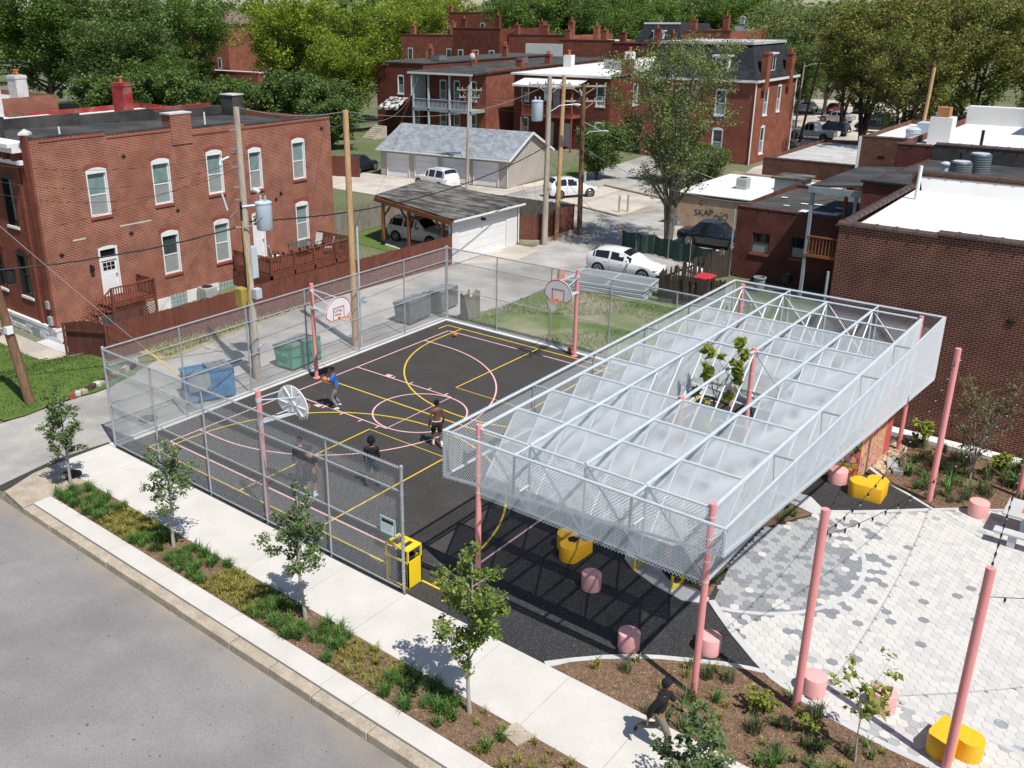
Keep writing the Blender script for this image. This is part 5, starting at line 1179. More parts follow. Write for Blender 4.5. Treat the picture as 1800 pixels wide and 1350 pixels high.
MB().box(18.2, 60, 6.3, 26, 63.5, 8.2).build('wall', 'siding_white', lean); slab(lean, 'post', 'paint_greyblue', 17.8, 59.2, 6.3, 17.95, 59.35, 8.3)

# ---- back houses behind the long garage
def win_simple(root, f, u0, z0, u1, z1, sill='white_paint', arch=.1): return window(root, f, u0, z0, u1, z1, arch=arch, sill=sill, depth=.1, head=.15, fw=.12, top='glass', bot='glass_blind_reflect')
h1 = thing('brick_house', 'brick house with grey two level back porch behind the long garage', 'house', (-43, 78, 0))
f5 = Face('y', 72.0, -1)
W1 = [(-45.6, 4.7, -44.6, 6.9), (-43.4, 4.3, -42.5, 6.9), (-41.0, 4.7, -40.0, 6.9), (-45.6, 1.0, -44.6, 3.2), (-43.4, .6, -42.5, 3.1), (-41.0, 1.0, -40.0, 3.2)]
b = MB(); wall(f5, b, -47.6, -38.6, -1, 8.0, W1, .1); fx = Face('x', -38.6, 1); SW = [(77.5, 4.6, 78.6, 6.9), (77.5, .8, 78.6, 3.2)]
wall(fx, b, 72.0, 100, -1, 8.3, SW, .1); b.quad((-47.6, 100, -1), (-47.6, 72, -1), (-47.6, 72, 8), (-47.6, 100, 8)); b.build('wall', 'brick_far', h1)
for o in W1: win_simple(h1, f5, *o)
for o in SW: win_simple(h1, fx, *o)
rf = MB(); rf.add([(-48.2, 69.2, 7.75), (-38.4, 69.2, 7.75), (-38.6, 100, 8.25), (-48.0, 100, 8.25)] + [(-48.2, 69.2, 7.95), (-38.4, 69.2, 7.95), (-38.6, 100, 8.45), (-48.0, 100, 8.45)], [(3, 2, 1, 0), (4, 5, 6, 7), (0, 1, 5, 4), (1, 2, 6, 5), (3, 0, 4, 7)]); rf.build('roof', 'roof_black', h1)
MB().bar((-48.2, 69.15, 7.8), (-38.4, 69.15, 7.8), .08, .22).build('fascia', 'siding_white', h1)
slab(h1, 'porch_floor', 'paint_greyblue', -47.8, 69.4, 3.5, -38.7, 71.95, 3.8)
for x in (-47.6, -45.2, -42.0, -38.9): slab(h1, 'porch_post', 'siding_blue', x - .09, 69.4, -.5, x + .09, 69.58, 7.75)
rail_run(h1, (-47.6, 69.5, 3.8), (-38.9, 69.5, 3.8), 0, 1.05, 'siding_blue', 44)
slab(h1, 'porch_side_wall', 'siding_blue', -47.9, 69.6, 3.8, -47.72, 71.9, 7.7)
for i in range(9): slab(h1, 'wall_board', 'siding_blue', -47.72, 69.6, 3.85 + i * .42, -47.68, 71.9, 4.2 + i * .42)
chimney(h1, -46.8, 80, 8, 9.6, .8, .6); chimney(h1, -40.2, 87, 8, 9.4, .8, .6); chimney(h1, -38.9, 79, 8, 9.2, .9, .6, 'brick_far', 0)
ds = MB().sphere((-45.4, 78, 9.3), .42, 12, 6, (1, .35, 1)); ds.build('satellite_dish', 'white_paint', h1); slab(h1, 'dish_mast', 'galv_dark', -45.42, 78.1, 8.2, -45.36, 78.16, 9.2)
ac_box(-42, 84, 8.35, 'small dark roof unit on the porch house', .9, .8, 'ac_dark')
h0 = thing('brick_house', 'brick house with striped awning beside the porch house', 'house', (-53, 80, 0))
W0 = [(-52.4, 5.0, -51.4, 7.2), (-50.2, 5.0, -49.2, 7.2), (-49.9, .9, -48.9, 3.2)]
b = MB(); wall(f5, b, -56, -48.2, -1, 8.6, W0, .1); b.quad((-48.2, 72, -1), (-48.2, 100, -1), (-48.2, 100, 8.6), (-48.2, 72, 8.6)); b.quad((-56, 100, -1), (-56, 72, -1), (-56, 72, 8.6), (-56, 100, 8.6)); b.build('wall', 'brick_far_dark', h0)
for o in W0: win_simple(h0, f5, *o)
slab(h0, 'roof', 'roof_flat', -56.1, 71.9, 8.6, -48.1, 100, 8.75); aw = MB(); aw.add([(-53.5, 71.9, 4.6), (-50.6, 71.9, 4.6), (-50.4, 69.8, 3.5), (-53.9, 69.8, 3.5)], [(0, 1, 2, 3)]); aw.add([(-53.9, 69.8, 3.5), (-50.4, 69.8, 3.5), (-50.4, 69.8, 3.2), (-53.9, 69.8, 3.2)], [(0, 1, 2, 3)]); aw.build('awning', 'awning', h0)
for i in range(7): slab(h0, 'step', 'concrete_pad', -53.6, 66.5 + i * .35, -1, -51.6, 66.85 + i * .35, .15 + .2 * i)
chimney(h0, -53, 79, 8.6, 10.2); chimney(h0, -49.2, 90, 8.6, 10.2); ac_box(-50, 77, 8.75, 'round topped unit on the flat grey roof beside the porch house', 1.3, .7, 'ac_dark')
h2 = thing('brick_house', 'dark red brick house with bright white roof and red back porch', 'house', (-30, 85, 0))
f6 = Face('y', 74.0, -1)
W2 = [(-35.0, 4.9, -34.0, 6.85), (-25.2, 4.8, -24.1, 7.0), (-35.1, 1.0, -34.0, 3.1), (-25.2, 1.0, -24.1, 3.1), (-30.8, 4.1, -29.8, 6.6), (-31.6, .15, -30.5, 2.8), (-29.3, .15, -28.3, 2.8)]
b = MB(); wall(f6, b, -36.1, -23.5, -1, 7.95, W2, .1); fx2 = Face('x', -23.5, 1); SW2 = [(79, 4.6, 80, 6.9), (84, 4.6, 85, 6.9), (79, 1, 80, 3.2)]; wall(fx2, b, 74, 108, -1, 8.1, SW2, .1); b.quad((-36.1, 108, -1), (-36.1, 74, -1), (-36.1, 74, 8.1), (-36.1, 108, 8.1)); b.build('wall', 'brick_far_dark', h2)
for o in W2[:4]: win_simple(h2, f6, *o)
for o in SW2: win_simple(h2, fx2, *o)
for o in W2[4:]:
    d_ = MB(); f6.box(d_, o[0] + .05, o[1], o[2] - .05, o[3] - .05, -.09, -.04); d_.build('door', 'siding_blue', h2)
rf = MB(); rf.add([(-36.3, 73.6, 7.96), (-23.3, 73.6, 7.9), (-23.4, 108, 8.4), (-36.3, 108, 8.4)], [(0, 1, 2, 3)]); rf.build('roof', 'roof_white', h2); MB().bar((-36.3, 73.6, 7.86), (-23.3, 73.6, 7.82), .1, .2).build('gutter', 'white_paint', h2)
aw = MB(); aw.add([(-34.4, 73.9, 7.5), (-26.2, 73.9, 7.5), (-26.2, 71.2, 6.9), (-34.4, 71.2, 6.9), (-34.4, 71.2, 6.7), (-26.2, 71.2, 6.7)], [(0, 1, 2, 3), (3, 2, 5, 4)]); aw.build('porch_roof', 'roof_white', h2)
slab(h2, 'porch_floor', 'sill_red', -33.2, 71.4, 3.55, -26.6, 73.95, 3.75)
for x in (-33.1, -29.9, -26.7): slab(h2, 'porch_post', 'sill_red', x - .08, 71.5, -.5, x + .08, 71.66, 6.8)
rail_run(h2, (-33.1, 71.55, 3.75), (-26.7, 71.55, 3.75), 0, 1.0, 'sill_red', 34)
for x, y in ((-35.2, 84), (-33.6, 96), (-24.1, 78.5), (-24.1, 90)): slab(h2, 'chimney', 'roof_white' if x < -30 else 'brick_far', x - .55, y - .4, 7.6, x + .55, y + .4, 9.5); MB().lathe([(.16, 0), (.15, .4), (.24, .5), (.2, .55)], (x, y, 9.5), 10).build('chimney_pot', 'clay_pot', h2)
for i, (x, y) in enumerate(((-29.6, 84), (-28.6, 84.4), (-27.6, 83), (-26.6, 83.3))): ac_box(x, y, 8.15, 'white condenser standing in the cluster on the bright white roof', .95, .95)
# tall mansard house
h3 = thing('brick_house', 'tall brick house with dark slate mansard roof and dormers', 'house', (-14, 80, 0))
f7 = Face('x', -8.0, 1); f8 = Face('y', 74.8, -1)
W3 = [(77.2, 4.6, 78.2, 7.2), (80.6, 4.7, 81.5, 7.3), (77.2, .8, 78.2, 3.5)]
W4 = [(-12.0, 4.6, -10.9, 7.1), (-12.0, .8, -10.9, 3.3), (-16.0, 4.6, -14.9, 7.1), (-16, .8, -14.9, 3.3)]
b = MB(); wall(f7, b, 74.8, 85.3, -1, 8.1, W3, .12); wall(f8, b, -20, -8.0, -1, 8.1, W4, .12); b.quad((-20, 85.3, -1), (-20, 74.8, -1), (-20, 74.8, 8.1), (-20, 85.3, 8.1)); b.build('wall', 'brick_far', h3)
for o in W3: win_simple(h3, f7, *o, arch=.16)
for o in W4: win_simple(h3, f8, *o, arch=.16)
E0, E1 = 8.1, 11.3
def ring(i, z): return [(-20.3 + i, 74.5 + i, z), (-7.7 - i, 74.5 + i, z), (-7.7 - i, 85.6 - i, z), (-20.3 + i, 85.6 - i, z)]
b = MB(); b.add(ring(0, E0 - .25) + ring(0, E0), [(k, (k + 1) % 4, 4 + (k + 1) % 4, 4 + k) for k in range(4)] + [(3, 2, 1, 0)]); b.build('eave', 'white_paint', h3)
rA, rB, rC = ring(.15, E0 + .002), ring(.75, E0 + .9), ring(1.5, E1)
b = MB(); b.add(rA + rB + rC, [(k, (k + 1) % 4, 4 + (k + 1) % 4, 4 + k) for k in range(4)] + [(4 + k, 4 + (k + 1) % 4, 8 + (k + 1) % 4, 8 + k) for k in range(4)]); b.build('mansard_roof', 'slate', h3)
b = MB(); b.add(ring(1.35, E1) + ring(1.35, E1 + .25), [(k, (k + 1) % 4, 4 + (k + 1) % 4, 4 + k) for k in range(4)] + [(4, 5, 6, 7)]); b.build('flat_roof', 'roof_lightgrey', h3)
def dormer(root, f, u, z0, w=1.5, h=1.6, out=-.3, back=-1.9):
    b = MB(); f.box(b, u - w / 2, z0, u + w / 2, z0 + h, back, out); b.build('dormer', 'white_paint', root)
    for s in (-1, 1): g_ = MB(); f.box(g_, u + s * .32 - .24, z0 + .15, u + s * .32 + .24, z0 + h - .25, out + .002, out + .03); g_.build('dormer_pane', 'glass', root)
    b = MB(); f.box(b, u - w / 2 - .2, z0 + h, u + w / 2 + .2, z0 + h + .14, back, out + .2); b.build('dormer_roof', 'white_paint', root)
dormer(h3, f7, 79.2, 8.75); dormer(h3, f8, -11.8, 8.6)
chimney(h3, -7.9, 76.6, 7.0, 10.6, .6, .9, 'brick_far', 0); chimney(h3, -7.9, 82.9, 7.0, 10.4, .6, .8, 'brick_far', 1)
for y in (74.75, 85.3): MB().tube([(-7.93, y, 7.8), (-7.93, y, 0)], .07, 8).build('downspout', 'white_paint', h3)
# ---- row houses behind the brick house at the left
def row(label, x0, x1, y0, y1, z, wm, rm, chs=(), par=.4):
    t = plain_block('row_house', label, x0, x1, y0, y1, z, wm, rm, par, False, catg='house')
    for c in chs: chimney(t, *c)
    return t
r1 = row('red painted brick row house with tall chimney behind the black roof', -35, -26.2, 13.5, 24.6, 8.3, 'brick_red_paint', 'roof_white', [(-29.0, 19.6, 7.6, 10.3, 1.3, .7, 'brick_red_paint', 1)])
slab(r1, 'side_parapet', 'brick_red_paint', -26.5, 18.0, 8.3, -26.2, 24.6, 8.75)
r2 = row('white roofed row house behind the red painted chimney', -36, -27.0, 3, 13.45, 8.7, 'brick_house', 'roof_white', [(-33.5, 13.0, 8.2, 10.8, .9, .8, 'stone_trim', 2)])
slab(r2, 'parapet', 'roof_white', -27.5, 3, 8.4, -26.9, 13.4, 8.85)
r3 = row('brick row house with wooden roof terrace at the far left', -48, -36.5, 4, 19, 9.2, 'brick_house', 'roof_lightgrey', [(-38, 17, 9, 10.6, 1.2, .8, 'stone_trim', 2)])
tr_ = thing('roof_terrace', 'orange brown wooden terrace railing on the far left roof', 'terrace', (-42, 11, 9.0)); slab(tr_, 'terrace_floor', 'cedar_light', -46, 6, 9.1, -39.5, 16, 9.25)
rail_run(tr_, (-39.5, 6, 9.25), (-39.5, 16, 9.25), 0, 1.2, 'cedar_light', 44); rail_run(tr_, (-46, 16, 9.25), (-39.5, 16, 9.25), 0, 1.2, 'cedar_light', 24); slab(tr_, 'screen_wall', 'cedar', -45, 9, 9.25, -44.8, 15, 10.9)
# ---- far houses
def far_house(label, x0, x1, y0, y1, z, wm, rm, wins=3, chs=3, kind='flat', floors=(3.2, 6.4)):
    t = thing('far_house', label, 'house', ((x0 + x1) / 2, (y0 + y1) / 2, 0)); f_ = Face('y', y0, -1)
    ops = []
    for k in range(wins):
        u = x0 + (x1 - x0) * (k + .5) / wins
        for z0 in floors:
            if z0 + 2 < z: ops.append((u - .5, z0, u + .5, z0 + 1.9))
    b = MB(); wall(f_, b, x0, x1, -2, z, ops, .1); b.quad((x1, y0, -2), (x1, y1, -2), (x1, y1, z), (x1, y0, z)); b.quad((x0, y1, -2), (x0, y0, -2), (x0, y0, z), (x0, y1, z)); b.build('wall', wm, t)
    for o in ops:
        w_ = MB(); f_.box(w_, o[0] - .08, o[1] - .1, o[2] + .08, o[3] + .08, -.09, .02); wo_ = w_.build('window', 'white_paint', t); p_ = MB(); f_.box(p_, o[0] + .06, o[1] + .06, o[2] - .06, o[3] - .06, .021, .03); p_.build('pane', 'glass', wo_)
    if kind == 'flat':
        rf = MB(); rf.box(x0 + .05, y0 + .3, z - .4, x1 - .05, y1, z - .3); rf.build('roof', rm, t); slab(t, 'parapet_cap', 'terracotta', x0 - .1, y0 - .06, z, x1 + .1, y0 + .3, z + .15)
        slab(t, 'parapet', wm, x0 + .01, y0 + .02, z - .5, x1 - .01, y0 + .25, z - .002)
    elif kind == 'hip':
        cx, cy = (x0 + x1) / 2, (y0 + y1) / 2; rf = MB(); rf.add([(x0 - .4, y0 - .4, z), (x1 + .4, y0 - .4, z), (x1 + .4, y1 + .4, z), (x0 - .4, y1 + .4, z), (cx, cy - 1, z + 2.4), (cx, cy + 1, z + 2.4)], [(0, 1, 4), (1, 2, 5, 4), (2, 3, 5), (3, 0, 4, 5)]); rf.build('roof', rm, t)
    elif kind == 'mansard':
        rf = MB(); i = .9; A = [(x0 - .2, y0 - .2, z), (x1 + .2, y0 - .2, z), (x1 + .2, y1, z), (x0 - .2, y1, z)]; B = [(x0 + i, y0 + i, z + 2.9), (x1 - i, y0 + i, z + 2.9), (x1 - i, y1 - i, z + 2.9), (x0 + i, y1 - i, z + 2.9)]
        rf.add(A + B, [(k, (k + 1) % 4, 4 + (k + 1) % 4, 4 + k) for k in range(4)] + [(4, 5, 6, 7)]); rf.build('roof', rm, t); dormer(t, f_, (x0 + x1) / 2, z + .4, 1.8, 1.5, -.1, -2)
        slab(t, 'eave', 'white_paint', x0 - .3, y0 - .35, z - .3, x1 + .3, y0 + .1, z); slab(t, 'crest', 'white_paint', x0 + i - .1, y0 + i - .1, z + 2.9, x1 - i + .1, y0 + i + .2, z + 3.15)
    for k in range(chs):
        x = x0 + (x1 - x0) * (k + .3) / max(chs, 1); chimney(t, x, y0 + 1.2 + 3 * (k % 2), z - .6, z + 1.6 + .5 * (k % 2), .9, .6, wm, 1)
    return t
far_house('ornate dark red brick house front with small windows in the far row', -78, -68, 114, 128, 11.8, 'brick_far_dark', 'roof_flat', 3, 2)
far_house('far row house with white wall and red parapet left of the ornate front', -92, -78.3, 116, 128, 10.6, 'brick_far', 'roof_white', 3, 2)
far_house('pinkish brick far row house with many chimneys', -67.7, -56, 116, 130, 10.8, 'brick_far', 'roof_flat', 0, 4)
slab(far_house('brown brick far row house with white back wall', -55.7, -46, 113, 128, 10.2, 'brick_far', 'roof_white', 0, 3), 'painted_wall', 'roof_white', -62, 112.9, 7.2, -55, 113.4, 9.6)
far_house('low dark brick far row house near the dark mansard', -45.7, -33.5, 112, 126, 9.9, 'brick_far_dark', 'roof_lightgrey', 2, 3)
far_house('far brick house with steep dark mansard and white dormer', -45, -37.5, 118, 130, 9.6, 'brick_far_dark', 'slate', 2, 1, 'mansard')
far_house('pale orange brick far house right of the dark mansard', -36.8, -29.5, 117, 130, 11.6, 'brick_far', 'roof_flat', 3, 2)
far_house('pale blue sided far house with dark roof and red chimneys', -57, -46.5, 182, 194, 11.5, 'siding_blue', 'roof_black', 3, 3)
far_house('far brick house with white gable among the trees', -124, -102, 164, 178, 14.2, 'brick_far', 'roof_white', 4, 2, 'flat', (6, 10))
far_house('red brick house with hipped brown roof between the big left trees', -134, -122, 100, 112, 12.6, 'brick_far', 'roof_brownfar', 2, 1, 'hip', (4.5, 9.2))
far_house('low dark roofed shed in front of the hipped red house', -126, -104, 92, 99, 4.6, 'brick_far_dark', 'roof_lightgrey', 0, 1)
far_house('low white roofed garage behind the left trees', -110, -88, 88, 96, 3.2, 'siding_white', 'roof_white', 0, 0)
far_house('brick house half hidden behind the far right trees', 8, 26, 150, 165, 10.5, 'brick_far_dark', 'roof_flat', 4, 2)
far_house('orange brick house at the far right edge of the lot', 18, 34, 112, 124, 7.5, 'brick_far', 'roof_lightgrey', 3, 1)
# ------------------------------------------------------------------ court fence
FH = 3.72
def fence_run(name, label, A, B, n, mesh_r=0.0040, double=False):
    A = Vector(A); B = Vector(B); L_ = (B - A).length; d = (B - A).normalized()
    t = thing(name, label, 'fence', tuple(A), 'chain link fences round the court')
    ad = math.atan2(d.y, d.x)
    for k in range(n + 1):
        q = A + d * (L_ * k / n); big = k in (0, n)
        b = MB(); r = 0.045 if big else 0.032
        b.tube([q, q + Vector((0, 0, FH + (0.06 if big else -0.03)))], r, 10)
        if big: b.sphere((q.x, q.y, FH + 0.07), 0.055, 8, 5, (1, 1, 0.6))
        for z in ([0.3 + 0.38 * i for i in range(10)] if big else []): b.tube([q + Vector((0, 0, z)), q + Vector((0, 0, z + 0.035))], r + 0.008, 10)
        b.build('post', 'galv_dark', t, smooth=True)
    for z, r in ((FH, 0.028), (3.06, 0.022), (1.66, 0.022), (0.13, 0.022)):
        MB().tube([A + Vector((0, 0, z)), B + Vector((0, 0, z))], r, 8).build('rail', 'galv_dark', t, smooth=True)
    nrm = Vector((-d.y, d.x, 0)) * 0.04
    chainlink('chain_link_mesh', 'wire_fence', A + nrm, d, (0, 0, 1), [(0.04, 0.05), (L_ - 0.04, 0.05), (L_ - 0.04, FH), (0.04, FH)], t, pitch=0.092, r=mesh_r, ext=0.05)
    return t
fence_run('chain_link_fence', 'tall chain link fence between the court and the alley', (-0.05, 0, 0), (-0.05, 18.5, 0), 6)
ff = fence_run('chain_link_fence', 'tall chain link fence along the sidewalk with small sign', (0.0, -0.03, 0), (13.92, -0.03, 0), 5, 0.0046)
fence_run('chain_link_fence', 'tall chain link fence between the court and the grass lot', (0.0, 18.53, 0), (15.3, 18.53, 0), 5)
sg = thing('fence_sign', 'small white and teal rules sign on the end of the sidewalk fence', 'sign', (13.45, -0.1, 1.78))
MB().box(13.18, -0.10, 1.66, 13.72, -0.085, 2.16).build('sign_panel', 'sign_white', sg)
b = MB()
for q in ((13.18, 1.66, 13.72, 1.69), (13.18, 2.13, 13.72, 2.16), (13.18, 1.69, 13.21, 2.13), (13.69, 1.69, 13.72, 2.13)): b.box(q[0], -0.104, q[1], q[2], -0.1005, q[3])
b.build('sign_border', 'sign_teal', sg)
MB().box(13.24, -0.104, 2.0, 13.66, -0.1005, 2.1).build('sign_header', 'ink', sg)
b = MB()
for i in range(4): b.box(13.24, -0.103, 1.93 - i * 0.055, 13.62 - 0.05 * (i % 2), -0.1005, 1.945 - i * 0.055)
b.build('sign_print', 'galv_dark', sg)

# ------------------------------------------------------------------ basketball hoops (local: pole at origin, board towards +x)
def hoop(loc, rz, H, reach, label, words=False):
    t = thing('basketball_hoop', label, 'basketball hoop', loc, 'basketball hoops', rz)
    b = MB().tube([(0, 0, 0), (0, 0, H)], 0.085, 14); b.tube([(0, 0, 0), (0, 0, 0.025)], 0.15, 14); b.build('pole', 'pink_paint', t, smooth=True, W=False)
    bx = reach
    a = MB()
    for s in (-1, 1):
        a.tube([(0.02, s * 0.09, H - 0.28), (bx - 0.06, s * 0.42, 3.62)], 0.022, 8); a.tube([(0.02, s * 0.09, H - 1.02), (bx - 0.06, s * 0.2, 3.02)], 0.022, 8)
    a.tube([(0.0, 0, H - 1.02), (bx - 0.03, 0, 2.98)], 0.04, 8)
    a.tube([(0, 0, H - 0.35), (0, 0, H - 0.22)], 0.098, 12); a.tube([(0, 0, H - 1.1), (0, 0, H - 0.95)], 0.098, 12)
    a.build('bracket_arm', 'galv', t, smooth=True, W=False)
    # fan-shaped board outline in (y, z)
    out = [(-0.45, 2.93), (0.45, 2.93), (0.685, 3.12), (0.685, 3.25)] + [(0.685 * math.cos(R(q)), 3.25 + 0.62 * math.sin(R(q))) for q in range(12, 180, 12)] + [(-0.685, 3.25), (-0.685, 3.12)]
    n = len(out)
    bd = MB(); bd.add([(bx - 0.03, y, z) for y, z in out] + [(bx, y, z) for y, z in out], [tuple(range(n - 1, -1, -1)), tuple(range(n, 2 * n))] + [(i, (i + 1) % n, n + (i + 1) % n, n + i) for i in range(n)])
    for yy, zz, y2, z2 in ((0, 2.95, 0, 3.85), (-0.6, 3.25, 0.6, 3.25), (-0.45, 2.97, 0.35, 3.75), (0.45, 2.97, -0.35, 3.75)): bd.bar((bx - 0.045, yy, zz), (bx - 0.045, y2, z2), 0.03, 0.03)
    bo = bd.build('backboard', 'white_board', t, W=False)
    cy, cz = 0, 3.32
    inn = [(cy + (y - cy) * 0.955, cz + (z - cz) * 0.93) for y, z in out]
    fr = MB(); fr.add([(bx + 0.004, y, z) for y, z in out] + [(bx + 0.004, y, z) for y, z in inn], [(i, (i + 1) % n, n + (i + 1) % n, n + i) for i in range(n)])
    for y0, z0, y1, z1 in ((-0.31, 2.97, -0.27, 3.46), (0.27, 2.97, 0.31, 3.46), (-0.27, 3.42, 0.27, 3.46)): fr.quad((bx + 0.0045, y0, z0), (bx + 0.0045, y1, z0), (bx + 0.0045, y1, z1), (bx + 0.0045, y0, z1))
    fr.build('board_border', 'red_line', bo, W=False)
    if words:
        mt = Matrix.Translation((bx + 0.006, -0.05, 3.30)) @ Matrix.Rotation(R(-6), 4, 'X') @ Matrix(((0, 0, 1, 0), (1, 0, 0, 0), (0, 1, 0, 0), (0, 0, 0, 1)))
        for wd, dz, sz in (('LOVE', 0.0, 0.17), ('BANK', -0.16, 0.13)):
            o = text_obj('lettering', wd, 'ink', bo, sz, Matrix.Translation((0, 0.02, dz)) @ mt)
            o.data.transform(Matrix.Translation(woff(bo)))
    rm = MB(); rc = bx + 0.15 + 0.228
    rm.tube([(rc + 0.228 * math.cos(R(q)), 0.228 * math.sin(R(q)), 3.05) for q in range(0, 361, 20)], 0.014, 6, False)
    rm.bar((bx, 0, 3.03), (bx + 0.16, 0, 3.045), 0.12, 0.02); rm.bar((bx + 0.01, 0, 3.06), (bx + 0.01, 0, 2.95), 0.12, 0.02)
    for s in (-1, 1): rm.tube([(bx, s * 0.12, 2.96), (rc - 0.05, s * 0.2, 3.04)], 0.009, 5)
    ro = rm.build('rim', 'orange_rim', t, smooth=True, W=False)
    nn = MB()
    for q in range(0, 360, 30):
        for s in (-1, 1):
            nn.tube([(rc + 0.225 * math.cos(R(q)), 0.225 * math.sin(R(q)), 3.04), (rc + 0.17 * math.cos(R(q + s * 18)), 0.17 * math.sin(R(q + s * 18)), 2.85), (rc + 0.12 * math.cos(R(q + s * 36)), 0.12 * math.sin(R(q + s * 36)), 2.64)], 0.004, 3, False)
    nn.build('net', 'net', ro, W=False)
    return t
hoop((0.66, 9.05, 0), 0, 4.15, 1.55, 'pink basketball hoop by the alley fence with LOVE BANK lettered board', True)
hoop((7.85, 0.38, 0), R(90), 4.12, 1.3, 'pink basketball hoop at the sidewalk fence showing the back of its board')
hoop((7.72, 18.12, 0), R(-90), 4.0, 1.5, 'pink basketball hoop at the far end before the grass lot')
def ball(loc, label):
    b = MB().sphere((0, 0, 0), 0.12, 16, 10)
    o = b.build('basketball', 'ball', origin=None, smooth=True); o.location = loc
    for ax in range(3):
        mt = [Matrix.Identity(3), Matrix.Rotation(PI / 2, 3, 'X'), Matrix.Rotation(PI / 2, 3, 'Y')][ax]
        s = MB().tube([mt @ Vector((0.1195 * math.cos(R(q)), 0.1195 * math.sin(R(q)), 0)) for q in range(0, 361, 24)], 0.0028, 4, False)
        s.build('seam', 'ink', o, W=False)
    tag(o, label, 'basketball', 'basketballs'); return o
ball((1.95, 16.75, 0.13), 'orange basketball lying on the court near the far left corner')
ball((7.38, 18.30, 0.17), 'orange basketball resting against the foot of the far hoop pole')

# ------------------------------------------------------------------ canopy
XS = [15.45 + 1.5375 * i for i in range(5)]; YS = [1.2 + 1.6 * k for k in range(11)]
ZT, ZB = 4.85, 3.05
cn = thing('canopy', 'large galvanized pipe and chain link shade canopy on pink posts', 'canopy', (18.5, 9.2, 0))
hole = lambda i, k: i in (1, 2) and k in (4, 5, 6)
def tube1(name, p, q, r=0.03, m='galv', n=8): return MB().tube([p, q], r, n).build(name, m, cn, smooth=True)
for i, x in enumerate(XS):
    tube1('top_chord', (x, YS[0], ZT), (x, YS[10], ZT), 0.046); tube1('bottom_chord', (x, YS[0], ZB), (x, YS[10], ZB), 0.036)
    for k in range(10):
        tube1('diagonal', (x, YS[k + 1], ZT - 0.04), (x, YS[k] + 0.03, ZB + 0.03), 0.028)
for k, y in enumerate(YS):
    for i in range(4):
        if not (i in (1, 2) and k in (4, 5)): tube1('cross_bar', (XS[i] + 0.04, y, ZT - 0.008), (XS[i + 1] - 0.04, y, ZT - 0.008), 0.036)
    tube1('bottom_bar', (XS[0], y, ZB), (XS[4], y, ZB), 0.028)
for y in (YS[0], YS[10]):
    for i in range(5):
        if i in (1, 2, 3): tube1('vertical', (XS[i], y, ZB), (XS[i], y, ZT - 0.04), 0.032)
    for i in range(4): tube1('diagonal', (XS[i] + 0.05, y, ZT - 0.06), (XS[i + 1] - 0.03, y, ZB + 0.04), 0.027)
for i in (1, 2):
    tube1('diagonal', (XS[i] + 0.05, YS[6], ZT - 0.06), (XS[i + 1] - 0.03, YS[6], ZB + 0.04), 0.024, 'galv_dark')
for k in (4, 5, 6): tube1('vertical', (XS[1], YS[k], ZB), (XS[1], YS[k], ZT - 0.04), 0.024)
SLP = math.hypot(1.6, ZT - ZB)
for k in range(1, 9):
    for i in range(4):
        if hole(i, k): continue
        chainlink('mesh_panel', 'wire', (XS[i] + 0.03, YS[k], ZT), (1, 0, 0), (0, -1.6, -(ZT - ZB)), [(0.0, 0.01), (1.4775, 0.01), (1.4775, SLP - 0.01), (0.0, SLP - 0.01)], cn, pitch=0.052, r=0.0088, ext=0.03)
# upright mesh: front truss, far truss, right truss, sides of the planter opening
D_ = ZT - ZB
chainlink('front_mesh', 'wire', (XS[0], YS[0] - 0.04, ZB - 0.03), (1, 0, 0), (0, 0, 1), [(0, -0.02), (6.15, -0.02), (6.15, D_), (0, D_)], cn, pitch=0.09, r=0.0054, ext=0.08)
chainlink('far_mesh', 'wire', (XS[0], YS[10] + 0.03, ZB), (1, 0, 0), (0, 0, 1), [(0, 0), (6.15, 0), (6.15, D_), (0, D_)], cn, pitch=0.095, r=0.0054, ext=0.03)
for k0, k1 in ((0, 5), (5, 10)): chainlink('side_mesh', 'wire', (XS[4] + 0.04, YS[k0], ZB), (0, 1, 0), (0, 0, 1), [(0, 0), (YS[k1] - YS[k0], 0), (YS[k1] - YS[k0], D_), (0, D_)], cn, pitch=0.09, r=0.0062, ext=0.03)
chainlink('opening_mesh', 'wire', (XS[1], YS[3], ZB), (0, 1, 0), (0, 0, 1), [(0, 0), (YS[6] - YS[3], 0), (YS[6] - YS[3], D_), (0, D_)], cn, pitch=0.09, r=0.0062, ext=0.03)
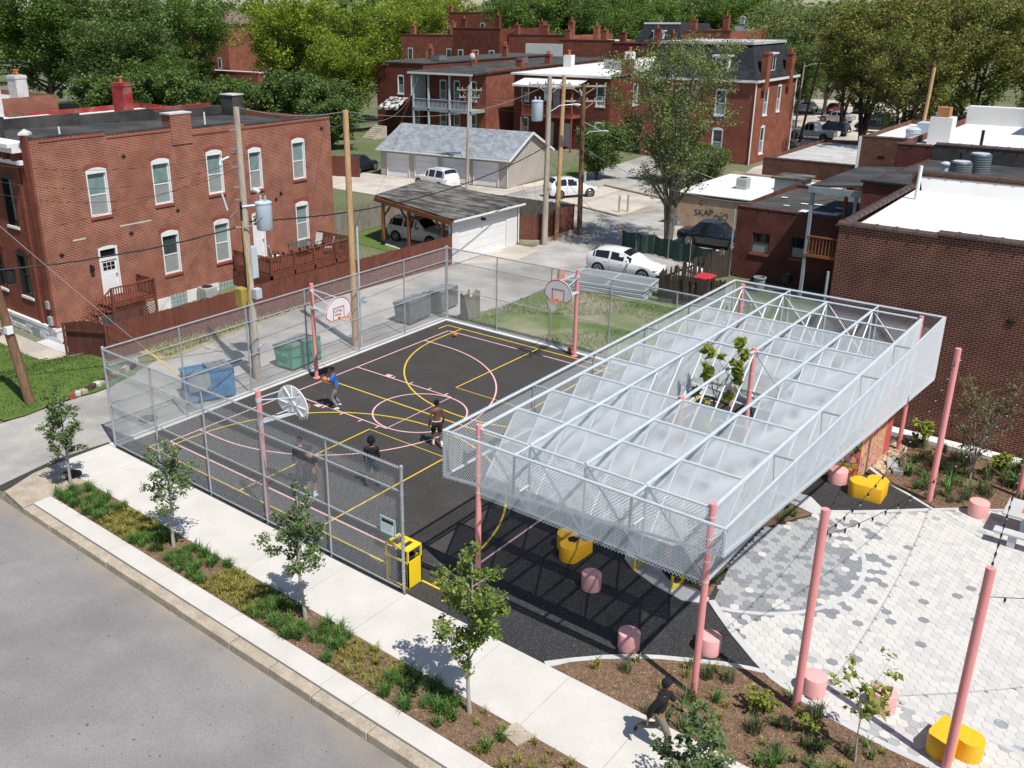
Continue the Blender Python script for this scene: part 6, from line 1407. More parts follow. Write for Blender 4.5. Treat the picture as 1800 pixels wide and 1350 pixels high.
# outer skirt with a bottom edge that drops towards the far corners
SX0, SX1, SY0, SY1 = 14.87, 22.15, 0.56, 17.85
zb = {'NL': 3.60, 'NR': 4.25, 'FR': 2.66, 'FL': 3.3}
crn = {'NL': (SX0, SY0), 'NR': (SX1, SY0), 'FR': (SX1, SY1), 'FL': (SX0, SY1)}
ZS = ZT + 0.0
for a in crn: tube1('skirt_post', crn[a] + (zb[a] - 0.02,), crn[a] + (ZS + 0.02,), 0.04)
for a, c in (('NL', 'NR'), ('NR', 'FR'), ('FR', 'FL'), ('FL', 'NL')):
    tube1('skirt_rail', crn[a] + (ZS,), crn[c] + (ZS,), 0.040); tube1('skirt_rail', crn[a] + (zb[a],), crn[c] + (zb[c],), 0.034)
    A = Vector(crn[a] + (0,)); B = Vector(crn[c] + (0,)); L_ = (B - A).length; d = (B - A).normalized(); nn = Vector((d.y, -d.x, 0)) * 0.045
    big = (a, c) == ('NR', 'FR')
    ns = 2 if L_ > 10 else 1
    for q in range(ns):
        u0, u1 = L_ * q / ns, L_ * (q + 1) / ns
        z0 = zb[a] + (zb[c] - zb[a]) * q / ns; z1 = zb[a] + (zb[c] - zb[a]) * (q + 1) / ns
        chainlink('skirt_mesh', 'wire', A + nn, d, (0, 0, 1), [(u0, z0), (u1, z1), (u1, ZS), (u0, ZS)], cn, r=0.0058 if big else 0.0048, pitch=0.09, ext=0.06)
fz = lambda y: zb['NR'] + (zb['FR'] - zb['NR']) * (y - SY0) / (SY1 - SY0)
fl = lambda y: zb['NL'] + (zb['FL'] - zb['NL']) * (y - SY0) / (SY1 - SY0)
ff_ = lambda x: zb['NL'] + (zb['NR'] - zb['NL']) * (x - SX0) / (SX1 - SX0)
for k in (2, 4, 6, 8):
    y = YS[k]
    tube1('outrigger', (XS[4], y, ZT - 0.012), (SX1, y, ZT - 0.012), 0.03, 'galv_dark'); tube1('outrigger', (XS[4], y, fz(y)), (SX1, y, fz(y)), 0.026); tube1('skirt_stud', (SX1, y, fz(y)), (SX1, y, ZT), 0.026)
    tube1('outrigger', (XS[0], y, ZT - 0.012), (SX0, y, ZT - 0.012), 0.03, 'galv_dark'); tube1('outrigger', (XS[0], y, fl(y)), (SX0, y, fl(y)), 0.026); tube1('skirt_stud', (SX0, y, fl(y)), (SX0, y, ZT), 0.03, 'galv_dark')
for i in (1, 3):
    x = XS[i]
    tube1('outrigger', (x, SY0, ZT - 0.012), (x, YS[0], ZT - 0.012), 0.03); tube1('outrigger', (x, SY0, ff_(x)), (x, YS[0], ff_(x)), 0.026); tube1('skirt_stud', (x, SY0, ff_(x)), (x, SY0, ZT), 0.032, 'galv_dark')
    tube1('outrigger', (x, SY1, ZT - 0.012), (x, YS[10], ZT - 0.012), 0.03); tube1('skirt_stud', (x, SY1, 3.1), (x, SY1, ZT), 0.03)
for x, y in ((XS[0], YS[0]), (XS[4], YS[0]), (XS[4], YS[10]), (XS[0], YS[10]), (XS[2], 6.0), (XS[2], 10.8)):
    b = MB().tube([(x, y, 0), (x, y, ZT + 0.1)], 0.075, 16)
    po = b.build('post', 'pink_paint', cn, smooth=True)
    c = MB()
    for z in (4.62, 4.1, 3.55, 3.05): c.tube([(x, y, z), (x, y, z + 0.035)], 0.082, 14)
    c.build('clamp', 'galv', po, smooth=True)

# ------------------------------------------------------------------ light poles and string lights
PL = {}
for nm, x, y, h, lab in (('a', 23.52, 2.25, 5.05, 'tall pink pole in the mulch bed near the front seats'), ('b', 26.49, 2.51, 4.78, 'tall pink pole in front of the near yellow heart seat'),
                         ('c', 23.37, 14.04, 5.12, 'tall pink pole in the planting before the dark brick wall'), ('d', 25.47, 16.08, 5.05, 'pink pole at the right edge behind the stone table')):
    t = thing('light_pole', lab, 'pole', (x, y, 0), 'pink string light poles')
    MB().tube([(x, y, 0), (x, y, h)], 0.088, 18).build('shaft', 'pink_paint', t, smooth=True)
    b = MB(); b.tube([(x + 0.085, y, h - 0.35), (x + 0.12, y, h - 0.35)], 0.012, 6); b.tube([(x - 0.085, y, h - 0.62), (x - 0.10, y, h - 0.62)], 0.02, 6); b.build('eye_bolt', 'white_paint', t)
    PL[nm] = (x, y, h)
def string_lights(A, B, sag, n, label):
    A = Vector(A); B = Vector(B)
    t = thing('string_lights', label, 'string lights', tuple(A), 'string lights over the plaza')
    f = lambda s: A + (B - A) * s - Vector((0, 0, sag * 4 * s * (1 - s)))
    MB().tube([f(i / 40) for i in range(41)], 0.0075, 5).build('cable', 'cable', t)
    for i in range(n):
        q = f((i + 0.6) / n)
        so_ = MB().lathe([(0.010, 0), (0.021, -0.01), (0.022, -0.07), (0.016, -0.08)], tuple(q), 8).build('bulb_socket', 'cable', t)
        MB().sphere((q.x, q.y, q.z - 0.10), 0.023, 8, 6, (1, 1, 1.25)).build('bulb', 'bulb', so_, smooth=True)
a, b_, c, d = PL['a'], PL['b'], PL['c'], PL['d']
string_lights((a[0], a[1], 4.45), (c[0], c[1], 4.75), 0.75, 19, 'string of bulbs from the front pink pole to the pole by the brick wall')
string_lights((a[0], a[1], 4.42), (d[0], d[1], 4.6), 1.0, 20, 'string of bulbs crossing above the yellow heart to the right edge pole')
string_lights((b_[0], b_[1], 4.78), (d[0], d[1], 4.3), .55, 22, 'string of bulbs leaving the top of the nearest pink pole')
string_lights((b_[0], b_[1], 4.15), (32.5, 8.5, 4.9), 0.5, 12, 'string of bulbs leaving the nearest pink pole to the right')

# ------------------------------------------------------------------ seats, bins, benches
def stool(x, y, z, label, r=0.265, h=0.46):
    t = thing('stool', label, 'stool', (x, y, z), 'pink drum seats')
    MB().lathe([(r - 0.012, 0), (r, 0.012), (r, h - 0.016), (r - 0.006, h - 0.004), (r - 0.018, h)], (x, y, z), 40).build('drum', 'pink_stool', t, smooth=True)
stool(17.62, 3.35, 0.004, 'pink drum stool in the shade beside the orange heart seat')
stool(19.62, 1.80, 0.004, 'pink drum stool half shaded at the edge of the front bed')
stool(21.18, 2.90, 0.004, 'pink drum stool behind the front right canopy post')
stool(23.62, 3.05, 0.028, 'pink drum stool on pale pavers beside the tall pink pole')
stool(24.98, 3.5, 0.028, 'pink drum stool behind the small sparse sapling')
stool(20.72, 13.55, 0.004, 'pink drum stool before the painted wall', 0.29)
stool(24.72, 14.05, 0.028, 'pink drum stool beside the stone table at the wall planting', 0.28)
def heart_seat(c, ang, size, h, z, m, label, pointy=True):
    t = thing('heart_seat', label, 'seat', (c[0], c[1], z), 'heart shaped seats')
    pts = []
    rr = 0.32
    # two round lobes and a square point
    pts = [(-0.60, 0.0)]
    pts += [(0.12 + rr * math.cos(R(q)) * 1.0, 0.30 + rr * math.sin(R(q))) for q in range(125, -46, -10)]
    pts += [(0.215, 0.0)]
    pts += [(x, -y) for x, y in pts[1:-1][::-1]]
    ca, sa = math.cos(ang), math.sin(ang)
    def tr(s): return [(c[0] + size * s * (x * ca - y * sa), c[1] + size * s * (x * sa + y * ca)) for x, y in pts]
    p0 = tr(1.0); p1 = tr(0.985); n = len(pts)
    b = MB(); V = [(x, y, z) for x, y in p0] + [(x, y, z + h - 0.015) for x, y in p0] + [(x, y, z + h) for x, y in p1]
    area = sum(p0[i][0] * p0[(i + 1) % n][1] - p0[(i + 1) % n][0] * p0[i][1] for i in range(n))
    fs = [(i, (i + 1) % n, n + (i + 1) % n, n + i) for i in range(n)] + [(n + i, n + (i + 1) % n, 2 * n + (i + 1) % n, 2 * n + i) for i in range(n)] + [tuple(2 * n + i for i in range(n))]
    if area < 0: fs = [f[::-1] for f in fs]
    b.add(V, fs)
    b.build('seat_body', m, t, smooth=True)
    return t
heart_seat((26.45, 3.12), R(-55), 0.88, 0.46, 0.028, 'orange_stool', 'yellow heart shaped seat at the bottom right of the plaza')
heart_seat((21.8, 13.3), R(137), 1.0, 0.48, 0.004, 'orange_stool', 'yellow heart shaped seat before the painted wall')
heart_seat((16.3, 4.5), R(220), 0.95, 0.46, 0.004, 'orange_stool', 'orange heart shaped seat in the canopy shade with clothes on it')
def cloth_heap(loc, m, label, sx, sy, hz, seed):
    r_ = random.Random(seed); b = MB(); n = 14; vs = []
    for j in range(n + 1):
        for i in range(n + 1):
            u, v = i / n * 2 - 1, j / n * 2 - 1
            d = math.hypot(u, v)
            z = max(0.0, 1 - d * d) * hz * (0.55 + 0.45 * math.sin(u * 7 + seed) * math.cos(v * 6 + seed * 2)) + r_.uniform(0, 0.008)
            k = 1 - 0.22 * abs(u * v) + 0.10 * math.sin(5 * math.atan2(v, u) + seed)
            vs.append((loc[0] + u * sx * k, loc[1] + v * sy * k, loc[2] + z + 0.004))
    b.add(vs, [(j * (n + 1) + i, j * (n + 1) + i + 1, (j + 1) * (n + 1) + i + 1, (j + 1) * (n + 1) + i) for j in range(n) for i in range(n)])
    tag(b.build('clothes', m, origin=loc, smooth=True), label, 'clothing')
cloth_heap((16.52, 4.75, 0.464), 'cloth_denim', 'crumpled blue jacket lying on the orange heart seat', 0.22, 0.17, 0.12, 1)
cloth_heap((16.33, 4.45, 0.464), 'cloth_black', 'black garment hanging over the edge of the orange heart seat', 0.14, 0.15, 0.10, 4)
def bench(c, ang, label, L_=1.45):
    t = thing('bench', label, 'bench', (c[0], c[1], 0.03), 'yellow framed benches', ang)
    for i in range(9):
        y = -0.2 + 0.4 * i / 8
        MB().box(-L_ / 2, y - 0.019, 0.41, L_ / 2, y + 0.019, 0.44).build('seat_slat', 'slat_dark', t, W=False)
    for s in (-1, 1):
        b = MB(); x = s * (L_ / 2 - 0.1)
        b.bar((x, -0.24, 0.0), (x, -0.24, 0.41), 0.06, 0.05); b.bar((x, 0.24, 0.0), (x, 0.24, 0.41), 0.06, 0.05); b.bar((x, -0.24, 0.385), (x, 0.24, 0.385), 0.06, 0.045); b.bar((x, -0.24, 0.02), (x, 0.24, 0.02), 0.06, 0.04)
        b.build('leg_frame', 'yellow_paint', t, W=False)
    return t
bench((18.75, 4.95), R(-9), 'dark slatted bench with yellow frame under the front of the canopy')
bench((17.25, 7.0), R(70), 'dark slatted bench with yellow frame deep under the canopy')
# yellow litter bin behind the fence end
yb = thing('litter_bin', 'bright yellow double litter bin behind the end of the sidewalk fence', 'litter bin', (13.52, 0.42, 0))
BX0, BX1, BY0, BY1, BH = 13.10, 13.92, 0.14, 0.70, 1.2
MB().box(BX1 - 0.03, BY0, 0.04, BX1, BY1, 0.84).build('side_panel', 'yellow_paint', yb)
MB().box(BX0, BY0, 0.04, BX0 + 0.03, BY1, 0.84).build('side_panel', 'yellow_paint', yb)
MB().box(BX0 + 0.03, BY1 - 0.03, 0.04, BX1 - 0.03, BY1, 0.84).build('back_panel', 'yellow_paint', yb)
b = MB()
for x, y in ((BX0, BY0), (BX1 - 0.045, BY0), (BX0, BY1 - 0.045), (BX1 - 0.045, BY1 - 0.045)): b.box(x, y, 0, x + 0.045, y + 0.045, BH - 0.03)
for z in (0.02, 0.80): b.box(BX0, BY0 - 0.004, z, BX1, BY0 + 0.03, z + 0.05)
b.build('frame', 'yellow_paint', yb)
b = MB()
tp = []
for x0, x1, y0, y1 in ((BX0, BX1, BY0, BY0 + 0.1), (BX0, BX1, BY1 - 0.1, BY1), (BX0, BX0 + 0.09, BY0 + 0.1, BY1 - 0.1), (BX1 - 0.2, BX1, BY0 + 0.1, BY1 - 0.1), (13.46, 13.56, BY0 + 0.1, BY1 - 0.1)): b.box(x0, y0, BH - 0.03, x1, y1, BH)
b.build('top_plate', 'yellow_paint', yb)
for x in (13.28, 13.68): MB().lathe([(0.17, 0.05), (0.18, 0.9), (0.165, 0.93), (0.15, 0.85), (0.14, 0.3)], (x, 0.42, 0), 20).build('liner_drum', 'black_metal', yb, smooth=True)
MB().sphere((13.3, 0.45, 0.92), 0.1, 8, 6).build('rubbish_bag', 'cloth_white', yb)
# painted mural wall (plain colourful pattern)
mw = thing('mural_wall', 'low wall painted with a busy colourful pattern under the canopy', 'wall', (20.9, 14.5, 0))
MB().prism([(18.4, 13.7), (20.5, 13.84), (21.2, 13.98), (21.18, 14.12), (20.5, 13.99), (18.4, 13.85)], 0, 2.3).build('wall', 'mural', mw)
MB().prism([(21.201, 13.97), (21.30, 16.4), (21.15, 16.4), (21.05, 14.10), (21.185, 14.11)], 0, 2.3).build('end_wall', 'mural_peach', mw)
MB().prism([(21.302, 16.403), (21.34, 17.0), (21.12, 17.0), (21.12, 16.403)], 0, 2.3).build('wall_end', 'mural_red', mw)
fl_ = thing('flood_light', 'dark flat ground floodlight lying on the gravel', 'floodlight', (21.88, 15.65, 0.04))
b = MB(); b.obox((21.80, 15.75, 0.14), (0.34, 0.5, 0.07), R(20), R(18)); b.build('housing', 'galv_dark', fl_, bevel=0.01)
MB().obox((22.08, 15.35, 0.11), (0.3, 0.32, 0.14), R(20)).build('ballast_box', 'galv_dark', fl_, bevel=0.01)
# stone table with bench at the right edge
pt = thing('picnic_table', 'grey concrete table with low benches at the right edge', 'table', (26.0, 13.95, 0.028))
MB().box(25.42, 13.15, 0.70, 27.2, 14.35, 0.78).build('table_top', 'concrete_grey', pt, bevel=0.03)
MB().box(25.9, 13.5, 0.028, 26.1, 14.0, 0.70).build('pedestal', 'concrete_grey', pt); MB().box(26.7, 13.5, 0.028, 26.9, 14.0, 0.70).build('pedestal', 'concrete_grey', pt)
for y in (12.55,):
    MB().box(25.35, y - 0.02, 0.40, 27.2, y + 0.33, 0.47).build('bench_slab', 'concrete_grey', pt, bevel=0.02); MB().box(25.75, y + 0.02, 0.028, 25.95, y + 0.28, 0.40).build('bench_foot', 'concrete_grey', pt)
MB().box(25.86, 13.45, 0.7805, 26.5, 13.95, 0.783).build('inlay', 'orange_rim', pt); MB().box(26.0, 13.55, 0.7835, 26.4, 13.85, 0.786).build('inlay', 'sign_white', pt)
# ------------------------------------------------------------------ utility poles and wires
def upole(label, base, top, r0, r1, m, arms=(), group='utility poles'):
    t = thing('utility_pole', label, 'utility pole', base, group)
    B = Vector(base); T = Vector(top)
    MB().tube([B + (T - B) * (i / 6) for i in range(7)], [r0 + (r1 - r0) * i / 6 for i in range(7)], 14).build('shaft', m, t, smooth=True)
    for z, L_, ang in arms:
        c = B + (T - B) * ((z - B.z) / (T.z - B.z)); d = Vector((math.cos(ang), math.sin(ang), 0)); sd_ = Vector((-d.y, d.x, 0)) * (r1 + .05)
        a = MB().bar(c + sd_ - d * L_ / 2, c + sd_ + d * L_ / 2, .09, .11).build('crossarm', 'wood_pole', t)
        b = MB()
        for k in range(6):
            q = c + sd_ + d * (L_ * (k / 5 - .5) * .94); b.lathe([(.02, .05), (.05, .09), (.03, .12), (.055, .15), (.02, .2)], tuple(q), 8)
        b.build('insulator', 'galv_dark', a)
        b = MB(); 
        for s in (-1, 1): b.bar(c + sd_ + d * (s * L_ * .3), c + sd_ - Vector((0, 0, .6)), .03, .05)
        b.build('arm_brace', 'wood_pole', t)
    return t
def transformer(root, x, y, z, r=.3, h=.95):
    b = MB().lathe([(r * .9, 0), (r, .05), (r, h - .08), (r * 1.06, h - .07), (r * 1.06, h - .02), (r * .7, h + .03)], (x, y, z), 22).build('transformer', 'metal_blue', root, smooth=True)
    c = MB()
    for s in (-1, 1): c.lathe([(.03, 0), (.06, .05), (.035, .1), (.06, .15), (.03, .25)], (x + s * r * .45, y, z + h), 8)
    c.build('bushing', 'galv_dark', b)
def street_arm(root, A, d, L_, z):
    A = Vector(A); d = Vector(d).normalized()
    MB().tube([A, A + d * L_ * .4 + Vector((0, 0, .35)), A + d * L_ + Vector((0, 0, .4))], .03, 6).build('lamp_arm', 'galv', root, smooth=True)
    q = A + d * (L_ + .25) + Vector((0, 0, .38)); MB().sphere(tuple(q), .3, 10, 6, (1 if abs(d.x) > .5 else .45, .45 if abs(d.x) > .5 else 1, .3)).build('lamp_head', 'galv', root, smooth=True)
PA = (-1.24, 7.43, 0); PAt = (-1.65, 7.75, 11.15)
p2 = upole('weathered grey utility pole with transformer beside the blue dumpster', PA, PAt, .17, .12, 'wood_pole')
transformer(p2, -1.05, 8.25, 6.3, .33, 1.15); MB().tube([(-1.45, 7.5, 7.3), (-1.0, 8.25, 7.35)], .05, 8).build('bracket', 'galv', p2)
MB().box(-1.65, 7.62, 4.3, -1.35, 8.0, 5.6).build('equipment_box', 'metal_blue', p2); MB().box(-1.75, 7.0, 3.2, -1.3, 7.35, 4.0).build('equipment_box', 'box_yellow', p2, bevel=.03); MB().box(-1.2, 7.45, 3.55, -.92, 7.75, 3.95).build('equipment_box', 'galv', p2)
MB().tube([(-1.2, 7.25, 6.8), (-1.1, 7.2, 5.5), (-1.05, 7.25, 4.3), (-1.2, 7.2, 3.5)], .035, 6).build('conduit', 'box_yellow', p2, smooth=True); MB().tube([(-1.52, 7.5, 7.5), (-1.45, 7.4, 4.2), (-1.42, 7.35, .2)], .05, 6).build('conduit', 'black_metal', p2)
MB().tube([(-1.5, 7.3, 7.2), (-1.75, 7.1, 6.9), (-1.6, 7.2, 6.5), (-1.2, 7.6, 6.5), (-.85, 8.0, 6.9)], .03, 6).build('cable_loop', 'cable_grey', p2, smooth=True)
MB().lathe([(.09, 0), (.14, .05), (.14, .2), (.08, .28)], (-1.02, 7.55, 1.25), 12).build('meter', 'galv', p2)
b = MB()
for z in (7.6, 8.1, 8.9, 9.6, 10.3): b.bar((-1.6, 7.3, z), (-1.2, 7.4, z + .05), .04, .05)
b.build('pole_step', 'galv_dark', p2)
b = MB(); b.tube([(-1.62, 7.2, 9.3), (-1.8, 6.9, 9.15), (-1.7, 6.8, 9.0)], .05, 6); b.tube([(-1.2, 7.9, 8.0), (-1.05, 8.1, 7.85)], .09, 8); b.bar((-1.9, 6.9, 7.9), (-1.75, 7.0, 7.2), .06, .06); b.build('cutout_fuse', 'galv', p2)
p3 = upole('tall new orange wooden pole beside the green dumpster', (-.86, 12.92, 0), (-1.0, 13.0, 10.65), .16, .125, 'wood_pole_new')
MB().tube([(-.62, 13.05, 0), (-.68, 13.1, 5.6)], .045, 8).build('conduit', 'galv', p3); MB().lathe([(.1, 0), (.16, .1), (.1, .3)], (-.5, 13.2, 2.1), 10).build('meter', 'galv', p3)
p1 = upole('leaning dark brown utility pole at the far left of the alley mouth', (-6.14, -.05, -.05), (-7.2, -.75, 10.2), .2, .14, 'wood_pole_dark', [(9.6, 2.6, R(80))])
street_arm(p1, (-6.85, -.5, 6.6), (.9, -.25, 0), 1.2, 6.6); MB().box(-6.5, -.45, 3.0, -6.2, -.2, 3.3).build('pole_tag', 'sign_white', p1)
MB().lathe([(.16, 0), (.2, .1), (.2, .55), (.12, .62)], (-6.45, .15, 4.9), 12).build('junction_can', 'black_metal', p1)
p4 = upole('grey utility pole with white transformer beside the brown fence', (-5.12, 34.73, 0), (-5.15, 34.8, 10.75), .2, .14, 'wood_pole', [(10.2, 2.6, R(35))])
transformer(p4, -5.75, 34.4, 8.0, .36, 1.25); transformer(p4, -5.5, 35.2, 9.2, .25, .8); street_arm(p4, (-5.0, 34.8, 8.6), (.7, .7, 0), 1.4, 8.6)
p4b = upole('second brown pole standing just behind the grey transformer pole', (-5.3, 36.4, 0), (-5.25, 36.6, 10.7), .16, .13, 'wood_pole_new')
p5 = upole('dark brown utility pole with crossarms by the alley corner', (-4.91, 38.69, 0), (-5.25, 39.0, 10.0), .18, .14, 'wood_pole_dark', [(9.85, 3.0, R(35)), (8.9, 2.7, R(35)), (9.4, 2.4, R(125))])
street_arm(p5, (-5.1, 38.8, 6.6), (.8, .55, 0), 1.3, 6.6); MB().lathe([(.09, 0), (.09, .7)], (-4.7, 38.75, 3.6), 10).build('meter_can', 'galv', p5)
p6 = upole('thin grey utility pole in front of the long garage', (-21.87, 47.5, 0), (-22.0, 47.9, 8.7), .14, .1, 'wood_pole', [(8.3, 2.2, R(20)), (7.7, 1.8, R(20))])
p7 = upole('thin pole with street light by the far side street', (-11.46, 96.46, 0), (-11.3, 96.6, 8.6), .12, .09, 'wood_pole'); street_arm(p7, (-11.3, 96.5, 8.2), (.8, .3, 0), 2.0, 8)
p8 = upole('leaning brown utility pole behind the street light pole', (-10.03, 94.38, 0), (-9.0, 95.5, 11.2), .15, .11, 'wood_pole_dark')
p9 = upole('wooden pole among the right hand trees behind the white chimney', (9.2, 66, 0), (9.5, 66, 10.2), .15, .12, 'wood_pole_new')
def wires(label, A, B, sag, r=.012, m='cable', n=24, group='overhead wires', end=None):
    A = Vector(A); B = Vector(B)
    b = MB().tube([A + (B - A) * (i / n) - Vector((0, 0, sag * 4 * (i / n) * (1 - i / n))) for i in range(n + 1)], r, 5)
    o = b.build('overhead_wire', m, origin=tuple(A)); tag(o, label, 'wire', group); return o
P1t, P2t, P3t, P4t, P5t, P6t = Vector((-7.1, -.7, 9.6)), Vector(PAt), Vector((-1, 13, 10.4)), Vector((-5.15, 34.8, 10.3)), Vector((-5.2, 39, 9.6)), Vector((-22, 47.9, 8.3))
wires('thick black cable from the left dark pole to the grey pole by the blue dumpster', (-6.5, -.3, 5.5), (-1.45, 7.55, 6.55), .25, .035)
wires('thick black cable from the grey pole towards the poles at the alley corner', (-1.3, 7.7, 6.7), (-5.0, 34.6, 6.5), 1.0, .03)
wires('thin wire crossing the brick house front from the left pole', (-6.6, -.4, 6.6), (-15.4, 20.0, 6.9), .5, .008)
for k, (dz, g_) in enumerate(((0, 0), (-.5, .3), (-.9, .5))): wires('thin black wire running past the brick house below its roof edge', P1t + Vector((0, 0, dz)), (-1.6, 7.7, 9.4 + dz * .6), .5 + g_, .009, group='thin wires along the brick house')
wires('pale guy wire with yellow guard from the left pole to the alley corner', (-6.9, -.5, 8.0), (-3.2, 3.6, 1.9), .05, .01, 'cable_grey')
gy = thing('guy_wire_guard', 'yellow plastic guard on the anchored guy wire', 'guy guard', (-2.0, 4.6, 0)); MB().tube([(-3.25, 3.55, 1.95), (-1.95, 4.95, .02)], .03, 8).build('guard', 'guy_yellow', gy)
for a, c, s in ((P2t, P3t + Vector((0, 0, .2)), .25), (P3t + Vector((0, 0, .2)), P4t, .9), (P3t, Vector((-48, 71, 7.5)), 2.0), (P3t, Vector((-15.6, 25.4, 8.3)), .5)): wires('grey service wire leading from the new orange pole', a, c, s, .012, 'cable_grey', group='grey service wires at the orange pole')
for k in range(4): wires('thin wire between the alley corner poles and the garage pole', P4t + Vector((.2 * k, .15 * k, -.4 * k)), P6t + Vector((.1, .3 * k, -.25 * k)), .8, .014, group='wires over the long garage')
for k in range(3): wires('wire between the two poles at the alley corner', P4t + Vector((0, 0, -.3 * k)), P5t + Vector((0, 0, .2 - .3 * k)), .15, .014, group='wires between the corner poles')
for k, c in enumerate(((-38.6, 75, 6.4), (-36, 74, 6.9), (-30, 71.5, 6.5), (-24, 74, 6.8), (-23.4, 80, 7.0))): wires('service wire from the corner poles to the back houses', P5t + Vector((0, 0, -1.6)), c, 1.0, .012, group='service wires to the back houses')
wires('long wire from the corner pole over the alley to the tan building', P5t + Vector((0, 0, -2)), (7.6, 45.5, 2.6), .5, .012, 'cable_grey'); wires('pale wire sagging from the alley corner across the low roofs', (-5.0, 38.7, 6.0), (14.2, 32.9, 5.7), 1.6, .016, 'cable_grey')
wires('black wire from the alley corner pole along the brown fence to the fence post', P4t + Vector((0, 0, -4.6)), (-.5, 36.8, 1.0), .4, .012)
for k in range(3): wires('wire crossing in front of the mansard house', P5t + Vector((0, 0, -.3 * k)), Vector((-9.0, 95.4, 10.4 - .5 * k)), 1.2, .014, group='wires by the mansard house')

# ------------------------------------------------------------------ dumpsters and bins
def dumpster(loc, rz, L_, W_, H_, m, lid, label, open_lid=False, slope=.16):
    """local: long side along x, open front at +y"""
    t = thing('dumpster', label, 'dumpster', loc, 'dumpsters in the alley', rz)
    l, w = L_ / 2, W_ / 2
    b = MB(); V = [(-l, -w, .1), (l, -w, .1), (l, w - slope, .1), (-l, w - slope, .1), (-l, -w, H_), (l, -w, H_), (l, w, H_ - .14), (-l, w, H_ - .14)]
    b.add(V, [(0, 3, 2, 1), (0, 1, 5, 4), (1, 2, 6, 5), (2, 3, 7, 6), (3, 0, 4, 7)])
    b.add([(x * .96, y * .96 if y < 0 else y - .03, z) for x, y, z in V], [(0, 1, 2, 3), (4, 5, 1, 0), (5, 6, 2, 1), (6, 7, 3, 2), (7, 4, 0, 3)])
    b.build('body', m, t, W=False, bevel=.012)
    b = MB(); b.bar((-l, -w, H_), (l, -w, H_), .08, .06); b.bar((-l, w, H_ - .14), (l, w, H_ - .14), .08, .06); b.bar((-l, -w, H_), (-l, w, H_ - .14), .08, .06); b.bar((l, -w, H_), (l, w, H_ - .14), .08, .06)
    for x in (-l * .5, 0, l * .5): b.bar((x, w - slope + .01, .12), (x, w + .01, H_ - .16), .05, .03)
    for s in (-1, 1): b.box(s * (l + .03) - .035, -w * .5, H_ * .52, s * (l + .03) + .035, w * .5, H_ * .52 + .14); b.box(s * (l + .02) - .02, -w, .1, s * (l + .02) + .02, -w + .05, H_)
    b.build('rim_frame', m, t, W=False)
    for s in (-1, 1):
        o = MB(); q = MB()
        if open_lid and s < 0: q.obox((s * l / 2, -w - .06, H_ - .28), (l - .06, .035, .85), 0, R(-12))
        else:
            a, c = (-l + .02, -.015) if s < 0 else (.015, l - .02); q.add([(a, -w, H_ + .035), (c, -w, H_ + .035), (c, w + .03, H_ - .10), (a, w + .03, H_ - .10), (a, -w, H_ + .07), (c, -w, H_ + .07), (c, w + .03, H_ - .06), (a, w + .03, H_ - .06)], [(3, 2, 1, 0), (4, 5, 6, 7), (0, 1, 5, 4), (1, 2, 6, 5), (2, 3, 7, 6), (3, 0, 4, 7)])
            for k in range(3): x0 = a + (c - a) * (k + .3) / 3; q.add([(x0, -w + .1, H_ + .068), (x0 + .14, -w + .1, H_ + .068), (x0 + .14, w - .1, H_ - .035), (x0, w - .1, H_ - .035), (x0 + .02, -w + .12, H_ + .095), (x0 + .12, -w + .12, H_ + .095), (x0 + .12, w - .12, H_ - .01), (x0 + .02, w - .12, H_ - .01)], [(4, 5, 6, 7), (0, 1, 5, 4), (1, 2, 6, 5), (2, 3, 7, 6), (3, 0, 4, 7)])
        q.build('lid', lid, t, W=False)
    b = MB()
    for x in (-l + .15, l - .15):
        for y in (-w + .15, w - slope - .15): b.tube([(x - .025, y, .06), (x + .025, y, .06)], .06, 10)
    b.build('caster', 'black_metal', t, W=False)
    return t
dumpster((-1.3, 4.95, 0), R(68), 1.85, 1.25, 1.28, 'dumpster_blue', 'lid_grey', 'bright blue dumpster with open grey lid in the alley', True)
dumpster((-1.28, 9.72, 0), R(95), 1.75, 1.15, 1.1, 'dumpster_green', 'lid_grey', 'mint green dumpster with dark closed lid in the alley')
dumpster((-1.45, 17.5, 0), R(97), 1.75, 1.05, 1.12, 'dumpster_grey', 'lid_grey', 'grey dumpster in the alley, the nearer of the two')
dumpster((-1.5, 19.75, 0), R(97), 1.7, 1.05, 1.1, 'dumpster_grey', 'lid_grey', 'grey dumpster in the alley, the farther of the two')
rb_ = thing('wheelie_bin', 'red wheeled rubbish bin behind the leaning dark fence', 'bin', (7.9, 30.8, 0))
MB().add([(7.6, 30.5, .1), (8.2, 30.5, .1), (8.2, 31.2, .1), (7.6, 31.2, .1), (7.5, 30.35, .95), (8.35, 30.35, .95), (8.35, 31.3, .95), (7.5, 31.3, .95)], [(3, 2, 1, 0), (0, 1, 5, 4), (1, 2, 6, 5), (2, 3, 7, 6), (3, 0, 4, 7)]).build('body', 'bin_red', rb_)
MB().add([(7.45, 30.3, .95), (8.4, 30.3, .95), (8.4, 31.35, .95), (7.45, 31.35, .95), (7.6, 30.5, 1.06), (8.25, 30.5, 1.06), (8.25, 31.2, 1.06), (7.6, 31.2, 1.06)], [(4, 5, 6, 7), (0, 1, 5, 4), (1, 2, 6, 5), (2, 3, 7, 6), (3, 0, 4, 7)]).build('lid', 'bin_red', rb_)
MB().tube([(7.6, 31.25, .12), (8.2, 31.25, .12)], .12, 12).build('wheel', 'black_metal', rb_)
gc_ = MB().lathe([(.26, 0), (.31, .72), (.35, .74), (.35, .8), (.29, .81), (.27, .3)], (10.1, 33.1, 0), 20).build('rubbish_can', 'lid_grey', origin=(10.1, 33.1, 0)); tag(gc_, 'round grey rubbish can against the dark brick building', 'rubbish can')
